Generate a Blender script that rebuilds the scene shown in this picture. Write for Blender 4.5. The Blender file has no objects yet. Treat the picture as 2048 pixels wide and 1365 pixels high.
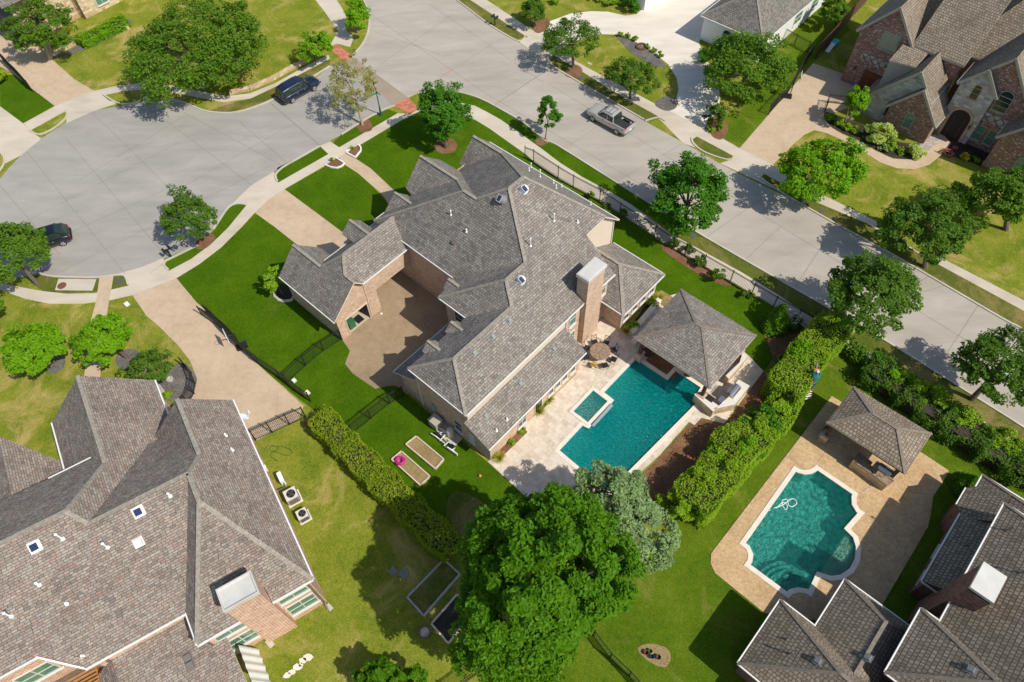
import bpy, bmesh, math, random
import numpy as np
from mathutils import Vector, Matrix
from mathutils.geometry import tessellate_polygon
C = bpy.context.scene.collection
sc = bpy.context.scene
# ---------------------------------------------------------------- camera
F_PX, TH, ROLL, H = 1432.16, math.radians(34.2577), math.radians(-2.138), 50.0
_f = Vector((0, math.sin(TH), -math.cos(TH))); _r = Vector((1, 0, 0)); _u = _r.cross(_f)
_c, _s = math.cos(ROLL), math.sin(ROLL)
CR = _c*_r + _s*_u; CU = -_s*_r + _c*_u; CF = _f
cam = bpy.data.cameras.new('camera'); co = bpy.data.objects.new('camera', cam); C.objects.link(co)
co.matrix_world = Matrix((( CR.x, CU.x, -CF.x, 0), (CR.y, CU.y, -CF.y, 0), (CR.z, CU.z, -CF.z, H), (0, 0, 0, 1)))
cam.sensor_width = 36.0; cam.lens = F_PX/2048*36.0; cam.clip_end = 3000; cam.clip_start = 0.5
sc.camera = co
# ---------------------------------------------------------------- daylight
SUN_AZ, SUN_EL = math.radians(-34.5), math.radians(49.0)
sd = Vector((math.cos(SUN_EL)*math.cos(SUN_AZ), math.cos(SUN_EL)*math.sin(SUN_AZ), math.sin(SUN_EL)))
w = bpy.data.worlds.new('World'); sc.world = w; w.use_nodes = True
nt = w.node_tree; bg = nt.nodes['Background']; sky = nt.nodes.new('ShaderNodeTexSky')
sky.sky_type = 'NISHITA'; sky.sun_disc = False; sky.sun_elevation = SUN_EL
sky.sun_rotation = math.radians(90) - SUN_AZ
nt.links.new(sky.outputs[0], bg.inputs[0]); bg.inputs[1].default_value = 0.12
sl = bpy.data.lights.new('sun', 'SUN'); sl.energy = 4.3; sl.angle = math.radians(0.5); sl.color = (1, 0.94, 0.84)
so = bpy.data.objects.new('sun', sl); C.objects.link(so); so.rotation_euler = sd.to_track_quat('Z', 'Y').to_euler()
sc.view_settings.view_transform = 'Standard'; sc.view_settings.look = 'None'
sc.view_settings.exposure = 0.1; sc.view_settings.gamma = 1.0
# ---------------------------------------------------------------- coordinates
def G(u, v, z=0.0):
    """point of the photograph (2048 px wide) at height z -> world position"""
    d = CR*((u-1024)/F_PX) - CU*((v-682.5)/F_PX) + CF
    t = (z-H)/d.z
    return Vector((d.x*t, d.y*t, z))
AN, AL = math.radians(-43.8), math.radians(-60.3)
def AB(a, b, z=0.0, ang=AN):
    return Vector((a*math.cos(ang)-b*math.sin(ang), a*math.sin(ang)+b*math.cos(ang), z))
def BLP(a, b, z=0.0): return AB(a, b, z, AL)
def axis(d, ang=AN):
    v = {'a': (1, 0), 'b': (0, 1), '-a': (-1, 0), '-b': (0, -1)}[d]
    return AB(v[0], v[1], 0, ang)
# ---------------------------------------------------------------- materials
def newmat(name):
    m = bpy.data.materials.new(name); m.use_nodes = True
    n = m.node_tree; b = n.nodes['Principled BSDF']; return m, n, b
def N(n, t, **k):
    x = n.nodes.new(t)
    for a, v in k.items():
        if a.startswith('i_'): x.inputs[int(a[2:])].default_value = v
        else: setattr(x, a, v)
    return x
def ramp(n, fac, stops):
    r = n.nodes.new('ShaderNodeValToRGB'); e = r.color_ramp.elements
    while len(e) < len(stops): e.new(0.5)
    for q, (p, c) in zip(e, stops): q.position = p; q.color = (*c, 1)
    n.links.new(fac, r.inputs[0]); return r.outputs[0]
def mix(n, fac, a, b, mode='MIX'):
    m = n.nodes.new('ShaderNodeMix'); m.data_type = 'RGBA'; m.blend_type = mode
    for i, v in ((0, fac), (6, a), (7, b)):
        if isinstance(v, (int, float)): m.inputs[i].default_value = v
        elif isinstance(v, tuple): m.inputs[i].default_value = (*v, 1)
        else: n.links.new(v, m.inputs[i])
    return m.outputs[2]
def noise(n, scale, detail=3, rough=0.5, vec=None, out=0, dist=0.0):
    x = n.nodes.new('ShaderNodeTexNoise'); x.inputs['Scale'].default_value = scale
    x.inputs['Detail'].default_value = detail; x.inputs['Roughness'].default_value = rough
    x.inputs['Distortion'].default_value = dist
    if vec is not None: n.links.new(vec, x.inputs['Vector'])
    return x.outputs[out]
def pos(n):
    g = n.nodes.new('ShaderNodeNewGeometry'); return g.outputs['Position']
def bump(n, b, h, strength=0.3, dist=0.05):
    x = n.nodes.new('ShaderNodeBump'); x.inputs['Strength'].default_value = strength
    x.inputs['Distance'].default_value = dist
    n.links.new(h, x.inputs['Height']); n.links.new(x.outputs[0], b.inputs['Normal'])
def plain(name, col, rough=0.6, metal=0.0, coat=0.0, var=0.0, vs=3.0, spec=0.5):
    m, n, b = newmat(name); b.inputs['Roughness'].default_value = rough; b.inputs['Metallic'].default_value = metal
    b.inputs['Coat Weight'].default_value = coat; b.inputs['Specular IOR Level'].default_value = spec
    if var > 0:
        f = noise(n, vs, 4, 0.6, pos(n))
        lo = tuple(c*(1-var) for c in col); hi = tuple(min(1, c*(1+var)) for c in col)
        n.links.new(ramp(n, f, [(0.3, lo), (0.7, hi)]), b.inputs['Base Color'])
    else: b.inputs['Base Color'].default_value = (*col, 1)
    return m
def ground_mat(name, cols, s1=0.25, s2=2.5, s3=14.0, rough=0.9, bs=0.0, fine=0.35, bscale=30):
    """large patches x small patches x fine grain"""
    m, n, b = newmat(name); p = pos(n); b.inputs['Roughness'].default_value = rough
    b.inputs['Specular IOR Level'].default_value = 0.2
    f1 = noise(n, s1, 4, 0.6, p, dist=0.6); f2 = noise(n, s2, 4, 0.65, p); f3 = noise(n, s3, 3, 0.7, p)
    c1 = ramp(n, f1, [(0.32, cols[0]), (0.5, cols[1]), (0.68, cols[2])])
    c2 = ramp(n, f2, [(0.3, cols[0]), (0.5, cols[1]), (0.72, cols[2])])
    c = mix(n, 0.5, c1, c2)
    g = ramp(n, f3, [(0.25, (1-fine,)*3), (0.75, (1+fine,)*3)])
    c = mix(n, 1.0, c, g, 'MULTIPLY')
    n.links.new(c, b.inputs['Base Color'])
    if bs > 0: bump(n, b, noise(n, bscale, 3, 0.7, p), bs, 0.04)
    return m
def grass_mat(name, cols, dry, dryamt):
    m, n, b = newmat(name); p = pos(n); b.inputs['Roughness'].default_value = 1.0
    b.inputs['Specular IOR Level'].default_value = 0.03
    c = ramp(n, noise(n, 0.35, 5, 0.65, p, dist=0.4), [(0.32, cols[0]), (0.5, cols[1]), (0.68, cols[2])])
    c = mix(n, 0.45, c, ramp(n, noise(n, 3.2, 4, 0.7, p), [(0.3, cols[0]), (0.7, cols[2])]))
    d1 = ramp(n, noise(n, 0.22, 5, 0.72, p, dist=0.8), [(0.62-dryamt, (0, 0, 0)), (0.78-dryamt, (0.8,)*3)])
    c = mix(n, d1, c, dry)
    # blades: fine stretched streaks
    mp = n.nodes.new('ShaderNodeMapping'); mp.inputs['Rotation'].default_value = (0, 0, 0.6); mp.inputs['Scale'].default_value = (1, 2.2, 1)
    n.links.new(p, mp.inputs['Vector'])
    f = noise(n, 7.5, 6, 0.85, mp.outputs[0])
    c = mix(n, 1.0, c, ramp(n, f, [(0.36, (0.5,)*3), (0.5, (0.95,)*3), (0.64, (1.5,)*3)]), 'MULTIPLY')
    n.links.new(c, b.inputs['Base Color']); bump(n, b, f, 0.7, 0.08)
    return m
def uvnode(n, rot=0.0):
    u = n.nodes.new('ShaderNodeUVMap'); u.uv_map = 'UVMap'; return u.outputs[0]
def shingle_mat(name, stops, bw=0.36, rh=0.2, gap=0.014, gapcol=(0.03, 0.028, 0.026), jit=0.05):
    m, n, b = newmat(name); b.inputs['Roughness'].default_value = 0.9; b.inputs['Specular IOR Level'].default_value = 0.25
    u = uvnode(n)
    # wobble the coordinates a little so that the tabs are of uneven width
    nz = noise(n, 2.2, 2, 0.5, u, out=1)
    sub = N(n, 'ShaderNodeVectorMath', operation='SUBTRACT'); n.links.new(nz, sub.inputs[0]); sub.inputs[1].default_value = (0.5, 0.5, 0.5)
    mul = N(n, 'ShaderNodeVectorMath', operation='MULTIPLY'); n.links.new(sub.outputs[0], mul.inputs[0]); mul.inputs[1].default_value = (jit*6, jit*0.6, 0)
    add = N(n, 'ShaderNodeVectorMath', operation='ADD'); n.links.new(u, add.inputs[0]); n.links.new(mul.outputs[0], add.inputs[1])
    t = n.nodes.new('ShaderNodeTexBrick'); n.links.new(add.outputs[0], t.inputs['Vector'])
    t.inputs['Color1'].default_value = (0, 0, 0, 1); t.inputs['Color2'].default_value = (1, 1, 1, 1); t.inputs['Mortar'].default_value = (0.5, 0.5, 0.5, 1)
    t.inputs['Scale'].default_value = 1.0; t.inputs['Brick Width'].default_value = bw; t.inputs['Row Height'].default_value = rh
    t.inputs['Mortar Size'].default_value = gap; t.inputs['Mortar Smooth'].default_value = 0.3; t.offset = 0.37; t.offset_frequency = 2; t.squash = 0.8; t.squash_frequency = 3
    c = ramp(n, t.outputs['Color'], stops)
    c = mix(n, 1.0, c, ramp(n, noise(n, 0.45, 4, 0.6, pos(n)), [(0.3, (0.84,)*3), (0.7, (1.12,)*3)]), 'MULTIPLY')
    c = mix(n, 1.0, c, ramp(n, noise(n, 25, 3, 0.8, pos(n)), [(0.3, (0.8,)*3), (0.7, (1.2,)*3)]), 'MULTIPLY')
    c = mix(n, t.outputs['Fac'], c, gapcol)
    n.links.new(c, b.inputs['Base Color'])
    bump(n, b, t.outputs['Color'], 0.35, 0.02)
    return m
def brick_mat(name, stops, mortar, bw=0.24, rh=0.085, gap=0.012, big=0.0):
    m, n, b = newmat(name); b.inputs['Roughness'].default_value = 0.9; b.inputs['Specular IOR Level'].default_value = 0.2
    t = n.nodes.new('ShaderNodeTexBrick'); n.links.new(uvnode(n), t.inputs['Vector'])
    t.inputs['Color1'].default_value = (0, 0, 0, 1); t.inputs['Color2'].default_value = (1, 1, 1, 1); t.inputs['Mortar'].default_value = (0.5,)*3+(1,)
    t.inputs['Scale'].default_value = 1.0; t.inputs['Brick Width'].default_value = bw; t.inputs['Row Height'].default_value = rh
    t.inputs['Mortar Size'].default_value = gap; t.inputs['Mortar Smooth'].default_value = 0.2
    c = ramp(n, t.outputs['Color'], stops)
    c = mix(n, 1.0, c, ramp(n, noise(n, 1.3, 5, 0.7, pos(n)), [(0.3, (0.78,)*3), (0.7, (1.2,)*3)]), 'MULTIPLY')
    c = mix(n, t.outputs['Fac'], c, mortar)
    n.links.new(c, b.inputs['Base Color']); bump(n, b, t.outputs['Fac'], -0.4, 0.01)
    return m
def concrete_mat(name, lo, mid, hi, joint=0.0):
    m, n, b = newmat(name); p = pos(n); b.inputs['Roughness'].default_value = 0.85; b.inputs['Specular IOR Level'].default_value = 0.3
    mp = n.nodes.new('ShaderNodeMapping'); mp.inputs['Rotation'].default_value = (0, 0, 0.76); mp.inputs['Scale'].default_value = (0.35, 1.2, 1)
    n.links.new(p, mp.inputs['Vector'])
    c = ramp(n, noise(n, 0.5, 6, 0.62, mp.outputs[0], dist=0.5), [(0.3, lo), (0.5, mid), (0.7, hi)])
    c = mix(n, 1.0, c, ramp(n, noise(n, 0.12, 3, 0.5, p), [(0.3, (0.93,)*3), (0.7, (1.05,)*3)]), 'MULTIPLY')
    c = mix(n, 1.0, c, ramp(n, noise(n, 9, 5, 0.8, p), [(0.3, (0.92,)*3), (0.7, (1.07,)*3)]), 'MULTIPLY')
    st = ramp(n, noise(n, 0.9, 6, 0.75, p, dist=1.5), [(0.66, (0, 0, 0)), (0.78, (0.35,)*3)])
    c = mix(n, st, c, tuple(x*0.55 for x in lo))
    n.links.new(c, b.inputs['Base Color']); bump(n, b, noise(n, 40, 3, 0.7, p), 0.08, 0.01)
    return m
M = {}
M['road'] = concrete_mat('road_concrete', (0.34, 0.305, 0.255), (0.395, 0.355, 0.30), (0.44, 0.40, 0.345))
M['court'] = concrete_mat('court_concrete', (0.29, 0.275, 0.245), (0.335, 0.315, 0.28), (0.38, 0.355, 0.315))
M['walk'] = concrete_mat('walk_concrete', (0.46, 0.40, 0.31), (0.54, 0.47, 0.375), (0.60, 0.53, 0.43))
M['white_drive'] = concrete_mat('pale_drive_concrete', (0.60, 0.54, 0.45), (0.68, 0.615, 0.52), (0.74, 0.68, 0.59))
M['kerb'] = concrete_mat('kerb_concrete', (0.42, 0.38, 0.31), (0.50, 0.455, 0.375), (0.56, 0.51, 0.43))
M['aggregate'] = ground_mat('exposed_aggregate', ((0.42, 0.31, 0.205), (0.505, 0.385, 0.265), (0.57, 0.445, 0.315)), 0.3, 1.8, 16, fine=0.2, bs=0.1)
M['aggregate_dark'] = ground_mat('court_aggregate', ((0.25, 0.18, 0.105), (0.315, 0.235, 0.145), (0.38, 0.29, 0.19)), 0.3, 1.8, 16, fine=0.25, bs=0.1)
M['joint'] = plain('joint_filler', (0.20, 0.185, 0.16), 0.95, var=0.3, vs=4)
M['mulch'] = ground_mat('brown_mulch', ((0.12, 0.058, 0.028), (0.20, 0.10, 0.05), (0.29, 0.16, 0.085)), 0.8, 5, 14, fine=0.6, bs=0.8)
M['gravel'] = ground_mat('dark_gravel', ((0.09, 0.08, 0.075), (0.15, 0.135, 0.125), (0.22, 0.20, 0.18)), 0.8, 5, 12, fine=0.7, bs=0.8)
M['soil'] = ground_mat('dark_soil', ((0.025, 0.02, 0.016), (0.045, 0.035, 0.028), (0.08, 0.06, 0.045)), 0.8, 5, 12, fine=0.5, bs=0.5)
M['river_rock'] = ground_mat('river_rock', ((0.25, 0.22, 0.19), (0.38, 0.35, 0.31), (0.6, 0.56, 0.5)), 2, 5, 9, fine=0.6, bs=0.8)
M['brick_paver'] = brick_mat('red_pavers', [(0.2, (0.42, 0.13, 0.075)), (0.8, (0.56, 0.20, 0.115))], (0.36, 0.2, 0.15), 0.4, 0.2)
M['crosswalk'] = ground_mat('brown_stamped', ((0.26, 0.205, 0.15), (0.31, 0.245, 0.185), (0.36, 0.29, 0.22)), 0.3, 3, 12, fine=0.15)
G_LUSH = ((0.036, 0.088, 0.002), (0.056, 0.124, 0.003), (0.092, 0.165, 0.007))
M['lawn'] = grass_mat('lush_lawn', G_LUSH, (0.15, 0.15, 0.03), 0.0)
M['verge'] = grass_mat('verge_grass', ((0.06, 0.095, 0.014), (0.11, 0.135, 0.022), (0.17, 0.165, 0.035)), (0.29, 0.215, 0.085), 0.12)
M['grass'] = grass_mat('yellowing_grass', ((0.085, 0.145, 0.008), (0.19, 0.225, 0.020), (0.29, 0.285, 0.045)), (0.46, 0.34, 0.12), 0.12)
M['grass2'] = grass_mat('green_grass', ((0.05, 0.105, 0.004), (0.092, 0.158, 0.008), (0.145, 0.20, 0.016)), (0.27, 0.22, 0.06), 0.05)
M['straw'] = grass_mat('straw_patch', ((0.24, 0.17, 0.075), (0.32, 0.235, 0.11), (0.4, 0.3, 0.16)), (0.16, 0.14, 0.05), 0.05)
m, n, b = newmat('travertine'); p = pos(n); b.inputs['Roughness'].default_value = 0.7
mp = n.nodes.new('ShaderNodeMapping'); mp.inputs['Rotation'].default_value = (0, 0, -AN); n.links.new(p, mp.inputs['Vector'])
t = n.nodes.new('ShaderNodeTexBrick'); n.links.new(mp.outputs[0], t.inputs['Vector']); t.inputs['Scale'].default_value = 1
t.inputs['Color1'].default_value = (0, 0, 0, 1); t.inputs['Color2'].default_value = (1, 1, 1, 1); t.inputs['Mortar'].default_value = (0.3,)*3+(1,)
t.inputs['Brick Width'].default_value = 0.61; t.inputs['Row Height'].default_value = 0.41; t.inputs['Mortar Size'].default_value = 0.006; t.squash = 0.67; t.squash_frequency = 3
c = ramp(n, t.outputs['Color'], [(0.1, (0.56, 0.46, 0.355)), (0.35, (0.63, 0.53, 0.42)), (0.7, (0.68, 0.585, 0.47)), (1.0, (0.65, 0.56, 0.455))])
c = mix(n, 1.0, c, ramp(n, noise(n, 2.2, 5, 0.7, p), [(0.3, (0.8,)*3), (0.7, (1.12,)*3)]), 'MULTIPLY'); c = mix(n, t.outputs['Fac'], c, (0.42, 0.34, 0.26))
n.links.new(c, b.inputs['Base Color']); M['travertine'] = m
M['coping'] = plain('pale_coping', (0.74, 0.65, 0.54), 0.7, var=0.08, vs=2)
M['stamped'] = ground_mat('tan_stamped_concrete', ((0.40, 0.26, 0.13), (0.50, 0.34, 0.18), (0.59, 0.43, 0.25)), 0.5, 3.0, 7, fine=0.28, bs=0.15)
M['sh_main'] = shingle_mat('grey_brown_shingle', [(0.0, (0.175, 0.157, 0.137)), (0.22, (0.225, 0.20, 0.175)), (0.45, (0.265, 0.24, 0.208)), (0.62, (0.225, 0.185, 0.16)), (0.8, (0.305, 0.28, 0.238)), (1.0, (0.255, 0.245, 0.22))], 0.34, 0.19)
M['sh_left'] = shingle_mat('pink_brown_shingle', [(0.0, (0.19, 0.155, 0.13)), (0.22, (0.25, 0.21, 0.178)), (0.45, (0.295, 0.25, 0.21)), (0.62, (0.265, 0.185, 0.148)), (0.8, (0.345, 0.295, 0.24)), (1.0, (0.29, 0.26, 0.228))], 0.33, 0.16, gapcol=(0.05, 0.044, 0.04))
M['sh_tan'] = shingle_mat('tan_shingle', [(0.0, (0.19, 0.153, 0.11)), (0.3, (0.25, 0.203, 0.15)), (0.6, (0.285, 0.235, 0.175)), (1.0, (0.32, 0.265, 0.20))], 0.26, 0.26, 0.03, gapcol=(0.09, 0.075, 0.055), jit=0.02)
M['sh_grey'] = shingle_mat('grey_shingle', [(0.0, (0.15, 0.135, 0.115)), (0.3, (0.19, 0.175, 0.15)), (0.6, (0.225, 0.205, 0.178)), (1.0, (0.265, 0.245, 0.215))], 0.3, 0.2, 0.02, gapcol=(0.06, 0.055, 0.05), jit=0.03)
M['sh_cap'] = plain('ridge_shingle', (0.28, 0.25, 0.205), 0.9, var=0.3, vs=5)
M['sh_cap_dark'] = plain('ridge_shingle_dark', (0.20, 0.168, 0.132), 0.9, var=0.25, vs=5)
M['br_main'] = brick_mat('tan_pink_brick', [(0.0, (0.37, 0.22, 0.145)), (0.3, (0.50, 0.335, 0.225)), (0.55, (0.58, 0.42, 0.295)), (0.8, (0.46, 0.28, 0.185)), (1.0, (0.66, 0.51, 0.385))], (0.58, 0.46, 0.345))
M['br_red'] = brick_mat('red_brick', [(0.0, (0.28, 0.10, 0.055)), (0.5, (0.48, 0.21, 0.12)), (1.0, (0.62, 0.36, 0.24))], (0.72, 0.58, 0.46), 0.32, 0.14, 0.026)
M['br_dark'] = brick_mat('maroon_brick', [(0.0, (0.13, 0.05, 0.04)), (0.5, (0.22, 0.09, 0.065)), (1.0, (0.30, 0.16, 0.12))], (0.2, 0.14, 0.12))
M['br_mix'] = brick_mat('mottled_brick', [(0.0, (0.12, 0.055, 0.035)), (0.4, (0.30, 0.13, 0.085)), (0.7, (0.40, 0.21, 0.15)), (0.9, (0.36, 0.22, 0.17)), (1.0, (0.72, 0.66, 0.6))], (0.33, 0.24, 0.2))
M['stone'] = brick_mat('pale_stone', [(0.0, (0.34, 0.31, 0.27)), (0.5, (0.50, 0.47, 0.42)), (1.0, (0.62, 0.59, 0.54))], (0.44, 0.41, 0.37), 0.5, 0.3, 0.02)
M['stone_tan'] = brick_mat('tan_stone', [(0.0, (0.42, 0.29, 0.15)), (0.5, (0.60, 0.46, 0.28)), (1.0, (0.70, 0.60, 0.44))], (0.5, 0.40, 0.28), 0.5, 0.28, 0.025)
M['cream'] = plain('cream_paint', (0.66, 0.55, 0.44), 0.7, var=0.04, vs=1)
M['trim_grey'] = plain('grey_beige_trim', (0.42, 0.38, 0.31), 0.6)
M['white'] = plain('white_paint', (0.78, 0.78, 0.76), 0.55, var=0.03)
M['gutter'] = plain('white_gutter', (0.76, 0.75, 0.72), 0.4)
M['gut_dark'] = plain('dark_gutter', (0.16, 0.14, 0.12), 0.5)
M['copper'] = plain('dark_bronze', (0.10, 0.065, 0.05), 0.5, 0.3)
M['iron'] = plain('black_iron', (0.018, 0.018, 0.02), 0.5)
M['glass'] = plain('window_glass', (0.02, 0.035, 0.03), 0.04, spec=0.9)
M['glass_green'] = plain('green_tinted_glass', (0.10, 0.22, 0.16), 0.05, spec=0.9)
M['frame'] = plain('window_frame', (0.62, 0.60, 0.55), 0.5)
M['metal'] = plain('galvanised', (0.21, 0.215, 0.215), 0.6, 0.0)
M['steel'] = plain('stainless', (0.5, 0.52, 0.55), 0.25, 0.9)
M['chim_cap'] = plain('chimney_cap_metal', (0.62, 0.60, 0.55), 0.5, 0.15, var=0.08, vs=1.5)
M['wood'] = plain('orange_timber', (0.42, 0.19, 0.06), 0.6, var=0.25, vs=6)
M['wood_dark'] = plain('dark_timber', (0.07, 0.03, 0.018), 0.6, var=0.3, vs=6)
M['wood_pale'] = plain('weathered_timber', (0.62, 0.50, 0.38), 0.75, var=0.2, vs=6)
M['wood_grey'] = plain('grey_timber', (0.38, 0.36, 0.33), 0.8, var=0.25, vs=6)
M['wood_red'] = plain('stained_cedar_door', (0.17, 0.045, 0.02), 0.45, var=0.35, vs=4)
M['fence_wood'] = plain('brown_fence_boards', (0.10, 0.045, 0.03), 0.8, var=0.3, vs=5)
M['granite'] = plain('pale_granite', (0.68, 0.62, 0.54), 0.25, var=0.25, vs=14)
M['table_stone'] = plain('mottled_slate', (0.26, 0.185, 0.12), 0.5, var=0.45, vs=6)
M['bark'] = plain('bark', (0.13, 0.10, 0.075), 0.9, var=0.3, vs=8)
M['bark_pale'] = plain('pale_bark', (0.34, 0.27, 0.20), 0.85, var=0.25, vs=8)
M['black'] = plain('matte_black', (0.012, 0.012, 0.013), 0.6)
M['rubber'] = plain('tyre_rubber', (0.018, 0.018, 0.018), 0.8)
M['panel'] = plain('solar_cell', (0.02, 0.035, 0.09), 0.15, spec=0.8)
M['beige_plastic'] = plain('beige_plastic', (0.42, 0.38, 0.31), 0.5)
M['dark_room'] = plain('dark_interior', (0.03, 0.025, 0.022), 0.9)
M['floor_pale'] = plain('garage_floor', (0.5, 0.42, 0.3), 0.7, var=0.08)
def leaf_mat(name, lo, hi, tr=0.35):
    m, n, b = newmat(name); b.inputs['Roughness'].default_value = 0.6; b.inputs['Specular IOR Level'].default_value = 0.15
    f = noise(n, 0.9, 4, 0.7, pos(n)); f2 = noise(n, 7, 2, 0.5, pos(n))
    c = mix(n, 0.5, ramp(n, f, [(0.3, lo), (0.7, hi)]), ramp(n, f2, [(0.3, lo), (0.7, hi)]))
    n.links.new(c, b.inputs['Base Color'])
    t = n.nodes.new('ShaderNodeBsdfTranslucent'); mx = n.nodes.new('ShaderNodeMixShader'); mx.inputs[0].default_value = tr
    n.links.new(mix(n, 1.0, c, (1.5, 1.5, 0.6), 'MULTIPLY'), t.inputs[0])
    n.links.new(b.outputs[0], mx.inputs[1]); n.links.new(t.outputs[0], mx.inputs[2])
    n.links.new(mx.outputs[0], n.nodes['Material Output'].inputs[0]); return m
L = {}
L['oak'] = leaf_mat('oak_leaves', (0.066, 0.141, 0.009), (0.145, 0.274, 0.018))
L['live'] = leaf_mat('live_oak_leaves', (0.050, 0.116, 0.010), (0.130, 0.249, 0.021))
L['bright'] = leaf_mat('bright_leaves', (0.109, 0.265, 0.005), (0.217, 0.430, 0.009))
L['deep'] = leaf_mat('deep_green_leaves', (0.040, 0.141, 0.007), (0.094, 0.265, 0.015))
L['big'] = leaf_mat('pecan_leaves', (0.043, 0.142, 0.003), (0.125, 0.284, 0.006))
L['blue'] = leaf_mat('blue_green_needles', (0.128, 0.203, 0.074), (0.274, 0.389, 0.146), 0.15)
L['hedge'] = leaf_mat('hedge_leaves', (0.128, 0.228, 0.010), (0.302, 0.456, 0.016))
L['photinia'] = leaf_mat('photinia_leaves', (0.094, 0.194, 0.008), (0.325, 0.389, 0.019))
L['lime'] = leaf_mat('lime_leaves', (0.145, 0.281, 0.009), (0.290, 0.447, 0.018))
L['sparse'] = leaf_mat('budding_leaves', (0.172, 0.186, 0.044), (0.377, 0.355, 0.098))
L['pale'] = leaf_mat('variegated_leaves', (0.274, 0.372, 0.088), (0.616, 0.710, 0.195))
L['conifer'] = leaf_mat('arborvitae_foliage', (0.050, 0.141, 0.006), (0.145, 0.298, 0.010))
L['grassy'] = leaf_mat('grassy_blades', (0.309, 0.338, 0.049), (0.582, 0.541, 0.117))
L['pink'] = leaf_mat('pink_petals', (0.6, 0.04, 0.14), (0.75, 0.1, 0.25), 0.2)
L['yellow'] = leaf_mat('yellow_leaves', (0.45, 0.38, 0.02), (0.6, 0.5, 0.05), 0.2)
L['white'] = leaf_mat('white_petals', (0.6, 0.5, 0.42), (0.8, 0.75, 0.7), 0.2)
# water: tinted, gently rippled, the light passes into the basin
def water_mat(name, tint, tr, sc1, bs, df):
    m, n, b = newmat(name); n.nodes.remove(b)
    tb = n.nodes.new('ShaderNodeBsdfTransparent'); tb.inputs[0].default_value = (*tr, 1)
    gb = n.nodes.new('ShaderNodeBsdfGlossy'); gb.inputs[0].default_value = (1, 1, 1, 1); gb.inputs['Roughness'].default_value = 0.06
    db = n.nodes.new('ShaderNodeBsdfDiffuse'); db.inputs[0].default_value = (*tint, 1)
    p = pos(n); f = noise(n, sc1, 4, 0.6, p, dist=0.8)
    bp = n.nodes.new('ShaderNodeBump'); bp.inputs['Strength'].default_value = 1.0; bp.inputs['Distance'].default_value = bs
    n.links.new(f, bp.inputs['Height'])
    fr = n.nodes.new('ShaderNodeFresnel'); fr.inputs[0].default_value = 1.33
    for q in (gb, db, fr): n.links.new(bp.outputs[0], q.inputs['Normal'])
    m1 = n.nodes.new('ShaderNodeMixShader'); m1.inputs[0].default_value = df
    n.links.new(tb.outputs[0], m1.inputs[1]); n.links.new(db.outputs[0], m1.inputs[2])
    m2 = n.nodes.new('ShaderNodeMixShader'); n.links.new(fr.outputs[0], m2.inputs[0]); n.links.new(m1.outputs[0], m2.inputs[1]); n.links.new(gb.outputs[0], m2.inputs[2])
    n.links.new(m2.outputs[0], n.nodes['Material Output'].inputs[0]); return m
M['water1'] = water_mat('pool_water', (0.0, 0.40, 0.37), (0.35, 0.92, 0.90), 5.0, 0.5, 0.55)
M['water2'] = water_mat('pool_water_pale', (0.02, 0.34, 0.28), (0.66, 0.94, 0.90), 2.6, 0.5, 0.2)
M['plaster1'] = plain('teal_plaster', (0.04, 0.40, 0.42), 0.8, var=0.3, vs=3.5)
M['plaster2'] = plain('pale_teal_plaster', (0.13, 0.50, 0.44), 0.8, var=0.45, vs=2.2)
M['shelf_pl'] = plain('sandy_plaster', (0.50, 0.47, 0.38), 0.8, var=0.2, vs=6)
M['tile'] = plain('blue_grey_tile', (0.28, 0.36, 0.40), 0.3, var=0.2, vs=9)
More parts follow.
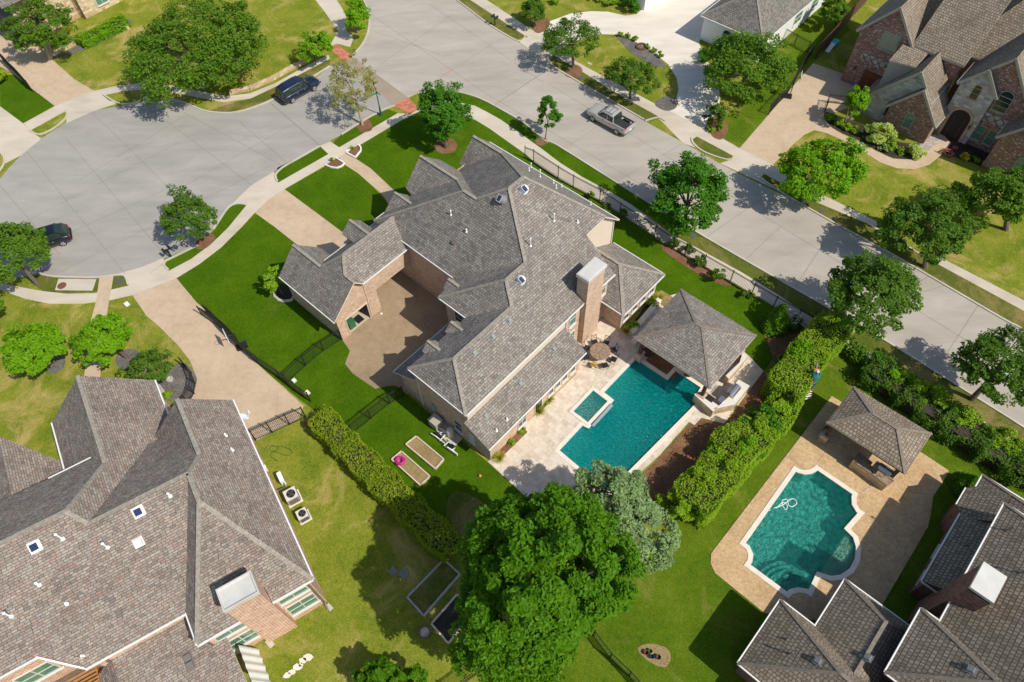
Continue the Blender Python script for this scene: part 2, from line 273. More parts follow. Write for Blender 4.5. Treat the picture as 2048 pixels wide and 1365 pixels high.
SOL=dict(
MAIN={'W3':(-11.36,43.16,5.64),'w3b':(-9.41,41.3,5.64),'s3':(-4.54,36.6,5.63),'apex':(0.22,40.41,11.41),'rne':(1.34,41.59,11.4),'j2':(1.24,35.33,8.58),'h2':(-0.28,33.74,8.59),'W2':(-5.65,34.61,5.63),'s2':(-3.5,32.56,5.64),'j1':(0.08,31.98,7.61),'r1':(-4.14,27.58,7.61),'W1':(-7.74,28.15,5.63),'S1':(-3.42,24.04,5.65),'E1':(8.41,36.31,5.62),'e2':(6.19,38.67,7.76),'e3':(7.89,40.53,7.8),'EN':(9.42,42.19,5.64),'G1p':(-2.81,51.59,7.25),'G1r':(-0.27,49.15,7.25),'G1e':(-1.41,52.59,5.63),'G1l':(-4.15,50.22,5.37),'G1v':(-3.97,49.83,5.21),'G2p':(-7.29,48.04,8.27),'G2r':(-4.04,44.92,8.27),'G2h':(-3.36,41.79,10.0),'G2j':(-2.37,40.84,10.0),'G2v':(-4.12,48.93,5.54),'G2e':(-5.86,50.25,5.78),'G2l':(-8.75,46.46,6.2),'G2w':(-8.18,45.64,6.01)},
porch={'p':(-9.49,45.05,6.98),'r':(-7.95,43.57,6.98),'er':(-8.39,46.26,5.42),'el':(-10.53,44.1,5.64)},
G5={'p':(-13.91,44.8,4.2),'r':(-12.13,43.09,4.19),'el':(-14.71,44.08,3.2),'vl':(-13.51,42.93,3.2),'er':(-13.2,45.61,3.2),'vr':(-12.08,44.53,3.2)},
sunroom={'sp':(9.15,38.29,4.46),'sr':(7.65,39.73,4.46),'S':(9.16,34.3,2.72),'E':(13.16,38.45,2.71),'N':(8.97,42.45,2.72),'w':(7.38,36.0,2.72)},
D1={'p':(-4.56,31.75,6.31),'r':(-3.57,30.79,6.31),'el':(-5.05,31.29,5.7),'vl':(-4.73,30.98,5.7),'er':(-4.08,32.21,5.7),'vr':(-3.78,31.92,5.7)},
D2={'p':(-6.27,30.09,6.31),'r':(-5.23,29.09,6.31),'el':(-6.69,29.56,5.7),'vl':(-6.25,29.15,5.7),'er':(-5.72,30.48,5.7),'vr':(-5.5,30.27,5.7)},
D3={'p':(-4.85,35.98,6.24),'r':(-3.75,34.92,6.24),'el':(-5.22,35.54,5.7),'vl':(-4.88,35.21,5.7),'er':(-4.47,36.41,5.7),'vr':(-3.87,35.85,5.7)},
garage={'Lr1':(-9.43,42.26,6.92),'Lr2':(-13.21,38.31,6.92),'Le1':(-8.82,39.94,5.08),'Le2':(-11.9,36.73,5.08),'Gr1':(-13.11,36.94,6.0),'Gr2':(-12.33,36.17,5.99),'NGr':(-15.37,38.38,5.48),'NGp':(-18.0,40.9,5.48),'Ge1':(-19.57,39.33,3.25),'Ge2':(-14.32,34.29,3.25),'Nl1':(-15.41,39.85,4.54),'Nl2':(-14.1,41.31,4.48),'Nb2':(-16.67,42.31,3.54),'G5p':(-13.22,42.52,6.5),'G5r':(-11.46,40.83,6.49),'G5l':(-13.95,41.84,5.6),'G5v':(-12.87,40.8,5.6),'G5e':(-12.54,43.31,5.56),'G5w':(-11.49,42.37,5.52)},
BL={'P2':(-22.54,24.46,8.7),'R2':(-20.16,20.29,8.7),'m':(-20.16,18.64,9.55),'H':(-19.09,16.77,9.55),'e1':(-20.14,25.97,5.73),'e2':(-12.76,13.04,5.73),'K':(-19.09,9.43,5.73),'V1':(-20.17,11.29,5.72),'A2':(-25.43,15.64,9.55),'J':(-26.56,16.23,10.2),'L':(-29.67,14.48,10.21),'q1':(-20.29,11.26,5.74),'q2':(-25.32,8.39,5.74),'q3':(-27.87,9.02,5.0),'q4':(-29.93,7.96,5.0),'v1':(-25.11,22.55,6.07),'v2':(-24.4,22.89,6.1),'u2':(-24.95,23.31,5.81),'P1':(-30.23,26.92,8.21),'R1':(-26.38,20.2,8.21),'g1e':(-26.83,28.54,4.68),'g1f':(-25.1,25.53,4.67),'l1':(-33.19,25.12,4.95),'l2':(-31.85,22.79,4.95),'l3':(-30.64,21.51,5.0),'l4':(-27.98,21.03,7.3),'l5':(-30.25,19.67,7.34)},
TR={'Ap':(39.19,65.18,9.77),'Al':(37.6,68.02,6.03),'Ar':(41.19,63.44,6.59),'Al2':(41.97,72.58,6.03),'Ap2':(40.21,66.25,9.77),'Av':(42.15,67.42,9.06),'b1':(42.11,62.57,6.59),'Bp':(40.27,58.85,6.94),'Br':(45.38,64.18,6.94),'Bv':(45.13,63.13,6.28),'Bw':(46.01,61.67,4.31),'Bx':(44.2,59.71,4.26),'By':(45.07,58.67,2.63),'Cr':(42.64,56.04,2.55),'Cp':(40.76,57.78,5.63),'Cl':(38.92,59.65,2.48),'Bl':(37.95,62.56,1.85),'Rt':(49.88,65.57,9.82),'R2':(47.6,60.77,6.29),'Dp':(52.38,63.16,5.0),'Dl':(49.38,61.76,5.0),'Ep':(45.41,57.05,8.19),'El':(44.03,58.36,5.91),'Er':(46.81,55.77,5.91),'El2':(45.71,60.12,5.91)},
pav={'C':(9.65,31.75,3.21),'N':(14.15,36.48,3.19),'E':(19.29,31.55,3.19),'S':(14.74,26.87,3.21),'r1':(14.25,31.84,4.76),'r2':(14.66,31.44,4.76)},
pav2={'C':(22.78,23.86,2.8),'N':(25.67,26.82,2.82),'E':(30.12,22.69,2.77),'S':(27.14,19.66,2.8),'r1':(25.73,23.92,3.95),'r2':(27.09,22.62,3.95)})
# ---------------------------------------------------------------- object helpers
def tag(o, label=None, cat=None, group=None, kind=None):
    if label: o['label'] = label
    if cat: o['category'] = cat
    if group: o['group'] = group
    if kind: o['kind'] = kind
    return o
def thing(name, loc, label, cat, group=None, rz=0.0):
    o = bpy.data.objects.new(name, None); C.objects.link(o); o.empty_display_size = 0.3
    o.location = loc; o.rotation_euler = (0, 0, rz); tag(o, label, cat, group)
    return o
def mw(o):
    m_ = o.matrix_basis.copy()
    while o.parent is not None: o = o.parent; m_ = o.matrix_basis @ m_
    return m_
class MB:
    """collects faces with UVs; world coordinates, or local when the parent is given as local"""
    def __init__(s): s.v = []; s.f = []; s.uv = []; s.mi = []
    def face(s, pts, uv=None, mi=0):
        k = len(s.v); s.v += [tuple(p) for p in pts]; s.f.append(tuple(range(k, k+len(pts))))
        s.uv += list(uv) if uv else [(0, 0)]*len(pts); s.mi.append(mi)
    def quad(s, a, b, c, d, mi=0):
        a, b, c, d = map(Vector, (a, b, c, d)); e = (b-a); L1 = e.length or 1; e = e/L1
        def q(p): w_ = p-a; x = w_.dot(e); return (x, (w_-e*x).length)
        s.face((a, b, c, d), [q(p) for p in (a, b, c, d)], mi)
    def box(s, c, x, y, z, mi=0):
        """box from centre and three half-axis vectors"""
        c, x, y, z = map(Vector, (c, x, y, z))
        P = lambda i, j, k: c+x*i+y*j+z*k
        s.quad(P(-1,-1,-1), P(-1,1,-1), P(1,1,-1), P(1,-1,-1), mi); s.quad(P(-1,-1,1), P(1,-1,1), P(1,1,1), P(-1,1,1), mi)
        s.quad(P(-1,-1,-1), P(1,-1,-1), P(1,-1,1), P(-1,-1,1), mi); s.quad(P(1,-1,-1), P(1,1,-1), P(1,1,1), P(1,-1,1), mi)
        s.quad(P(1,1,-1), P(-1,1,-1), P(-1,1,1), P(1,1,1), mi); s.quad(P(-1,1,-1), P(-1,-1,-1), P(-1,-1,1), P(-1,1,1), mi)
    def aabox(s, x0, x1, y0, y1, z0, z1, mi=0):
        s.box(((x0+x1)/2, (y0+y1)/2, (z0+z1)/2), ((x1-x0)/2, 0, 0), (0, (y1-y0)/2, 0), (0, 0, (z1-z0)/2), mi)
    def bar(s, p, q, w_, h=None, up=(0, 0, 1), mi=0):
        p, q = Vector(p), Vector(q); d = q-p; L1 = d.length
        if L1 < 1e-6: return
        d /= L1; u = Vector(up)
        if abs(d.dot(u)) > 0.99: u = Vector((1, 0, 0))
        x = d.cross(u).normalized(); y = x.cross(d).normalized(); h = h or w_
        s.box((p+q)/2, d*(L1/2), x*(w_/2), y*(h/2), mi)
    def tube(s, pts, rad, seg=7, mi=0, cap=True):
        pts = [Vector(p) for p in pts]; n_ = len(pts)
        if not hasattr(rad, '__len__'): rad = [rad]*n_
        rings = []
        for i, p in enumerate(pts):
            d = (pts[min(i+1, n_-1)]-pts[max(i-1, 0)]).normalized()
            u = Vector((0, 0, 1)) if abs(d.z) < 0.95 else Vector((1, 0, 0))
            x = d.cross(u).normalized(); y = x.cross(d)
            rings.append([p+(x*math.cos(2*math.pi*k/seg)+y*math.sin(2*math.pi*k/seg))*rad[i] for k in range(seg)])
        for i in range(n_-1):
            for k in range(seg):
                k2 = (k+1) % seg; s.quad(rings[i][k], rings[i][k2], rings[i+1][k2], rings[i+1][k], mi)
        if cap: s.face(rings[0], None, mi); s.face(rings[-1][::-1], None, mi)
    def lathe(s, c, prof, seg=16, mi=0):
        c = Vector(c); rings = [[c+Vector((r*math.cos(2*math.pi*k/seg), r*math.sin(2*math.pi*k/seg), z)) for k in range(seg)] for r, z in prof]
        for i in range(len(prof)-1):
            for k in range(seg):
                k2 = (k+1) % seg; s.quad(rings[i][k], rings[i][k2], rings[i+1][k2], rings[i+1][k], mi)
        if prof[0][0] > 1e-4: s.face(rings[0][::-1], None, mi)
        if prof[-1][0] > 1e-4: s.face(rings[-1], None, mi)
    def poly(s, pts, z, mi=0, holes=(), top=True):
        loops = [[Vector((p[0], p[1], 0)) for p in pts]]+[[Vector((p[0], p[1], 0)) for p in h] for h in holes]
        flat = [p for l in loops for p in l]
        for t in tessellate_polygon(loops):
            q = [flat[i] for i in t]
            if (q[1]-q[0]).cross(q[2]-q[0]).z < 0: q = q[::-1]
            s.face([(p.x, p.y, z) for p in q], [(p.x, p.y) for p in q], mi)
    def prism(s, pts, z0, z1, mi=0, holes=(), side_mi=None):
        s.poly(pts, z1, mi, holes)
        a = sum(pts[i][0]*pts[(i+1) % len(pts)][1]-pts[(i+1) % len(pts)][0]*pts[i][1] for i in range(len(pts)))
        P = list(pts) if a > 0 else list(pts)[::-1]; smi = mi if side_mi is None else side_mi
        for i in range(len(P)):
            p, q = P[i], P[(i+1) % len(P)]; s.quad((p[0], p[1], z0), (q[0], q[1], z0), (q[0], q[1], z1), (p[0], p[1], z1), smi)
        for h in holes:
            a = sum(h[i][0]*h[(i+1) % len(h)][1]-h[(i+1) % len(h)][0]*h[i][1] for i in range(len(h)))
            P = list(h) if a < 0 else list(h)[::-1]
            for i in range(len(P)):
                p, q = P[i], P[(i+1) % len(P)]; s.quad((p[0], p[1], z0), (q[0], q[1], z0), (q[0], q[1], z1), (p[0], p[1], z1), smi)
    def build(s, name, mats, parent=None, smooth=False, weld=False):
        me = bpy.data.meshes.new(name); vs = s.v
        if parent is not None:
            mi_ = mw(parent).inverted(); vs = [tuple(mi_ @ Vector(p)) for p in vs]
        me.from_pydata(vs, [], s.f)
        if not isinstance(mats, (list, tuple)): mats = [mats]
        for m_ in mats: me.materials.append(m_)
        me.polygons.foreach_set('material_index', s.mi)
        ul = me.uv_layers.new(name='UVMap'); ul.data.foreach_set('uv', [c_ for u in s.uv for c_ in u])
        if weld:
            bm = bmesh.new(); bm.from_mesh(me); bmesh.ops.remove_doubles(bm, verts=bm.verts, dist=1e-4); bm.to_mesh(me); bm.free()
        if smooth: me.polygons.foreach_set('use_smooth', [True]*len(me.polygons))
        me.update()
        o = bpy.data.objects.new(name, me); C.objects.link(o)
        if parent is not None: o.parent = parent
        return o
def copy_tree(o, parent=None):
    c = o.copy(); C.objects.link(c)
    if parent is not None: c.parent = parent
    for ch in list(o.children): copy_tree(ch, c)
    return c
def catmull(pts, k=5, closed=True):
    P = [Vector(p) for p in pts]; n_ = len(P); out = []
    for i in range(n_ if closed else n_-1):
        g = (lambda j: P[j % n_]) if closed else (lambda j: P[max(0, min(n_-1, j))])
        a, b, c, d = g(i-1), g(i), g(i+1), g(i+2)
        for j in range(k):
            t = j/k; out.append(0.5*((2*b)+(c-a)*t+(2*a-5*b+4*c-d)*t*t+(3*b-a-3*c+d)*t**3))
    if not closed: out.append(P[-1])
    return out
def sheet(name, px, z, mat, label=None, holes=(), kind='structure', smooth=0, cat=None):
    pts = [G(u, v) for u, v in px]
    if smooth: pts = catmull(pts, smooth)
    m_ = MB(); m_.poly(pts, z, 0, holes); o = m_.build(name, mat)
    o['kind'] = kind
    if label: o['label'] = label
    return o
def band(m_, pts, w_, z, mi=0):
    """flat ribbon of width w_ along world points"""
    pts = [Vector(p) for p in pts]
    for i in range(len(pts)-1):
        d = (pts[i+1]-pts[i]); 
        if d.length < 1e-4: continue
        d.normalize(); nn = Vector((-d.y, d.x, 0))*w_/2
        a, b = pts[i], pts[i+1]; e = d*0.0
        m_.quad((a-nn-e)[:2]+(z,), (b-nn+e)[:2]+(z,), (b+nn+e)[:2]+(z,), (a+nn-e)[:2]+(z,), mi)
def kerb_line(m_, pts, w_=0.16, h=0.1):
    pts = [Vector(p) for p in pts]
    n_ = len(pts); off = []
    for i in range(n_):
        d = (pts[min(i+1, n_-1)]-pts[max(i-1, 0)]); d.z = 0; d.normalize(); off.append(Vector((-d.y, d.x, 0))*w_/2)
    for i in range(n_-1):
        a, b, c_, d_ = pts[i]-off[i], pts[i+1]-off[i+1], pts[i+1]+off[i+1], pts[i]+off[i]
        Z = lambda p, z: (p.x, p.y, z)
        m_.quad(Z(a, h), Z(b, h), Z(c_, h), Z(d_, h)); m_.quad(Z(a, 0), Z(b, 0), Z(b, h), Z(a, h)); m_.quad(Z(c_, 0), Z(d_, 0), Z(d_, h), Z(c_, h))
# ---------------------------------------------------------------- roofs and walls
def roof_faces(m_, V, faces, ang=AN, th=0.16):
    """faces: (direction of fall, [vertex names or points]); top with shingle UVs plus underside and edges"""
    for d, vs in faces:
        dv = axis(d, ang); hz = Vector((-dv.y, dv.x, 0)); P = [Vector(V[v]) if isinstance(v, str) else Vector(v) for v in vs]
        n_ = Vector((0, 0, 0))
        for i in range(len(P)): n_ += P[i].cross(P[(i+1) % len(P)])
        if n_.z < 0: P = P[::-1]; n_ = -n_
        n_.normalize(); c = math.sqrt(max(1e-4, 1-n_.z**2)); sl_ = 1/max(0.3, n_.z)
        uv = [(p.dot(hz), -p.dot(dv)*sl_) for p in P]
        # ear-clipped top
        ctr = [Vector((p.x, p.y, 0)) for p in P]
        for t in tessellate_polygon([ctr]):
            q = [P[i] for i in t]; w3 = [uv[i] for i in t]
            if (q[1]-q[0]).cross(q[2]-q[0]).z < 0: q = q[::-1]; w3 = w3[::-1]
            m_.face(q, w3, 0)
            m_.face([p-Vector((0, 0, th)) for p in q[::-1]], None, 1)
        for i in range(len(P)):
            a, b = P[i], P[(i+1) % len(P)]; dz = Vector((0, 0, th)); m_.face([a-dz, b-dz, b, a], None, 1)
def cap_line(m_, p, q, w_=0.3, lift=0.03):
    w_ *= 0.85
    p, q = Vector(p), Vector(q); m_.bar(p+Vector((0, 0, lift-0.04)), q+Vector((0, 0, lift-0.04)), w_, 0.06)
def gutter(m_, p, q, out, w_=0.08):
    w_ *= 0.8
    o_ = out*(w_/2+0.004); dz = Vector((0, 0, -0.06)); m_.bar(Vector(p)+o_+dz, Vector(q)+o_+dz, w_, 0.12)
def wall_quad(m_, p, q, z0, z1, mi=0, z1b=None):
    p, q = Vector(p), Vector(q); L1 = (q-p).length; z1b = z1 if z1b is None else z1b
    u0 = p.x*0.7+p.y*0.7
    m_.face([(p.x, p.y, z0), (q.x, q.y, z0), (q.x, q.y, z1b), (p.x, p.y, z1)], [(0, z0), (L1, z0), (L1, z1b), (0, z1)], mi)
def wall_poly(m_, prof, mi=0):
    """prof: list of (xy point, z) forming a planar vertical polygon"""
    o_ = Vector(prof[0][0]); o_.z = 0
    far = max((Vector(p) for p, z in prof), key=lambda p: (Vector((p.x, p.y, 0))-o_).length); e = Vector((far.x-o_.x, far.y-o_.y, 0)).normalized()
    pts = [(p[0], p[1], z) for p, z in prof]; uv = [((Vector((p[0], p[1], 0))-o_).dot(e), z) for p, z in prof]
    loop = [Vector((u[0], u[1], 0)) for u in uv]
    for t in tessellate_polygon([loop]): m_.face([pts[i] for i in t], [uv[i] for i in t], mi)
def window(par, p, along, out, w_, z0, z1, glass='glass', cols=2, rows=1, fr='frame', name='window', arch=False, fw=0.06):
    """framed window on a wall; p = centre point on the wall line"""
    p = Vector(p); a, o_ = along.normalized(), out.normalized(); zc = (z0+z1)/2; hz = (z1-z0)/2
    f = MB(); g = MB()
    P = lambda s_, z, d: Vector((p.x, p.y, 0))+a*s_+o_*d+Vector((0, 0, z))
    for s_ in (-w_/2+fw/2, w_/2-fw/2): f.box(P(s_, zc, 0.035), a*fw/2, o_*0.035, Vector((0, 0, hz)))
    for z in (z0+fw/2, z1-fw/2): f.box(P(0, z, 0.035), a*(w_/2-fw), o_*0.034, Vector((0, 0, fw/2)))
    for i in range(1, cols): f.box(P(-w_/2+w_*i/cols, zc, 0.03), a*0.025, o_*0.03, Vector((0, 0, hz-fw)))
    for i in range(1, rows): f.box(P(0, z0+(z1-z0)*i/rows, 0.026), a*(w_/2-fw), o_*0.026, Vector((0, 0, 0.02)))
    f.box(P(0, z0-0.05, 0.07), a*(w_/2+0.06), o_*0.07, Vector((0, 0, 0.04)))
    if arch:
        k = 10; r = w_/2
        for i in range(k):
            t0, t1 = math.pi*i/k, math.pi*(i+1)/k
            q = lambda t, rr, d=0.02: P(math.cos(t)*rr, z1+math.sin(t)*rr, d)
            g.face([P(0, z1, 0.02), q(t0, r-fw), q(t1, r-fw)]); f.face([q(t0, r-fw, 0.07), q(t0, r, 0.07), q(t1, r, 0.07), q(t1, r-fw, 0.07)])
            f.face([q(t0, r, 0.0), q(t1, r, 0.0), q(t1, r, 0.07), q(t0, r, 0.07)])
    g.box(P(0, zc, 0.012), a*(w_/2-0.01), o_*0.008, Vector((0, 0, hz-0.01)))
    fo = f.build(name, M[fr], par); go = g.build('pane', M[glass], fo)
    return fo
# ================================================================ SITE
def XY(pts): return [G(u, v) for u, v in pts]
POOL1 = [(1272,719),(1334.7,761),(1351,743),(1401,776),(1388,796),(1393,806),(1216.6,984),(1119,901.5),(1165,852),(1177,858),(1228,801),(1208,785.5)]
SPA = [(1186,782),(1146.6,824),(1175.6,846),(1215,804)]
def arc(cx, cy, r0, r1, a0, a1, k=8): return None
T5 = lambda x, y: (1366+x/3, 910+y/3)
POOL2_OUT = [T5(665,68),T5(690,85),T5(722,95),T5(755,92),T5(782,78),T5(797,62),T5(1050,235),T5(1038,262),T5(1040,300),T5(1060,332),T5(1090,350),
 T5(1003,448),T5(1045,490),T5(1066,560),T5(1060,640),T5(1022,708),T5(960,750),T5(890,760),T5(822,738),T5(768,857),T5(738,835),T5(695,828),T5(655,838),T5(630,864),T5(363,665),T5(385,632),T5(390,600),T5(375,565),T5(335,535)]
def inset(px, d):
    P = XY(px); n_ = len(P); a = sum(P[i].x*P[(i+1) % n_].y-P[(i+1) % n_].x*P[i].y for i in range(n_)); sg = 1 if a > 0 else -1
    out = []
    for i in range(n_):
        p, q, r_ = P[i-1], P[i], P[(i+1) % n_]
        d1 = (q-p).normalized(); d2 = (r_-q).normalized(); n1 = Vector((-d1.y, d1.x, 0))*sg; n2 = Vector((-d2.y, d2.x, 0))*sg
        b_ = n1+n2; L2 = b_.length; b_ = b_/L2 if L2 > 0.2 else n1; k = min(1.8, 1/max(0.4, b_.dot(n1)))
        out.append(q+b_*d*k)
    return out
POOL1_W, SPA_W, POOL2_W = XY(POOL1), XY(SPA), inset(POOL2_OUT, 0.34)
g_ = MB(); g_.poly([(-1400,-1400),(1400,-1400),(1400,1400),(-1400,1400)], 0.0, 0, [POOL1_W, SPA_W, POOL2_W]); o = g_.build('ground', M['grass']); o['kind'] = 'structure'
# --- paved roads
COURT = [(640,150),(600,180),(547,200),(500,218),(460,226.7),(417,224),(390,215),(360,203),(320,198),(290,201.7),(260,208),(187,222),(133,245),(83,277),(43,310),(17,337),(0,358),(-60,420),(-75,490),(-20,545),(40,556),(77,549),(110,554),(180,557),(233,550),(283,536),(327,518),(397,490),(425,462),(450,420),(503,372),(547,345),(640,293),(683,270),(716,249),(743,233),(773,218),(788,210),(735,160),(700,118),(680,128),(660,133)]
sheet('cul_de_sac', COURT, 0.004, M['court'], 'grey concrete turning circle with joint lines and faint tyre marks')
STREET = [(700,-40),(726,-2),(737,25),(738,55),(730,80),(718,98),(703,113),(788,210),(815,197),(836,187),(870,183),(903,183),(930,188),(960,198),(990,213),(1020,230),(1050,248),(1090,282),(1114,291),(1260,383),(1410,475),(1659,618),(1756,673),(1956,798),(2048,856),(2200,955),(2330,900),(2200,755),(2048,661),(1999,635),(1799,518),(1683,455),(1599,407),(1476,347),(1439,327),(1366,286),(1290,243),(1196,187),(1150,160),(1110,136),(1033,82),(983,53),(943,23),(913,0),(850,-50)]
sheet('street', STREET, 0.008, M['road'], 'wide light concrete street running across the picture')
sheet('crosswalk', [(693,122),(708,116),(822,200),(788,213)], 0.012, M['crosswalk'], 'brown stamped crosswalk band across the side street')
def jl(m_, p, q, w_=0.05, z=0.014):
    w_ *= 0.7
    band(m_, [G(*p), G(*q)], w_, z)
jm = MB()
for p, q in [((0,372),(120,510)),((55,305),(250,548)),((130,275),(330,512)),((187,228),(425,462)),((283,205),(505,372)),((367,225),(570,335)),((480,245),(572,325)),
             ((0,470),(360,285)),((20,520),(330,380)),((120,545),(545,330)),((160,360),(365,235)),((330,395),(600,240)),((300,548),(420,455))]: jl(jm, p, q, 0.045)
jl(jm, (540,206), (640,292), 0.09)
for p, q in [((735,25),(975,190)),((860,10),(1086,165)),((975,190),(1240,345)),((1100,170),(2048,752)),((1240,345),(1420,450)),((760,130),(905,30)),((845,178),(985,88)),
             ((1140,290),(1290,190)),((1230,365),(1370,285)),((1330,425),(1465,340)),((1494,517),(1560,455)),((1590,575),(1645,490)),((1700,640),(1860,552)),((1830,590),(1892,570)),((1885,720),(1957,610)),((740,60),(880,110)),((1410,477),(1520,400))]: jl(jm, p, q, 0.045, 0.016)
jl(jm, (990,210), (1105,133), 0.1, 0.016)
o = jm.build('road_joints', M['joint']); o['kind'] = 'structure'
# --- kerbs
km = MB()
K1 = [(703,113),(718,98),(730,80),(738,55),(737,25),(726,-2)]
for l in ([(836,187),(870,183),(903,183),(930,188),(960,198),(990,213),(1020,230),(1050,248),(1090,282),(1114,291),(1260,383),(1410,475),(1659,618),(1756,673),(1956,798),(2048,856),(2200,955)],
          [(2200,755),(2048,661),(1999,635),(1799,518),(1683,455),(1599,407),(1546,375),(1522,357)],
          [(1462,320),(1448,319),(1420,310),(1400,300),(1385,286),(1384,276)],[(1330,243),(1316,236),(1290,243)],[(1288,240),(1196,187),(1150,160),(1110,136),(1096,120),(1098,110)],
          [(1050,74),(1046,80),(1033,82),(983,53),(943,23),(913,0),(850,-50)], K1,
          [(660,133),(600,170),(547,199),(500,218),(460,226.7),(417,224),(390,215),(360,203),(320,198),(290,201.7),(260,208),(235,207),(207,190)],
          [(132,220),(133,235),(110,256),(80,270),(60,262)],[(7,310),(9,325),(0,342),(-20,365)],
          [(640,293),(600,316),(565,336),(551,352),(556,364)],[(683,270),(716,249),(743,233),(773,218),(790,212)],[(427,460),(440,440),(458,415),(475,408),(492,410)],
          [(397,491),(343,517),(330,524),(329,532),(338,541)],[(77,548),(110,554),(180,556),(205,555),(233,551),(250,553),(257,571)]):
    kerb_line(km, catmull([G(u, v) for u, v in l], 3, False), 0.17, 0.1)
o = km.build('kerb', M['kerb']); o['kind'] = 'structure'
# --- grass verges and lawns of their own colour
def lawn(name, px, mat, lab, z=0.004, smooth=0): return sheet(name, px, z, M[mat], lab, smooth=smooth)
lawn('verge', [(837,187),(870,184),(903,184),(930,189),(960,199),(990,214),(1020,231),(1050,249),(1090,283),(1114,292),(1260,384),(1410,477),(1410,500),(1260,408),(1216,382),(1164,354),(1120,326),(1086,300),(1058,280),(1002,240),(950,212),(905,205),(868,200),(838,203)], 'lawn', 'green verge between the street and the sidewalk')
lawn('verge', [(1410,476),(1659,619),(1756,674),(1956,799),(2200,956),(2150,960),(1960,838),(1749,712),(1633,643),(1553,588),(1483,546),(1399,500),(1343,470)], 'verge', 'dry verge beside the lower street', z=0.006)
lawn('verge', [(555,336),(640,293),(668,309),(660,312),(556,366),(551,352)], 'lawn', 'green verge strip left of the entry walk')
lawn('verge', [(660,291),(683,270),(716,249),(743,233),(773,218),(796,226),(677,297)], 'lawn', 'green verge strip right of the entry walk')
lawn('verge', [(427,462),(440,440),(458,414),(475,408),(493,410),(457,455),(423,488),(383,518),(340,542),(330,534),(333,524),(397,492)], 'lawn', 'curved green verge around the turning circle')
lawn('verge', [(77,549),(110,556),(200,557),(233,552),(250,553),(257,572),(213,582),(133,588),(87,583),(60,566)], 'verge', 'verge at the bottom of the turning circle')
lawn('verge', [(1522,356),(1530,349),(1599,384),(1733,447),(1863,522),(2049,623),(2200,700),(2200,754),(2048,660),(1999,634),(1799,517),(1683,454),(1599,406),(1546,374)], 'verge', 'long verge along the far side of the street')
lawn('verge', [(1385,278),(1394,275),(1430,292),(1466,313),(1448,319),(1420,309),(1400,299)], 'verge', 'small island of grass by the driveway apron')
lawn('verge', [(1097,113),(1108,109),(1163,143),(1233,187),(1323,237),(1300,243),(1288,239),(1196,186),(1150,159),(1110,135)], 'verge', 'verge by the pickup truck')
lawn('verge', [(940,-2),(1050,72),(1033,81),(983,52),(943,22),(913,-1)], 'verge', 'verge with the mailbox at the top')
lawn('verge', [(453,210),(505,197),(555,167),(640,122),(660,120),(660,131),(600,168),(547,197),(500,216),(460,225),(417,222)], 'verge', 'verge beside the dark parked car')
lawn('lawn', [(353,557),(400,528),(443,495),(483,456),(510,427),(550,455),(593,489),(640,560),(684,679),(700,702),(690,728),(706,748),(750,778),(790,770),(812,787),(974,924),(1022,967),(1110,1050),(1010,1150),(900,1085),(640,830),(600,800),(533,745),(483,698),(447,655),(393,605)], 'lawn', 'lush green side lawn of the middle house')
lawn('lawn', [(569,379),(656,330),(678,316),(691,331),(716,347),(746,373.6),(790,420),(800,470),(689,468)], 'lawn', 'front lawn left of the curved walk')
lawn('lawn', [(711,316),(724,300),(716,293),(796,242),(838,222),(905,205),(950,225),(979,257.6),(1023,289),(1076,326),(1146,373.6),(1199,402),(1239,429),(1344,498),(1406,533),(1476,573),(1546,615),(1600,650),(1560,700),(1527,743),(1490,710),(1300,600),(1000,420),(790,400),(768.5,363),(742,338)], 'lawn', 'front and side lawn under the round tree')
sheet('neighbour_lawn', [(1500,830),(1640,660),(1760,740),(2100,960),(2100,1365),(1100,1400),(1180,1220),(1335,1060)], 0.004, M['grass2'], 'rough green lawn around the second pool', holes=[POOL2_W])
lawn('neighbour_lawn', [(1479,297),(1626,127),(1700,60),(1640,-40),(1560,-40),(1500,180),(1436,250),(1420,262)], 'grass2', 'narrow lawn between two driveways')
lawn('neighbour_lawn', [(1066,62),(973,-2),(940,-30),(1300,-30),(1286,17),(1250,32),(1183,22),(1143,26),(1100,42)], 'grass', 'lawn at the top beside the pale drive', z=0.003)
lawn('neighbour_lawn', [(0,213),(0,150),(30,150),(67,181),(110,211),(47,247)], 'lawn', 'bright lawn patch left of the tan driveway')
# --- walks
W = M['walk']
sheet('sidewalk', [(838,203),(868,200),(905,203),(950,212),(975,225),(1002,240),(1058,280),(1086,300),(1120,326),(1164,354),(1216,382),(1260,408),(1343,469),(1399,499),(1483,545),(1553,588),(1633,642),(1749,711),(1960,838),(2150,960),(2120,965),(1935,850),(1725,722),(1610,656),(1530,602),(1460,563),(1369,509),(1344,497),(1239,428),(1199,401),(1146,373.6),(1116,356),(1067,323.5),(1053,310),(1023,289),(979,257.6),(950,240),(905,224),(838,222)], 0.009, W, 'pale sidewalk along the iron fence')
sheet('sidewalk', [(838,218),(820,228),(796,227),(677,296),(658,308),(556,366),(569,379),(716,293),(805,240),(838,224)], 0.0095, W, 'straight pale sidewalk beside the side street')
sheet('sidewalk', [(493,411),(457,455),(423,488),(383,518),(338,542),(353,557),(400,528),(443,495),(483,455),(510,425)], 0.009, W, 'curved sidewalk around the turning circle')
sheet('sidewalk', [(257,572),(213,582),(187,587),(133,588),(87,583),(43,575),(0,566),(-60,545),(-60,568),(0,580),(50,598),(100,608),(167,608),(217,602),(265,591)], 0.009, W, 'curved sidewalk below the turning circle')
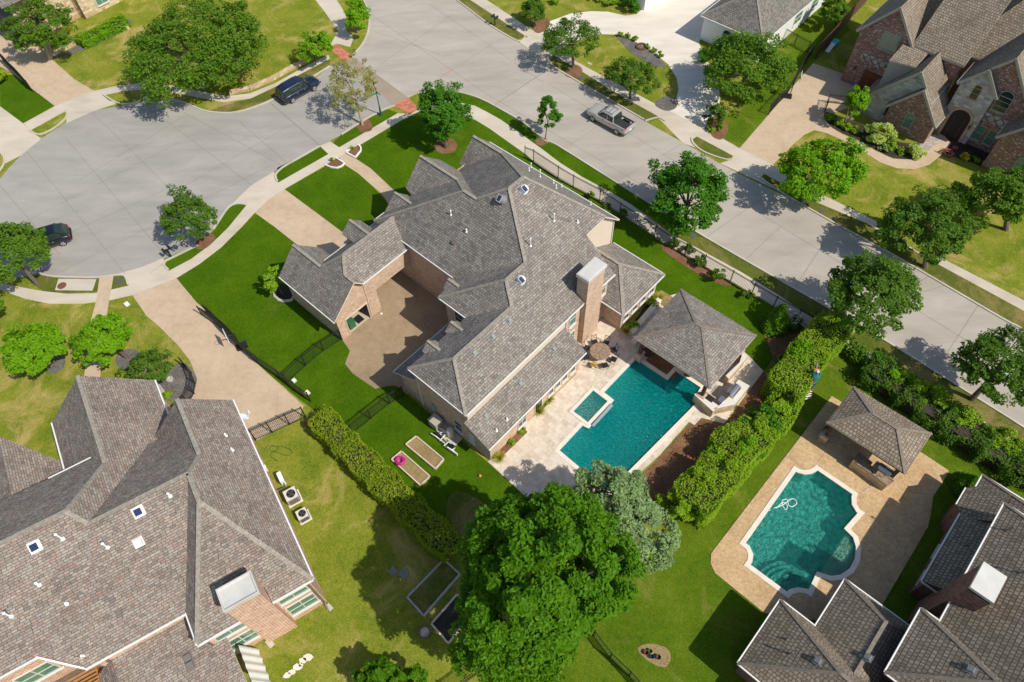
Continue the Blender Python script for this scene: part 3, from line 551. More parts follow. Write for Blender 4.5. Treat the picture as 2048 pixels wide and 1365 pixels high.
sheet('driveway_apron', [(503,371),(547,344),(553,352),(556,366),(569,379),(540,397),(510,426),(493,411),(475,407),(457,415)], 0.012, W, 'pale flared apron of the middle driveway')
sheet('driveway_apron', [(233,549),(283,535),(327,517),(329,530),(338,542),(353,557),(300,577),(265,591),(257,572),(250,553)], 0.012, W, 'pale flared apron of the lower left driveway')
sheet('entry_walk', [(640,293),(660,283),(681,297),(657,309)], 0.013, W, 'short pale walk from kerb to sidewalk')
sheet('utility_slab', [(117,558),(193,559),(185,582),(110,581)], 0.012, M['kerb'], 'grey slab with a manhole')
sheet('garden_path', [(199,556),(227,553),(223,578),(218,602),(213,637),(210,680),(200,756),(168,756),(180,660),(183,637),(192,605)], 0.0135, M['aggregate'], 'straight tan path through the left lawn')
sheet('driveway', [(265,591),(300,577),(353,557),(393,605),(447,655),(483,698),(533,745),(607,812),(598,838),(512,882),(470,860),(350,800),(380,798),(390,778),(392,752),(380,722),(357,692),(320,655),(293,632)], 0.0145, M['aggregate'], 'long tan driveway beside the lower left house')
sheet('driveway', [(569,379),(540,397),(510,426),(550,455),(593,489),(640,515),(700,530),(720,500),(689,468),(630,424)], 0.0145, M['aggregate'], 'tan driveway leading to the middle garage')
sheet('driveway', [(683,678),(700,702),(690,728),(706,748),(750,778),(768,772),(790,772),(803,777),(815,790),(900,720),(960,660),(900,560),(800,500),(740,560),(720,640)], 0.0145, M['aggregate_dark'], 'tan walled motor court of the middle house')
sheet('front_walk', [(678,315.6),(691,308),(716,321),(742,338),(768.5,363),(791,384),(815,410),(780,415),(765,389),(746,373.6),(716,347),(691,331)], 0.0145, M['aggregate'], 'curved tan front walk')
sheet('sidewalk', [(47,247),(110,213),(130,203),(133,222),(60,262)], 0.009, W, 'short pale sidewalk at the far left')
sheet('sidewalk', [(190,182),(233,172),(283,167),(333,170),(400,183),(453,193),(500,187),(550,167),(617,130),(657,110),(660,118),(560,170),(500,198),(447,205),(353,187),(290,180),(247,183),(203,192)], 0.009, W, 'curved sidewalk under the big oak')
sheet('driveway_apron', [(110,212),(130,203),(188,181),(205,191),(218,202),(240,206),(187,223),(133,247),(133,228),(128,218)], 0.012, W, 'pale apron of the upper left driveway')
sheet('driveway_apron', [(-60,190),(0,213),(47,248),(60,262),(83,278),(43,311),(10,328),(7,315),(0,307),(-60,300)], 0.0125, M['walk'], 'stained pale apron at the far left')
sheet('driveway', [(-30,20),(30,45),(60,80),(100,110),(107,122),(150,160),(188,182),(130,204),(110,213),(67,180),(20,143),(-30,120)], 0.0145, M['aggregate'], 'wide tan driveway at the upper left')
sheet('garden_path', [(288,168),(296,120),(306,120),(304,168),(312,180),(308,200),(286,199),(290,180)], 0.0135, W, 'short path under the oak shade')
sheet('sidewalk', [(615,-20),(660,-20),(683,15),(692,33),(690,60),(708,75),(700,95),(683,90),(672,88),(657,97),(676,62),(650,25)], 0.009, W, 'sidewalk beside the small round tree at the top')
sheet('crossing_ramp', [(657,97),(672,88),(705,112),(690,124)], 0.013, M['brick_paver'], 'red brick crossing ramp on the far side')
sheet('crossing_ramp', [(788,211),(815,196),(839,218),(820,229)], 0.013, M['brick_paver'], 'red brick crossing ramp on the near side')
sheet('sidewalk', [(905,-20),(940,0),(1050,72),(1058,74),(1071,63),(1063,60),(973,0),(945,-20)], 0.009, W, 'sidewalk past the mailbox')
sheet('sidewalk', [(1106,110),(1163,143),(1233,187),(1323,237),(1393,273),(1466,312),(1526,347),(1593,383),(1633,405),(1733,447),(1863,522),(2049,623),(2200,705),(2200,685),(2049,602),(1886,518),(1833,503),(1753,443),(1649,392),(1546,330),(1479,297),(1409,257),(1336,222),(1216,158),(1150,122),(1113,100)], 0.009, W, 'long straight sidewalk on the far side of the street')
sheet('driveway_apron', [(1033,81),(1046,80),(1058,72),(1075,62),(1140,88),(1108,109),(1096,118),(1112,137)], 0.012, W, 'apron beside the spreading tree')
sheet('driveway_apron', [(1316,236),(1323,236),(1338,222),(1409,256),(1393,274),(1384,280),(1392,296),(1366,287)], 0.012, W, 'apron behind the pickup truck')
sheet('driveway_apron', [(1462,320),(1466,312),(1480,297),(1546,330),(1528,347),(1522,357),(1560,384),(1440,327)], 0.0122, W, 'apron of the tan driveway')
sheet('driveway', [(1071,63),(1100,43),(1143,27),(1183,23),(1216,24),(1250,32),(1273,29),(1286,17),(1300,-10),(1420,-40),(1480,-40),(1445,30),(1403,67),(1398,87),(1413,120),(1436,160),(1440,200),(1436,225),(1409,257),(1338,222),(1352,200),(1357,180),(1354,158),(1337,130),(1300,100),(1263,80),(1233,70),(1203,69),(1170,76),(1140,90)], 0.0145, M['white_drive'], 'very pale curved driveway of the white house')
sheet('driveway', [(1479,297),(1626,127),(1693,150),(1739,177),(1700,215),(1649,233),(1659,253),(1686,270),(1726,287),(1753,303),(1786,318),(1826,320),(1846,310),(1866,290),(1873,280),(1880,262),(1905,270),(1899,287),(1896,297),(1879,313),(1859,330),(1829,339),(1793,337),(1759,325),(1726,303),(1683,280),(1653,267),(1629,261),(1609,270),(1586,290),(1546,330)], 0.0145, M['aggregate'], 'tan driveway with a curved walk to the arched entry')
# --- patios
PATIO = [(976,924),(1153,748),(1150,690),(1190,630),(1237,655),(1262,668),(1330,595),(1363,585),(1420,640),(1500,715),(1527,743),(1448,848),(1403,836),(1389,851),(1378,844),(1320,910),(1250,974),(1190,1045),(1110,1045),(1022,967)]
pm = MB(); pm.prism(XY(PATIO), -0.02, 0.03, 0, [POOL1_W, SPA_W]); o = pm.build('patio', M['travertine']); o['kind'] = 'structure'
cm = MB()
def coping(m_, W_, wd, z, h=0.05):
    n_ = len(W_)
    for i in range(n_):
        m_.bar(W_[i]+Vector((0, 0, z)), W_[(i+1) % n_]+Vector((0, 0, z)), wd, h)
def ring(m_, inner, outer, z0, z1):
    n_ = len(inner)
    for i in range(n_):
        j = (i+1) % n_; a, b, c_, d_ = inner[i], inner[j], outer[j], outer[i]; Z = lambda p, z: (p.x, p.y, z)
        q = [Z(a, z1), Z(b, z1), Z(c_, z1), Z(d_, z1)]
        if (Vector(q[1])-Vector(q[0])).cross(Vector(q[2])-Vector(q[0])).z < 0: q = q[::-1]
        m_.quad(*q); m_.quad(Z(a, z0), Z(b, z0), Z(b, z1), Z(a, z1)); m_.quad(Z(d_, z1), Z(c_, z1), Z(c_, z0), Z(d_, z0))
def pool(name, WL, depth, zw, pl, wt, lab, cat, out=None, zc=0.06, wc=0.32, px=None):
    t_ = thing(name, WL[0], lab, cat)
    b_ = MB(); b_.poly(WL, -depth, 0)
    n_ = len(WL)
    for i in range(n_):
        p, q = WL[i], WL[(i+1) % n_]; b_.quad((p.x, p.y, -depth), (q.x, q.y, -depth), (q.x, q.y, 0.02), (p.x, p.y, 0.02))
    b_.build('basin', M[pl], t_)
    s_ = MB(); s_.poly(WL, zw, 0); s_.build('water_surface', M[wt], t_)
    c_ = MB(); ring(c_, WL, out if out else inset(px, -wc), -0.02, zc); c_.build('coping', M['coping'], t_)
    return t_
pool1 = pool('swimming_pool', POOL1_W, 1.5, -0.1, 'plaster1', 'water1', 'large rectangular teal pool in front of the hipped pavilion', 'pool', px=POOL1)
st = MB(); a0, b0 = G(1208,785.5), G(1272,719); d_ = axis('a')
for k in range(3):
    st.box(((a0+b0)/2)+d_*(0.3+0.35*k)+Vector((0, 0, -0.35-0.3*k)), (b0-a0)*0.49, d_*0.35, Vector((0, 0, 0.06)))
a0, b0 = G(1119,901.5), G(1165,852)
for k in range(3):
    st.box(((a0+b0)/2)+d_*(0.25+0.3*k)+Vector((0, 0, -0.35-0.3*k)), (b0-a0)*0.49, d_*0.3, Vector((0, 0, 0.06)))
st.build('step', M['shelf_pl'], pool1)
sp = pool('spa', SPA_W, 1.0, 0.02, 'plaster1', 'water1', 'small square raised spa beside the large teal pool', 'spa', px=SPA, wc=0.26, zc=0.1)
sw = MB(); a0, b0 = G(1215,804), G(1175.6,846); sw.box((a0+b0)/2+d_*0.28+Vector((0, 0, 0.03)), (b0-a0)*0.5, d_*0.3, Vector((0, 0, 0.03))); sw.build('spillway', M['tile'], sp)
DECK2 = [(1663,793),(1700,815),(1760,850),(1841,905),(1897,942),(1885,965),(1866,993),(1861,1030),(1855,1055),(1766,1207),(1690,1250),(1529,1227),(1430,1147),(1421,1128),(1422,1108),(1433,1093)]
dm = MB(); dm.prism(catmull(XY(DECK2), 1), -0.02, 0.05, 0, [POOL2_W]); o = dm.build('pool_deck', M['stamped']); o['kind'] = 'structure'
jm = MB()
for p, q in [((1573,912),(1618,948)),((1500,1010),(1560,968)),((1433,1095),(1488,1132)),((1631,931),(1650,905)),((1716,988),(1766,960)),((1716,988),(1841,905)),((1729,1027),(1800,1075)),((1700,1060),(1780,1110)),((1650,1190),(1766,1110))]: jl(jm, p, q, 0.03, 0.056)
o = jm.build('deck_joints', M['joint']); o['kind'] = 'structure'
pool2 = pool('swimming_pool', POOL2_W, 1.4, -0.08, 'plaster2', 'water2', 'ornate scalloped turquoise pool with white coping on tan deck', 'pool', out=XY(POOL2_OUT), zc=0.09)
sh = MB(); sh.prism([G(*T5(990,462)), G(*T5(1030,500)), G(*T5(1045,560)), G(*T5(1040,630)), G(*T5(1005,695)), G(*T5(955,730)), G(*T5(890,742)), G(*T5(825,722))], -1.3, -0.22, 0); sh.build('tanning_shelf', M['shelf_pl'], pool2)
st = MB(); cc = G(*T5(700,880))
for k in range(3):
    r_ = 1.9+0.38*k; ps = [cc+axis('-a')*(r_*math.cos(t))*1.0+axis('-b')*0+Vector((0, 0, 0)) for t in ()]
    a_ = [cc+(axis('b')*math.cos(t)+axis('-a')*math.sin(t))*r_ for t in [math.pi*0.02+math.pi*0.55*i/10 for i in range(11)]]
    b_ = [cc+(axis('b')*math.cos(t)+axis('-a')*math.sin(t))*(r_+0.36) for t in [math.pi*0.02+math.pi*0.55*i/10 for i in range(11)]]
    for i in range(10):
        Z = lambda p: (p.x, p.y, -0.3-0.28*k); st.quad(Z(a_[i]), Z(a_[i+1]), Z(b_[i+1]), Z(b_[i]))
st.build('step', M['plaster2'], pool2)
# hose in pool 2
hz = MB(); hp = [T5(545,320),T5(600,300),T5(640,270),T5(665,265),T5(683,290),T5(660,310),T5(635,305),T5(630,285),T5(622,268),T5(595,275),T5(600,310),T5(618,330),T5(625,305),T5(600,285),T5(560,320)]
hz.tube(catmull([G(*q)+Vector((0, 0, 0.0)) for q in hp], 4, False), 0.03, 5)
tag(hz.build('cleaner_hose', M['white'], smooth=True), 'white looped cleaner hose floating on the scalloped turquoise pool', 'hose')
# --- planting beds
def bed(px, mat, lab, z=0.022, smooth=4, name='planting_bed'): return sheet(name, px, z, M[mat], lab, smooth=smooth)
bed([(868,292),(880,278),(905,279),(915,292),(905,306),(880,307)], 'mulch', 'round mulch ring under the round tree')
bed([(1072,280),(1088,276),(1097,284),(1085,292),(1072,289)], 'mulch', 'mulch patch under the slim tree')
bed([(716,252),(735,240),(744,250),(742,262),(722,265),(716,258)], 'mulch', 'mulch patch under the sparse budding tree')
bed([(395,480),(425,468),(430,480),(410,498),(392,497)], 'mulch', 'mulch patch beneath the tree at the turning circle')
bed([(95,715),(108,705),(128,712),(130,730),(118,745),(98,745)], 'gravel', 'gravel ring under the leftmost bright tree')
bed([(232,715),(250,700),(275,702),(280,720),(262,738),(240,740)], 'gravel', 'gravel ring under the second bright tree')
bed([(300,765),(335,742),(365,725),(392,752),(390,778),(378,800),(330,800)], 'gravel', 'gravel bed by the curved iron fence')
bed([(548,582),(560,570),(585,575),(588,592),(575,602),(556,600)], 'soil', 'soil bed with pale stone edging')
bed([(1330,488),(1360,505),(1385,521),(1430,545),(1462,566),(1450,572),(1410,556),(1365,530),(1325,500)], 'mulch', 'mulch strip along the iron fence')
bed([(1520,640),(1560,640),(1600,655),(1590,720),(1560,745),(1540,700)], 'mulch', 'brown mulch bed under the clipped evergreen')
bed([(1270,640),(1300,600),(1316,586),(1322,600),(1290,640),(1262,668),(1245,665)], 'soil', 'narrow planted bed beside the brick sunroom', z=0.036, smooth=0)
bed([(1068,808),(1088,790),(1104,800),(1084,822)], 'soil', 'small square patio bed by the kitchen wall', z=0.036, smooth=0)
bed([(1000,880),(1044,852),(1055,865),(1014,905),(996,922),(984,918)], 'mulch', 'long patio bed with small shrubs', z=0.036, smooth=0)
bed([(1233,72),(1263,82),(1300,102),(1330,130),(1320,134),(1290,125),(1262,105),(1245,88)], 'gravel', 'dark gravel crescent bed inside the drive')
bed([(1310,210),(1322,196),(1345,194),(1356,203),(1350,218),(1330,222)], 'gravel', 'oval pebble bed at the tip of the island lawn')
bed([(150,95),(250,40),(258,55),(200,88),(140,110),(110,118)], 'gravel', 'dark gravel bed below the clipped hedge')
bed([(1650,225),(1700,240),(1750,262),(1800,285),(1840,288),(1850,300),(1826,318),(1786,316),(1753,301),(1726,285),(1686,268),(1659,251)], 'soil', 'dark front bed of the mottled brick house')
bed([(1840,290),(1862,270),(1885,280),(1868,292),(1850,308),(1835,317)], 'river_rock', 'strip of river rock beside the entry walk', z=0.026)
bed([(1880,262),(1990,300),(2048,330),(2048,360),(1990,345),(1940,325),(1897,310),(1890,300),(1900,285)], 'soil', 'dark flower bed right of the entry', smooth=0)
bed([(1252,982),(1322,912),(1380,848),(1404,838),(1450,850),(1527,745),(1565,790),(1500,880),(1420,960),(1340,1040),(1290,1010)], 'mulch', 'shaded bed behind the pool coping', smooth=0)
bed([(905,985),(955,998),(1000,1050),(960,1090),(895,1045)], 'verge', 'thin grass in the shade of the big pecan tree')
bed([(600,845),(640,872),(700,930),(780,1010),(850,1070),(900,1110),(905,1085),(850,1035),(760,955),(680,880),(625,840)], 'mulch', 'leaf litter along the clipped hedge', z=0.018, smooth=0)
bed([(1060,45),(1085,35),(1100,45),(1090,62),(1072,66)], 'mulch', 'mulch patch beneath the dark shrubby tree')
bed([(1148,130),(1165,140),(1155,158),(1130,150)], 'mulch', 'mulch patch below the spreading tree')
bed([(1415,238),(1440,235),(1456,250),(1452,270),(1440,280),(1422,270)], 'mulch', 'mulch patch at the corner shrub')
bed([(1275,1300),(1295,1288),(1330,1295),(1342,1315),(1330,1335),(1300,1325)], 'straw', 'trampled straw coloured patch on the lawn')
bed([(2005,-60),(2005,-60),(2006,-60)], 'mulch', None) if False else None
# mulch / retaining wall under the oak
for nm, lab, pts, w_, h_, mt in (('retaining_wall', 'low tan stone retaining wall along the sidewalk', [(460,188),(500,180),(545,160),(590,135),(620,122)], 0.5, 0.35, 'stone_tan'),
                        ('retaining_wall', 'low tan stone edging wall below the gravel bed', [(100,115),(160,85),(245,52),(258,60)], 0.35, 0.4, 'stone_tan')):
    r_ = MB(); P = [G(*q) for q in pts]
    for i in range(len(P)-1): r_.bar(P[i]+Vector((0, 0, h_/2)), P[i+1]+Vector((0, 0, h_/2)), w_, h_)
    tag(r_.build(nm, M[mt]), lab, 'wall', 'low stone walls')
# ================================================================ HOUSES
UPV = Vector((0, 0, 1))
class GutterRun(list):
    def bar(s, *a): s.append(('bar', a))
    def build(s, name, mat, par):
        for k in s:
            m_ = MB()
            if k[0] == 'bar': m_.bar(*k[1])
            else: gutter0(m_, *k[1])
            m_.build(name, mat, par)
gutter0 = gutter
def gutter(g_, *a): g_.append(('g', a))
def pipe_vent(base, h, lab, r_=0.042, cap=True, par=None, mat='white'):
    """white vent pipe with a storm collar and cap, standing on a roof"""
    t_ = MB(); b_ = Vector(base); t_.tube([b_+Vector((0, 0, -0.1)), b_+Vector((0, 0, h))], r_, 8)
    t_.lathe(b_, [(r_*2.6, -0.06), (r_*2.4, 0.02), (r_*1.3, 0.07), (r_*1.2, 0.12)], 10)
    if cap: t_.lathe(b_+Vector((0, 0, h)), [(r_*1.7, -0.06), (r_*1.9, 0.0), (r_*1.2, 0.07), (0.001, 0.1)], 10)
    return t_.build('vent_pipe', M[mat], par)
def on_roof(u, v, V, face, ang=AN):
    """world point where the view ray of a photo pixel meets a roof plane"""
    P = [Vector(V[k]) if isinstance(k, str) else Vector(k) for k in face[:3]]
    n_ = (P[1]-P[0]).cross(P[2]-P[0]).normalized(); a = G(u, v, 0); o_ = Vector((0, 0, H)); d = a-o_
    t = (P[0]-o_).dot(n_)/d.dot(n_); return o_+d*t
def roof_normal(V, face):
    P = [Vector(V[k]) if isinstance(k, str) else Vector(k) for k in face[:3]]
    n_ = (P[1]-P[0]).cross(P[2]-P[0]).normalized(); return n_ if n_.z > 0 else -n_
def box_vent(p, nrm, fall, par, mat='metal', s=0.2, name='box_vent'):
    t_ = MB(); f = (fall-nrm*fall.dot(nrm)).normalized(); x = f.cross(nrm)
    t_.box(p+nrm*0.09, x*s, f*s, nrm*0.09); t_.box(p+nrm*0.01, x*(s+0.08), f*(s+0.08), nrm*0.02)
    return t_.build(name, M[mat], par)
def solar_fan(p, nrm, fall, par, dome='metal'):
    f = (fall-nrm*fall.dot(nrm)).normalized(); x = f.cross(nrm)
    t_ = MB(); k = 20; R_ = 0.34
    ringf = lambda r_, h_: [p+nrm*h_+(x*math.cos(2*math.pi*i/k)+f*math.sin(2*math.pi*i/k))*r_ for i in range(k)]
    prof = [(R_*1.15, 0.02), (R_*1.1, 0.06), (R_*0.8, 0.1), (R_*0.8, 0.16), (R_*1.05, 0.19), (R_*0.9, 0.3), (R_*0.5, 0.37), (0.01, 0.39)]
    rs = [ringf(*q) for q in prof]
    for i in range(len(rs)-1):
        for j in range(k): t_.quad(rs[i][j], rs[i][(j+1) % k], rs[i+1][(j+1) % k], rs[i+1][j])
    o_ = t_.build('attic_fan', M[dome], par, smooth=True)
    q = MB(); c_ = p+nrm*0.42+x*0.12; q.box(c_, x*0.17, f*0.24, nrm*0.015); qo = q.build('solar_panel', M['panel'], o_)
    r_ = MB()
    for s_ in (-1, 1): r_.box(c_+x*0.185*s_, x*0.015, f*0.27, nrm*0.022); r_.box(c_+f*0.255*s_, x*0.17, f*0.015, nrm*0.02)
    r_.build('panel_frame', M['frame'], o_); return o_
# ---------------------------------------------------------------- the middle house
house = thing('brick_house', AB(-26, 24), 'large brick house with a grey brown hipped roof beside the rectangular pool', 'house')
V = SOL['MAIN']; g = SOL['garage']; pr = SOL['porch']; g5 = SOL['G5']; su = SOL['sunroom']
rf = MB()
# hidden joints closed with helper vertices
V['S1'] = tuple(Vector(V['S1'])); 
FM = [('-b', ['W3', 'w3b', 's3', 'j2', 'apex', 'G2j', 'G2h']), ('-a', ['W2', 'h2', 'j2', 's3']), ('-b', ['W2', 's2', 'j1', 'h2']), ('-a', ['j1', 'r1', 'W1', AB(-25.06, 21.4, 5.64), 's2']),
      ('-b', ['W1', 'S1', 'r1']), ('a', ['S1', 'E1', 'e2', 'e3', 'rne', 'apex', 'j2', 'h2', 'j1', 'r1']), ('b', ['rne', 'e3', 'EN', 'G1e', 'G1p', 'G1r']),
      ('-b', ['G1p', 'G1r', 'G1v', 'G1l']), ('-a', ['G1r', 'rne', 'apex', 'G2j', 'G2v', 'G1v']), ('b', ['G2p', 'G2r', 'G2h', 'G2j', 'G2v', 'G2e']),
      ('-a', ['G2r', 'G2h', 'W3', AB(-38.07, 24.5, 5.64), 'G2w']), ('-b', ['G2p', 'G2r', 'G2w', 'G2l'])]
roof_faces(rf, V, FM)
# garage wing: garage gable plus the higher link that bridges the drive
FG = [('a', ['Lr1', 'Lr2', 'Gr1', 'Le2', AB(-34.01, 23.3, 5.08), AB(-34.9, 23.45, 5.88)]), ('-b', ['Gr2', 'Gr1', 'Lr2', 'NGr', 'NGp', 'Ge1', 'Ge2']), ('-a', ['Lr2', 'Lr1', AB(-38.75, 24.2, 4.5), AB(-38.75, 17.6, 4.5), 'NGr']), ('b', ['NGp', 'NGr', AB(-38.4, 19.3, 3.2), AB(-41.3, 19.3, 3.2)]),
      ('b', ['Gr2', 'Gr1', AB(-35.0, 18.3, 5.2), AB(-33.93, 18.3, 5.2)])]
roof_faces(rf, g, FG)
g5 = {'p': g['G5p'], 'r': g['G5r'], 'el': g['G5l'], 'vl': g['G5v'], 'er': g['G5e'], 'vr': g['G5w']}
# entry bay, small entry gable
def gable_bit(m_, q, back, drop=0.0):
    roof_faces(m_, q, back)
pr['er2'] = tuple(AB(-36.0, 27.2, 5.6)); pr['el2'] = tuple(AB(-37.0, 24.54, 5.64))
roof_faces(rf, pr, [('b', ['p', 'r', 'er2', tuple(AB(-38.05, 27.2, 5.75))]), ('-b', ['p', 'r', 'el2', 'el'])])
roof_faces(rf, g5, [('b', ['p', 'r', 'vr', 'er']), ('-b', ['p', 'r', 'vl', 'el'])])
for k in ('D1', 'D2', 'D3'): roof_faces(rf, SOL[k], [('b', ['p', 'r', 'vr', 'er']), ('-b', ['p', 'r', 'vl', 'el'])], th=0.1)
roof_faces(rf, su, [('a', ['sp', 'S', 'E']), ('b', ['sp', tuple(AB(-22.6, 33.97, 4.46)), tuple(AB(-22.6, 36.86, 2.72)), 'E']), ('-b', ['sp', tuple(AB(-22.6, 33.97, 4.46)), tuple(AB(-22.6, 31.1, 2.72)), 'S'])])
LB = [AB(-17.15, 15.03, 2.75), AB(-17.15, 26.28, 2.75), AB(-19.45, 26.28, 4.1), AB(-19.45, 14.98, 4.1)]
roof_faces(rf, {}, [('a', LB)])
SKR = [AB(-27.3, 15.0, 2.72), AB(-27.3, 21.3, 2.72), AB(-24.7, 21.3, 4.3), AB(-24.7, 15.0, 4.3)]
roof_faces(rf, {}, [('-a', SKR)])
rf.build('roof', [M['sh_main'], M['cream']], house)
cp = MB()
for a_, b_ in (('apex','rne'),('apex','j2'),('j2','h2'),('h2','j1'),('j1','r1'),('r1','W1'),('r1','S1'),('h2','W2'),('rne','e3'),('rne','G1r'),('G1r','G1p'),('apex','G2j'),('G2j','G2h'),('G2h','G2r'),('G2r','G2p'),('G2h','W3')): cap_line(cp, V[a_], V[b_])
for a_, b_ in (('Lr1','Lr2'),('Lr2','Gr1'),('Gr1','Gr2'),('Lr2','NGr'),('NGr','NGp')): cap_line(cp, g[a_], g[b_])
for q in (pr, g5, SOL['D1'], SOL['D2'], SOL['D3']): cap_line(cp, q['p'], q['r'], 0.26)
for a_, b_ in (('sp','S'),('sp','E')): cap_line(cp, su[a_], su[b_])
cap_line(cp, su['sp'], AB(-22.6, 33.97, 4.46))
cp.build('ridge_cap', M['sh_cap'], house)
gt = GutterRun()
A_, NA, B_, NB = axis('a'), axis('-a'), axis('b'), axis('-b')
for p, q, o_ in ((V['w3b'], V['s3'], NB), (V['W2'], V['s2'], NB), (V['W2'], AB(-28.05, 21.9, 5.64), NA), (V['W1'], V['S1'], NB), (V['S1'], AB(-19.08, 28.0, 5.64), A_), (AB(-19.08, 30.3, 5.64), V['E1'], A_),
                 (V['EN'], V['G1e'], B_), (V['W3'], AB(-38.07, 24.5, 5.64), NA), (LB[0], LB[1], A_), (SKR[0], SKR[1], NA), (su['S'], su['E'], A_), (su['S'], AB(-19.4, 31.1, 2.72), NB), (su['E'], AB(-22.6, 36.86, 2.72), B_),
                 (g['Ge1'], g['Ge2'], NB), (g['Le2'], AB(-34.01, 23.3, 5.08), A_), (AB(-38.75, 17.9, 4.5), AB(-38.75, 20.5, 4.5), NA), (AB(-38.75, 22.7, 4.5), AB(-38.75, 24.2, 4.5), NA)): gutter(gt, p, q, o_)
gt.build('gutter', M['gutter'], house)
W_ = MB(); cw = MB(); cw2 = MB()
WP = lambda a, b: AB(a, b)
def wq(a0, b0, a1, b1, z0, z1, m_=W_, z1b=None): wall_quad(m_, AB(a0, b0), AB(a1, b1), z0, z1, 0, z1b)
wq(-24.72, 15.33, -19.41, 15.33, 0, 5.6); wq(-24.72, 15.33, -24.72, 21.42, 3.9, 5.6); wq(-24.72, 21.42, -27.68, 21.42, 0, 5.6); wq(-27.68, 21.42, -27.68, 23.63, 0, 5.6)
wq(-27.68, 23.63, -37.72, 23.63, 0, 5.6); wq(-37.72, 23.63, -37.9, 24.85, 0, 5.6); wq(-37.2, 32.1, -37.2, 33.5, 0, 5.5)
wall_poly(W_, [(AB(-37.85, 24.8), 0), (AB(-37.85, 27.3), 0), (AB(-37.85, 27.3), 5.6), (AB(-37.85, 25.95), 6.85), (AB(-37.85, 24.8), 5.75)])
wall_poly(W_, [(AB(-38.3, 27.75), 0), (AB(-38.3, 31.9), 0), (AB(-38.3, 31.9), 5.95), (AB(-38.3, 29.63), 8.15), (AB(-38.3, 27.75), 6.35)]); wq(-38.3, 27.75, -36.8, 27.75, 0, 6.0); wq(-38.3, 31.9, -36.8, 31.9, 0, 5.8)
wall_poly(W_, [(AB(-37.55, 33.5), 0), (AB(-37.55, 36.62), 0), (AB(-37.55, 36.62), 5.8), (AB(-37.55, 35.29), 7.1), (AB(-37.55, 33.5), 5.4)])
wq(-37.55, 36.62, -22.76, 36.62, 0, 5.6)
wall_poly(cw2, [(AB(-22.71, 32.2), 2.5), (AB(-22.71, 36.62), 2.5), (AB(-22.71, 36.62), 5.8), (AB(-22.71, 34.75), 7.6), (AB(-22.71, 32.2), 7.6)])
wall_quad(cw, AB(-19.41, 15.33), AB(-19.41, 26.3), 3.6, 5.6)
wq(-19.41, 26.3, -19.41, 31.68, 0, 5.6); wall_poly(W_, [(AB(-19.41, 31.68), 0), (AB(-22.71, 31.68), 0), (AB(-22.71, 31.68), 7.6), (AB(-19.41, 31.68), 5.6)])
wq(-17.5, 15.35, -17.5, 26.05, 0, 2.7)
wall_poly(W_, [(AB(-19.41, 15.35), 0), (AB(-17.5, 15.35), 0), (AB(-17.5, 15.35), 2.72), (AB(-19.41, 15.35), 3.9)]); wall_poly(W_, [(AB(-19.41, 26.05), 0), (AB(-17.5, 26.05), 0), (AB(-17.5, 26.05), 2.72), (AB(-19.41, 26.05), 3.9)])
wq(-19.41, 31.45, -17.48, 31.45, 0, 2.68); wq(-17.48, 31.45, -17.48, 36.5, 0, 2.68); wq(-17.48, 36.5, -22.71, 36.5, 0, 2.68)
wq(-26.95, 15.35, -26.95, 21.2, 0, 2.7); wall_poly(W_, [(AB(-26.95, 15.35), 0), (AB(-24.72, 15.35), 0), (AB(-24.72, 15.35), 4.1), (AB(-26.95, 15.35), 2.75)])
# garage walls; the door opening is left open, the link above the drive is open below
ga, dz1, bl, brr = -34.42, 2.2, 15.95, 18.35
wq(-41.1, 15.17, ga, 15.17, 0, 3.2); wall_quad(W_, AB(ga, 15.17), AB(ga, bl), 0, dz1); wall_quad(W_, AB(ga, brr), AB(ga, 19.56), 0, dz1)
wall_poly(W_, [(AB(ga, 15.17), dz1), (AB(ga, 19.56), dz1), (AB(ga, 19.56), 5.05), (AB(ga, 18.3), 5.05), (AB(ga, 17.57), 5.85), (AB(ga, 15.17), 3.4)])
wq(ga, 19.56, -38.4, 19.56, 0, 5.0); wq(ga, 19.56, ga, 23.63, 2.8, 5.05); wq(ga+0.02, 23.63, -38.4, 23.61, 0, 5.0)
wall_poly(W_, [(AB(-41.1, 15.17), 0), (AB(-41.1, 19.0), 0), (AB(-41.1, 19.0), 3.5), (AB(-41.1, 17.06), 5.3), (AB(-41.1, 15.17), 3.4)])
wq(-41.1, 19.0, -38.4, 19.0, 0, 3.4); wq(-38.4, 19.0, -38.4, 19.6, 0, 4.5); wq(-38.4, 19.6, -38.4, 23.63, 2.8, 4.5)
wall_poly(W_, [(AB(-38.85, 20.75), 2.8), (AB(-38.85, 22.4), 2.8), (AB(-38.85, 22.4), 5.6), (AB(-38.85, 21.54), 6.35), (AB(-38.85, 20.75), 5.6)]); wq(-38.85, 20.75, -37.6, 20.75, 2.8, 5.5); wq(-38.85, 22.4, -37.6, 22.4, 2.8, 5.5)
for k in ('D1', 'D2', 'D3'):
    q = {n_: Vector(v_) for n_, v_ in SOL[k].items()}; s_ = axis('a')*0.18
    el, er, p_ = q['el']+s_, q['er']+s_, q['p']+s_; bb = B_*0.12
    W_.face([el+bb-Vector((0, 0, 0.9)), er-bb-Vector((0, 0, 0.9)), er-bb-Vector((0, 0, 0.08)), p_-Vector((0, 0, 0.08)), el+bb-Vector((0, 0, 0.08))], [(0, 0), (1.1, 0), (1.1, 0.8), (0.55, 1.4), (0, 0.8)])
W_.build('wall', M['br_main'], house); cw.build('siding', M['cream'], house); cw2.build('gable_siding', M['cream'], house)
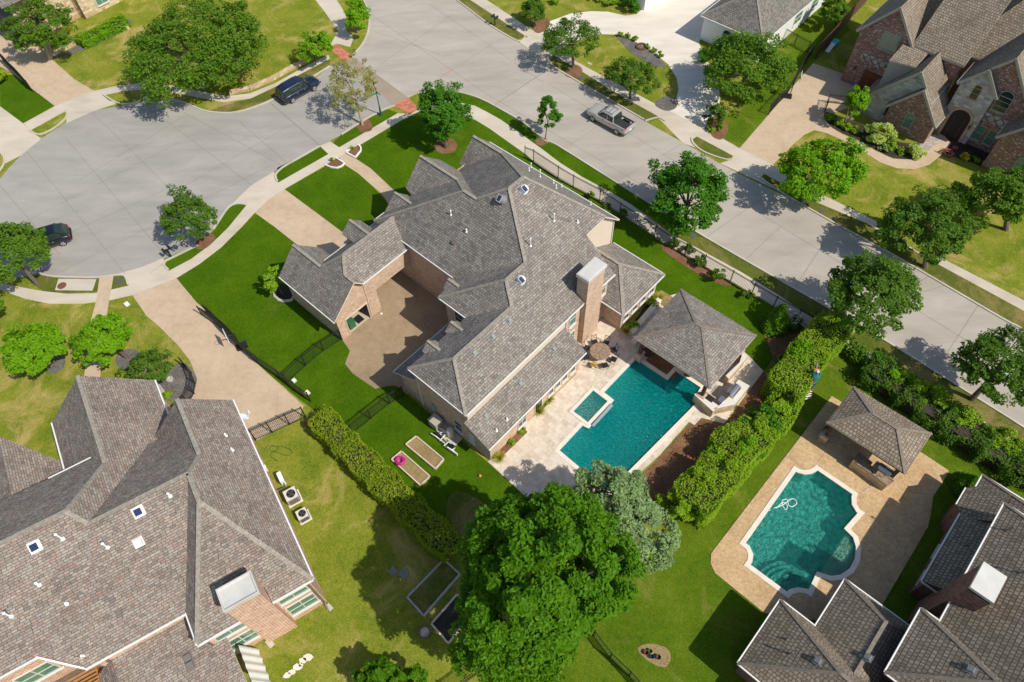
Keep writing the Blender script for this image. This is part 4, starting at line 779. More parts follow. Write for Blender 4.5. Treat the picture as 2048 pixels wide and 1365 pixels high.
# garage interior seen through the open door
gi = MB(); gi.box(AB(-36.4, 17.2, 0.03), A_*1.9, B_*1.6, UPV*0.012); gi.build('garage_floor', M['floor_pale'], house)
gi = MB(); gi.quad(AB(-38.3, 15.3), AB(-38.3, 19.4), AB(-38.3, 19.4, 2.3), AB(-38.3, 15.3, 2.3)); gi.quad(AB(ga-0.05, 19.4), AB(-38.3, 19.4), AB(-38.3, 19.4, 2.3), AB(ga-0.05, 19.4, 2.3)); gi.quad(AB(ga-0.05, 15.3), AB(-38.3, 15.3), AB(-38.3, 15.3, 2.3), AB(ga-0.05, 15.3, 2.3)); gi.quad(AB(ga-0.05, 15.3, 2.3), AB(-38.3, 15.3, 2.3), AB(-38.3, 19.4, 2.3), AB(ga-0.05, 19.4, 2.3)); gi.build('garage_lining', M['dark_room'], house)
gi = MB(); gi.box(AB(-36.4, 21.6, 2.76), A_*1.95, B_*1.98, UPV*0.04); gi.build('drive_ceiling', M['cream'], house)
db = MB()
for s_ in (bl+0.02, brr-0.02): db.bar(AB(ga+0.03, s_, 0), AB(ga+0.03, s_, 2.1), 0.09)
db.bar(AB(ga+0.03, bl, 2.14), AB(ga+0.03, brr, 2.14), 0.09); db.build('door_frame', M['wood_pale'], house)
# windows
for b0 in (22.4, 23.25, 24.1, 25.1): window(house, AB(-17.5, b0), B_, A_, 0.62, 0.85, 2.25, 'glass', 1, 2, 'frame')
window(house, AB(-17.5, 20.9), B_, A_, 0.9, 0.06, 2.1, 'glass', 1, 1, 'frame', name='patio_door')
window(house, AB(-17.5, 19.0), B_, A_, 0.9, 0.5, 2.1, 'glass', 2, 2, 'frame')
for b0 in (17.6, 20.2, 22.6, 25.0): window(house, AB(-19.41, b0), B_, A_, 1.3, 4.95, 5.35, 'glass_green', 3, 1, 'cream')
window(house, AB(-19.41, 27.2), B_, A_, 0.8, 3.4, 5.2, 'glass_green', 1, 2, 'frame'); window(house, AB(-19.41, 27.2), B_, A_, 0.8, 0.9, 2.4, 'glass_green', 1, 2, 'frame')
window(house, AB(-19.41, 31.0), B_, A_, 0.7, 3.6, 5.2, 'glass_green', 1, 2, 'frame')
for b0 in (32.1, 33.3, 34.5, 35.7): window(house, AB(-17.48, b0), B_, A_, 0.75, 0.85, 2.2, 'glass', 1, 2, 'frame')
window(house, AB(-26.2, 21.42), A_, NB, 1.0, 3.5, 4.9, 'glass', 1, 2, 'frame')
window(house, AB(-28.6, 23.63), A_, NB, 0.9, 3.3, 4.7, 'glass_green', 1, 2, 'frame')
window(house, AB(-20.6, 15.33), A_, NB, 0.9, 0.9, 2.4, 'glass', 1, 2, 'frame'); window(house, AB(-19.2, 15.33), A_, NB, 0.6, 0.9, 2.2, 'frame', 1, 2, 'frame')
window(house, AB(-38.3, 29.8), B_, NA, 1.4, 0.9, 2.6, 'glass', 2, 2, 'frame'); window(house, AB(-37.55, 35.2), B_, NA, 1.2, 0.9, 2.6, 'glass', 2, 2, 'frame')
window(house, AB(-37.85, 26.1), B_, NA, 1.0, 0.05, 2.4, 'wood_dark', 1, 1, 'wood_dark', name='front_door')
for k, (a_, b_, h_) in enumerate(((-34.4, 18.5, 5.0), (-17.47, 15.4, 2.65), (-19.38, 26.4, 5.5), (-27.7, 23.7, 5.5), (-24.75, 15.3, 5.4), (-17.45, 31.42, 2.6), (-22.68, 36.6, 5.5))):
    dn = MB(); dn.tube([AB(a_, b_, 0.1)+A_*0.03, AB(a_, b_, h_)+A_*0.03], 0.045, 6); dn.build('downpipe', M['wood_pale' if k in (0, 1) else 'gutter'], house)
# chimney
ch = thing('chimney', AB(-19.4, 29.1), 'tall tan brick chimney with a pale metal cap behind the patio table', 'chimney') if False else house
cm_ = MB(); ca0, ca1, cb0, cb1, cz = -19.95, -18.92, 28.2, 30.25, 8.15
for p, q in (((ca0, cb0), (ca1, cb0)), ((ca1, cb0), (ca1, cb1)), ((ca1, cb1), (ca0, cb1)), ((ca0, cb1), (ca0, cb0))): wall_quad(cm_, AB(*p), AB(*q), 0, cz)
cho = cm_.build('chimney', M['br_main'], house)
cc_ = MB(); cc_.box(AB((ca0+ca1)/2, (cb0+cb1)/2, cz+0.15), A_*0.6, B_*1.12, UPV*0.17); cc_.box(AB((ca0+ca1)/2, (cb0+cb1)/2, cz+0.34), A_*0.54, B_*1.05, UPV*0.03); cc_.build('chimney_cap', M['chim_cap'], cho)
SEf, SWf, NEf = ['S1', 'E1', 'apex'], ['s3', 'apex', 'W3'], ['rne', 'EN', 'G1p']
for (u, v, h_) in ((1108,442,0.75), (1061,492,0.8), (1155,445,0.2)): pipe_vent(on_roof(u, v, V, SEf), h_, '', par=house)
for (u, v, h_) in ((902,430,0.45), (933,464,0.25)): pipe_vent(on_roof(u, v, V, SWf), h_, '', par=house)
for (u, v, h_) in ((1080,354,0.75), (1062,335,0.45), (1058,342,0.3), (1112,377,0.35), (1123,374,0.25), (1107,367,0.3), (1181,410,0.3)): pipe_vent(on_roof(u, v, V, NEf), h_, '', r_=0.035, par=house)
for u, v in ((1018,641), (985,673), (948,706)): box_vent(on_roof(u, v, V, SEf), roof_normal(V, SEf), A_, house, s=0.14)
LBv = {'x': LB[0], 'y': LB[1], 'z': LB[2]}
for u, v in ((1107,698), (1040,767), (971,832)): box_vent(on_roof(u, v, LBv, 'xyz'), roof_normal(LBv, 'xyz'), A_, house, s=0.14)
box_vent(on_roof(908,485,V,SWf), roof_normal(V, SWf), NB, house, 'gut_dark', 0.13)
for u, v in ((1014,840), (993,862)): pipe_vent(on_roof(u, v, LBv, 'xyz'), 0.22, '', par=house)
solar_fan(on_roof(1047,380,V,SEf), roof_normal(V, SEf), A_, house, 'white'); solar_fan(on_roof(1041,561,V,SEf), roof_normal(V, SEf), A_, house, 'white'); solar_fan(on_roof(1006,400,V,SWf), roof_normal(V, SWf), NB, house, 'metal')
# ---------------------------------------------------------------- pavilions
def hip_pavilion(nm, lab, V, mat, posts, slab=None, th=0.14, trim='cream', capm='sh_cap_dark'):
    t_ = thing(nm, Vector(V['C'])*0.5+Vector(V['E'])*0.5-Vector((0, 0, V['C'][2])), lab, 'pavilion')
    r_ = MB(); roof_faces(r_, V, [('-b', ['C', 'S', 'r2', 'r1']), ('-a', ['C', 'N', 'r1']), ('b', ['N', 'E', 'r2', 'r1']), ('a', ['E', 'S', 'r2'])], th=th); r_.build('roof', [M[mat], M[trim]], t_)
    c_ = MB()
    for a_, b_ in (('r1','r2'),('r1','C'),('r1','N'),('r2','E'),('r2','S')): cap_line(c_, V[a_], V[b_], 0.26)
    c_.build('ridge_cap', M[capm], t_)
    z = V['C'][2]
    e_ = MB(); K = [Vector(V[k]) for k in 'CNES']; ctr = sum(K, Vector())/4
    I = [ctr+(k-ctr)*0.86 for k in K]
    for i in range(4): e_.bar(I[i]+Vector((0, 0, -0.22)), I[(i+1) % 4]+Vector((0, 0, -0.22)), 0.2, 0.24)
    e_.build('beam', M['wood_dark'], t_)
    for (f1, f2) in posts:
        p = ctr+(K[0]-ctr)*0+((K[2]-K[1])*f1+(K[1]-K[0])*f2)*0.5
        # f1 along N->E, f2 along C->N
        p = ctr+(K[2]-K[1])*f1*0.5+(K[1]-K[0])*f2*0.5
        m_ = MB(); m_.box((p.x, p.y, (z-0.1)/2), A_*0.13, B_*0.13, UPV*(z-0.1)/2)
        po = m_.build('post', M['wood_dark'], t_)
        m_ = MB(); m_.box((p.x, p.y, 0.5), A_*0.27, B_*0.27, UPV*0.5); m_.box((p.x, p.y, 1.02), A_*0.31, B_*0.31, UPV*0.03); m_.build('stone_base', M['stone_tan' if nm == 'open_pavilion' else 'br_main'], po)
    return t_
SOL['pav'] = {k: tuple(v) for k, v in SOL['pav'].items()}
pav = hip_pavilion('pool_pavilion', 'square hipped shingle pavilion standing over the edge of the rectangular pool', SOL['pav'], 'sh_main', [(-0.84, -0.84), (0.84, -0.84), (0.84, 0.84), (-0.84, 0.84)])
pav2 = hip_pavilion('open_pavilion', 'oblong brown hipped pavilion with an outdoor bar beside the scalloped pool', SOL['pav2'], 'sh_tan', [(-0.84, -0.8), (0.86, -0.8), (0.86, 0.8), (-0.84, 0.8)], trim='copper')
# ---------------------------------------------------------------- lower left house
bl = thing('brick_house', BLP(-26, -11), 'big red brick house with a pinkish brown roof in the lower left corner', 'house')
V = SOL['BL']; bA, bB = axis('a', AL), axis('b', AL)
V['L2'] = tuple(BLP(-27.27, -24.0, 10.2)); V['q5'] = tuple(BLP(-19.83, -24.0, 5.74)); V['n0'] = tuple(BLP(-32.6, -24, 7.0)); V['eK'] = tuple(BLP(-17.65, -11.9, 5.73))
V['n1'] = tuple(BLP(-32.07, -16.6, 7.33)); V['n2'] = tuple(BLP(-34.2, -24.0, 6.05)); V['n3'] = tuple(BLP(-34.2, -17.2, 6.05)); V['u1'] = tuple(BLP(-32.6, -10.12, 5.81))
rf = MB()
# big south plane ends on the stepped eave
zz = lambda a: 10.2-0.601*(a+27.27)
V['q2b'] = tuple(BLP(-19.83, -17.83, 5.74)); V['q3'] = tuple(BLP(-21.5, -19.7, zz(-21.5))); V['q4'] = tuple(BLP(-21.5, -25, zz(-21.5)))
roof_faces(rf, V, [('b', ['P2', 'R2', 'm', 'H', 'e2', 'e1']), ('-b', ['m', 'H', 'K', 'V1']), ('a', ['H', 'e2', BLP(-17.65, -7.25, 5.73), BLP(-18.65, -7.25, 6.33), BLP(-18.65, -9.3, 6.33), BLP(-17.65, -9.3, 5.73), 'K']),
    ('a', ['m', 'A2', 'J', 'L2', 'q4', 'q3', 'q2b', 'V1']), ('-a', ['R2', 'm', 'A2', 'v1', 'v2']), ('-b', ['P2', 'R2', 'v2', 'u1']), ('b', ['P1', 'R1', 'J', 'A2', 'v1', BLP(-31.2, -9.16, 4.67), 'g1e']),
    ('-b', ['P1', 'R1', 'l4', BLP(-33.5, -16.38, 4.95), 'l1']), ('-a', ['R1', 'J', 'L2', 'n0', 'n1', 'l4'])], AL)
# low left gable
roof_faces(rf, {}, [('b', [BLP(-38.0, -19.3, 6.3), BLP(-27.5, -19.3, 6.3), BLP(-30.5, -16.4, 4.0), BLP(-34.9, -16.4, 4.0)]), ('-b', [BLP(-38.0, -19.3, 6.3), BLP(-27.5, -19.3, 6.3), BLP(-27.5, -24, 3.0), BLP(-38.0, -24, 3.0)])], AL)
rf.build('roof', [M['sh_left'], M['white']], bl)
cp = MB()
for a_, b_ in (('P2','R2'),('R2','m'),('m','H'),('H','e2'),('H','K'),('m','A2'),('A2','J'),('J','L2'),('R1','J'),('R1','P1')): cap_line(cp, V[a_], V[b_], 0.32)
cp.build('ridge_cap', M['sh_cap'], bl)
gt = GutterRun()
for p, q, o_ in ((V['e1'], V['e2'], bB), (V['e2'], BLP(-17.65, -7.25, 5.73), bA), (BLP(-17.65, -9.3, 5.73), V['K'], bA), (V['V1'], V['q2b'], bA), (V['q3'], V['q4'], bA), (V['g1e'], BLP(-33.5, -9.16, 4.67), bB), (V['l1'], BLP(-33.6, -16.4, 4.95), -bB), (V['n1'], V['l4'], -bA)): gutter(gt, p, q, o_, 0.12)
gt.bar(Vector(V['q2b'])+Vector((0, 0, 0.0)), Vector(V['q3'])+Vector((0, 0, 0)), 0.1, 0.16); gt.bar(Vector(V['V1']), Vector(V['K']), 0.08, 0.14)
gt.build('gutter', M['gutter'], bl)
W_ = MB()
def wb(a0, b0, a1, b1, z0, z1): wall_quad(W_, BLP(a0, b0), BLP(a1, b1), z0, z1)
wb(-32.3, -4.98, -18.0, -4.98, 0, 5.7); wb(-18.0, -4.98, -18.0, -11.55, 0, 5.7); wb(-18.0, -11.55, -20.18, -11.55, 0, 5.8); wb(-20.18, -11.55, -20.18, -17.5, 0, 5.7)
wb(-20.18, -17.5, -21.85, -19.4, 0, 6.3); wb(-21.85, -19.4, -21.85, -26, 0, 6.5)
PB = lambda a, b: BLP(a, b)
wall_poly(W_, [(PB(-32.2, -9.9), 0), (PB(-32.2, -4.98), 0), (PB(-32.2, -4.98), 5.8), (PB(-32.2, -7.46), 8.5), (PB(-32.2, -9.9), 5.95)])
wall_poly(W_, [(PB(-38.1, -16.05), 0), (PB(-38.1, -9.5), 0), (PB(-38.1, -9.5), 4.7), (PB(-38.1, -12.92), 8.0), (PB(-38.1, -16.05), 5.0)])
wb(-38.1, -9.5, -32.0, -9.5, 0, 4.7); wb(-38.1, -16.05, -33.0, -16.05, 0, 4.9); wb(-34.8, -16.6, -34.8, -19.0, 0, 4.0)
W_.build('wall', M['br_red'], bl)
for b0 in (-6.2,): 
    window(bl, BLP(-18.0, b0), bB, bA, 1.9, 3.75, 4.6, 'glass_green', 2, 1, 'frame'); window(bl, BLP(-18.0, b0), bB, bA, 1.9, 1.1, 2.9, 'glass_green', 2, 2, 'frame')
window(bl, BLP(-18.0, -10.3), bB, bA, 1.9, 3.75, 4.6, 'glass_green', 2, 1, 'frame'); window(bl, BLP(-18.0, -10.3), bB, bA, 1.9, 1.1, 2.9, 'glass_green', 2, 2, 'frame')
window(bl, BLP(-21.85, -21.0), bB, bA, 2.0, 3.2, 4.9, 'glass_green', 2, 2, 'frame'); window(bl, BLP(-21.85, -23.6), bB, bA, 1.6, 3.2, 4.9, 'glass_green', 2, 2, 'frame')
cm_ = MB(); q = (-18.85, -17.55, -9.25, -7.3); cz = 8.2
for p1, p2 in (((q[0], q[2]), (q[1], q[2])), ((q[1], q[2]), (q[1], q[3])), ((q[1], q[3]), (q[0], q[3])), ((q[0], q[3]), (q[0], q[2]))): wall_quad(cm_, BLP(*p1), BLP(*p2), 0, cz)
cho = cm_.build('chimney', M['br_red'], bl)
cc_ = MB(); c0 = BLP((q[0]+q[1])/2, (q[2]+q[3])/2, cz+0.12); cc_.box(c0, bA*0.72, bB*1.05, UPV*0.1)
for s_ in (-1, 1): cc_.box(c0+bA*0.68*s_+Vector((0, 0, 0.16)), bA*0.04, bB*1.05, UPV*0.07); cc_.box(c0+bB*1.01*s_+Vector((0, 0, 0.16)), bA*0.64, bB*0.04, UPV*0.07)
cc_.build('chimney_cap', M['chim_cap'], cho)
for a_, b_, h_ in ((-17.95, -5.1, 5.6), (-18.0, -11.6, 5.6), (-20.1, -17.0, 5.6)):
    dn = MB(); dn.bar(BLP(a_, b_, 0.3)+bA*0.06, BLP(a_, b_, h_)+bA*0.06, 0.1, 0.08); dn.bar(BLP(a_, b_, 0.3)+bA*0.06, BLP(a_, b_, 0.1)+bA*0.5, 0.1, 0.08); dn.build('downpipe', M['gut_dark'], bl)
SF = ['m', 'J', 'q2b']; NF = ['P2', 'R2', 'e2']
for u, v, h_ in ((340,992,0.35), (125,1078,0.75), (215,1095,0.65), (78,1170,0.35), (22,1233,0.7), (133,1208,0.12), (165,1313,0.14)): pipe_vent(on_roof(u, v, V, SF), h_, '', r_=0.052, par=bl)
for u, v in ((452,872), (465,901)): pipe_vent(on_roof(u, v, V, NF), 0.25, '', r_=0.045, par=bl)
for u, v in ((277,1024), (70,1094)):
    p = on_roof(u, v, V, SF); nn = roof_normal(V, SF); box_vent(p, nn, bA, bl, 'white', 0.26, 'skylight')
    f = (bA-nn*bA.dot(nn)).normalized(); x = f.cross(nn); m_ = MB(); m_.box(p+nn*0.19, x*0.21, f*0.21, nn*0.008); m_.build('solar_panel', M['panel'], bl)
box_vent(on_roof(277,1085,V,SF), roof_normal(V, SF), bA, bl, 'frame', 0.22)
# covered patio at the bottom
pt = MB()
roof_faces(pt, {}, [('a', [BLP(-20.2, -16.9, 4.3), BLP(-20.2, -10.7, 4.3), BLP(-13.0, -10.7, 2.6), BLP(-13.0, -17.5, 2.6)]), ('-b', [BLP(-20.2, -16.9, 4.3), BLP(-20.2, -18.2, 3.3), BLP(-13.0, -18.6, 2.5), BLP(-13.0, -17.5, 2.6)])], AL)
pt.build('patio_roof', [M['sh_left'], M['white']], bl)
for u, v in ((376,1316), (381,1331)):
    P3 = {'x': BLP(-20.2, -16.9, 4.3), 'y': BLP(-20.2, -10.7, 4.3), 'z': BLP(-13.0, -10.7, 2.6)}; box_vent(on_roof(u, v, P3, 'xyz'), roof_normal(P3, 'xyz'), bA, bl, 'gut_dark', 0.2)
pg = thing('pergola', BLP(-19, -19.5), 'orange timber slatted pergola under the brick wall at the bottom left', 'pergola')
sl_ = MB()
for i in range(20): sl_.bar(BLP(-20.9+i*0.22, -21.3, 2.9), BLP(-20.9+i*0.22, -18.3, 2.9), 0.08, 0.12)
sl_.build('rafter', M['wood'], pg)['kind'] = 'stuff'
for b_ in (-21.2, -18.4):
    m_ = MB(); m_.bar(BLP(-21.0, b_, 2.75), BLP(-16.6, b_, 2.75), 0.12, 0.2); m_.build('beam', M['wood'], pg)
    for a_ in (-20.8, -16.8): m_ = MB(); m_.bar(BLP(a_, b_, 0), BLP(a_, b_, 2.68), 0.14); m_.build('post', M['wood'], pg)
# ---------------------------------------------------------------- lower right house
br_ = thing('brick_house', AB(13, 26), 'dark maroon brick house with a brown tiled roof in the lower right corner', 'house')
rf = MB(); cp = MB(); gt = GutterRun(); W_ = MB(); sa, sb = 0.65, 1.13
def hip(a0, a1, b0, b1, z, ridge, ends, th=0.16):
    """hipped block; ridge 'a' or 'b' is the direction of the ridge; ends: which ends are hipped ('-a','a') or ('-b','b')"""
    if ridge == 'a':
        hb = (b1-b0)/2; zr = z+sb*hb; ra0 = a0+(zr-z)/sa if '-a' in ends else a0; ra1 = a1-(zr-z)/sa if 'a' in ends else a1
        r0, r1_ = AB(ra0, b0+hb, zr), AB(ra1, b0+hb, zr)
        F_ = [('-b', [AB(a0, b0, z), AB(a1, b0, z), r1_, r0]), ('b', [AB(a0, b1, z), AB(a1, b1, z), r1_, r0])]
        if '-a' in ends: F_.append(('-a', [AB(a0, b0, z), AB(a0, b1, z), r0])); cap_line(cp, AB(a0, b0, z), r0, 0.24); cap_line(cp, AB(a0, b1, z), r0, 0.24)
        if 'a' in ends: F_.append(('a', [AB(a1, b0, z), AB(a1, b1, z), r1_]))
    else:
        ha = (a1-a0)/2; zr = z+sa*ha; rb0 = b0+(zr-z)/sb if '-b' in ends else b0; rb1 = b1-(zr-z)/sb if 'b' in ends else b1
        r0, r1_ = AB(a0+ha, rb0, zr), AB(a0+ha, rb1, zr)
        F_ = [('-a', [AB(a0, b0, z), AB(a0, b1, z), r1_, r0]), ('a', [AB(a1, b0, z), AB(a1, b1, z), r1_, r0])]
        if '-b' in ends: F_.append(('-b', [AB(a0, b0, z), AB(a1, b0, z), r0])); cap_line(cp, AB(a0, b0, z), r0, 0.24); cap_line(cp, AB(a1, b0, z), r0, 0.24)
        if 'b' in ends: F_.append(('b', [AB(a0, b1, z), AB(a1, b1, z), r1_])); cap_line(cp, AB(a0, b1, z), r1_, 0.24); cap_line(cp, AB(a1, b1, z), r1_, 0.24)
    cap_line(cp, r0, r1_, 0.26); roof_faces(rf, {}, F_, th=th)
    for d_, p, q in (('-a', (a0, b0), (a0, b1)), ('a', (a1, b0), (a1, b1)), ('-b', (a0, b0), (a1, b0)), ('b', (a0, b1), (a1, b1))): 
        if z < 20: gutter(gt, AB(*p, z), AB(*q, z), axis(d_), 0.1)
    i_ = 0.35; P = [(a0+i_, b0+i_), (a1-i_, b0+i_), (a1-i_, b1-i_), (a0+i_, b1-i_)]
    for k in range(4): wall_quad(W_, AB(*P[k]), AB(*P[(k+1) % 4]), 0, z-0.05)
hip(3.89, 30, 14.61, 19.6, 3.0, 'a', ('-a',)); hip(6.3, 11.8, 14.0, 23.45, 3.02, 'b', ('b',)); hip(10.07, 26, 18.86, 23.53, 5.7, 'a', ('-a',))
hip(11.2, 27.0, 15.0, 33.2, 5.72, 'b', ('b',)); hip(9.98, 25.0, 26.6, 36.3, 3.0, 'b', ('b',))
roof_faces(rf, {}, [('-a', [AB(9.5, 33.0, 3.02), AB(9.5, 34.6, 3.02), AB(11.6, 34.6, 4.4), AB(11.6, 33.0, 4.4)]), ('-b', [AB(9.5, 33.0, 3.02), AB(10.2, 32.3, 3.02), AB(11.6, 32.6, 4.42), AB(11.6, 33.0, 4.42)]), ('b', [AB(9.5, 34.6, 3.02), AB(10.0, 35.2, 3.02), AB(11.6, 35.0, 4.42), AB(11.6, 34.6, 4.42)])], th=0.1)
gutter(gt, AB(9.5, 33, 3.02), AB(9.5, 34.6, 3.02), NA)
wall_quad(W_, AB(9.8, 33), AB(9.8, 34.5), 0, 3.0); wall_quad(W_, AB(9.8, 33), AB(10.4, 32.3), 0, 3.0); wall_quad(W_, AB(9.8, 34.5), AB(10.4, 35.2), 0, 3.0)
rf.build('roof', [M['sh_tan'], M['copper']], br_); cp.build('ridge_cap', M['sh_cap_dark'], br_); gt.build('gutter', M['gutter'], br_); W_.build('wall', M['br_dark'], br_)
cm_ = MB(); q = (11.0, 12.25, 25.0, 26.85); cz = 8.05
for p1, p2 in (((q[0], q[2]), (q[1], q[2])), ((q[1], q[2]), (q[1], q[3])), ((q[1], q[3]), (q[0], q[3])), ((q[0], q[3]), (q[0], q[2]))): wall_quad(cm_, AB(*p1), AB(*p2), 0, cz)
cho = cm_.build('chimney', M['br_dark'], br_)
cc_ = MB(); c0 = AB((q[0]+q[1])/2, (q[2]+q[3])/2, cz+0.3); cc_.box(c0, A_*0.66, B_*0.96, UPV*0.12); cc_.box(c0-Vector((0, 0, 0.22)), A_*0.5, B_*0.8, UPV*0.12); cc_.build('chimney_cap', M['chim_cap'], cho)
def plane_at(p0, dname, s_): 
    d = axis(dname); p0 = Vector(p0); h_ = Vector((-d.y, d.x, 0)); return {'x': p0, 'y': p0+h_, 'z': p0-d+Vector((0, 0, s_))}
P1_ = plane_at(AB(3.89, 15, 3.0), '-a', sa); P2_ = plane_at(AB(6.3, 15, 3.0), '-a', sa); P3_ = plane_at(AB(10.07, 19, 5.7), '-a', sa); P4_ = plane_at(AB(11.2, 28, 5.72), '-a', sa); P5_ = plane_at(AB(9.98, 28, 3.0), '-a', sa)
for pl, u, v in ((P1_,1635,1324), (P2_,1735,1317), (P3_,1941,1341)): box_vent(on_roof(u, v, pl, 'xyz')+Vector((0, 0, 0.1)), roof_normal(pl, 'xyz'), NA, br_, 'metal', 0.16)
for pl, u, v, h_ in ((P1_,1579,1309,0.6), (P4_,2014,1062,0.7), (P4_,2040,1147,0.6), (P5_,1930,1092,0.25), (P1_,1573,1280,0.15)): pipe_vent(on_roof(u, v, pl, 'xyz'), h_, '', par=br_, mat='gut_dark')
window(br_, AB(10.33, 30.3), B_, NA, 1.2, 0.9, 2.3, 'glass', 2, 2, 'frame'); window(br_, AB(10.4, 28.0), B_, NA, 1.3, 0.8, 2.2, 'glass', 2, 2, 'frame')
# ---------------------------------------------------------------- upper right house
tr = thing('brick_house', AB(-10, 76), 'mottled brick and pale stone house with steep tan gables and an arched entry', 'house')
V = SOL['TR']; rf = MB(); W_ = MB(); S_ = MB(); tm = MB(); st_ = 1.2
def gab(ap, bp, zp, hw, length, zl=None, th=0.18, left=None, right=None):
    """gable roof, ridge running +b from (ap,bp), drops hw to each side"""
    l, r_ = left or hw, right or hw
    roof_faces(rf, {}, [('-a', [AB(ap, bp, zp), AB(ap, bp+length, zp), AB(ap-l, bp+length, zp-st_*l), AB(ap-l, bp, zp-st_*l)]), ('a', [AB(ap, bp, zp), AB(ap, bp+length, zp), AB(ap+r_, bp+length, zp-st_*r_), AB(ap+r_, bp, zp-st_*r_)])], th=th)
    for s_, k in ((-l, 0), (r_, 0)): tm.bar(AB(ap, bp-0.03, zp-0.14), AB(ap+s_, bp-0.03, zp-0.14-st_*abs(s_)), 0.06, 0.24)
    for s_ in (-l, r_): gutter(gt2, AB(ap+s_, bp, zp-st_*abs(s_)), AB(ap+s_, bp+length, zp-st_*abs(s_)), axis('-a' if s_ < 0 else 'a'), 0.1)
gt2 = GutterRun()
gab(-16.83, 74.17, 9.77, 3.1, 12, right=2.65); gab(-11.67, 70.35, 6.94, 3.7, 8, left=4.2, right=2.2); gab(-10.57, 69.91, 5.63, 2.6, 3.8); gab(-6.71, 72.6, 8.19, 1.9, 6); gab(-5.27, 72.95, 9.86, 3.4, 10); gab(0.3, 70.5, 7.6, 3.2, 10)
# main planes falling to the street
roof_faces(rf, {}, [('-b', [AB(-14.3, 74.3, 6.59), AB(-9.0, 74.3, 6.59), AB(-9.0, 88, 6.59+0.7*13.7), AB(-14.3, 88, 6.59+0.7*13.7)]), ('-b', [AB(-11.0, 76.8, 6.28), AB(8, 76.8, 6.28), AB(8, 90, 6.28+0.7*13.2), AB(-11.0+7.0, 90, 6.28+0.7*13.2), AB(-11.0+1.2, 79.3, 6.28+1.75)]),
    ('-a', [AB(-11.0, 76.8, 6.28), AB(-9.8, 79.3, 8.03), AB(-4.0, 90, 15.5), AB(-9.5, 90, 9.0)])], th=0.2)
# flat dormer box
bx = [AB(-14.75, 72.3, 6.0), AB(-12.25, 72.3, 6.0), AB(-12.0, 74.4, 6.35), AB(-14.5, 74.4, 6.35)]
roof_faces(rf, {}, [('-b', [G(1778.4,120.5,6.0), G(1831.2,134.5,6.0), G(1859.1,103.6,6.5), G(1806.3,89.2,6.5)])], th=0.18)
rf.build('roof', [M['sh_tan'], M['trim_grey']], tr); tm.build('rake_trim', M['trim_grey'], tr); gt2.build('gutter', M['trim_grey'], tr)
m_ = MB(); q0, q1 = G(1780,121.5,5.85), G(1830,134.5,5.85); m_.quad(Vector((q0.x, q0.y, 3.0)), Vector((q1.x, q1.y, 3.0)), q1, q0); m_.quad(Vector((q0.x, q0.y, 3.0)), Vector((q0.x, q0.y, 3.0))+B_*2.2, q0+B_*2.2, q0); m_.build('dormer_wall', M['trim_grey'], tr)
def gwall(mm, ap, bp, zp, hw, l=None, r_=None, z0=0.0):
    l = l or hw; r_ = r_ or hw; wall_poly(mm, [(AB(ap-l, bp), z0), (AB(ap+r_, bp), z0), (AB(ap+r_, bp), zp-st_*r_), (AB(ap, bp), zp), (AB(ap-l, bp), zp-st_*l)])
gwall(W_, -16.83, 74.5, 9.5, 2.8, r_=2.4); gwall(S_, -11.67, 70.75, 6.7, 3.7, l=3.9, r_=2.0); gwall(W_, -10.57, 70.28, 5.4, 2.3); gwall(S_, -6.71, 72.97, 7.95, 1.65); gwall(W_, -5.27, 73.2, 9.6, 3.2, l=1.7, r_=3.2); gwall(W_, 0.3, 70.9, 7.4, 2.9)
for a0, b0, a1, b1, z1 in ((-8.27, 70.28, -8.27, 73.5, 2.7), (-8.36, 72.97, -8.36, 75, 5.9), (-19.63, 74.5, -19.63, 86, 6.0), (-9.4, 76.9, -6.9, 76.9, 6.3), (-14.3, 74.6, -9.3, 74.6, 6.5), (-2.3, 70.9, -2.3, 73.2, 4.3), (-2.1, 73.2, 8, 73.2, 6)): wall_quad(W_, AB(a0, b0), AB(a1, b1), 0, z1)
W_.build('wall', M['br_mix'], tr); S_.build('stone_wall', M['stone'], tr)
window(tr, AB(-16.5, 74.5), A_, NB, 1.9, 5.0, 6.9, 'glass_green', 2, 1, 'trim_grey'); window(tr, AB(-10.6, 70.28), A_, NB, 0.9, 0.9, 2.2, 'glass_green', 1, 2, 'trim_grey', arch=True)
window(tr, AB(-6.75, 72.97), A_, NB, 0.8, 4.7, 5.9, 'glass', 1, 2, 'br_main', arch=True); window(tr, AB(-4.2, 73.2), A_, NB, 1.3, 4.4, 6.0, 'glass', 1, 3, 'trim_grey', arch=True)
for a_ in (-4.6, -3.4): window(tr, AB(a_, 73.2), A_, NB, 0.85, 0.8, 2.5, 'glass_green', 1, 2, 'trim_grey')
window(tr, AB(0.2, 70.9), A_, NB, 0.9, 0.9, 2.2, 'glass_green', 1, 2, 'trim_grey', arch=True); window(tr, AB(-12.9, 70.75), A_, NB, 0.6, 1.0, 1.8, 'glass', 1, 1, 'br_mix', arch=True)
m_ = MB(); m_.box(AB(-16.3, 74.45, 1.15), A_*1.35, B_*0.05, UPV*1.1)
for i in range(4): m_.box(AB(-16.3, 74.39, 0.4+0.5*i), A_*1.25, B_*0.02, UPV*0.2)
m_.build('garage_door', M['wood_red'], tr)
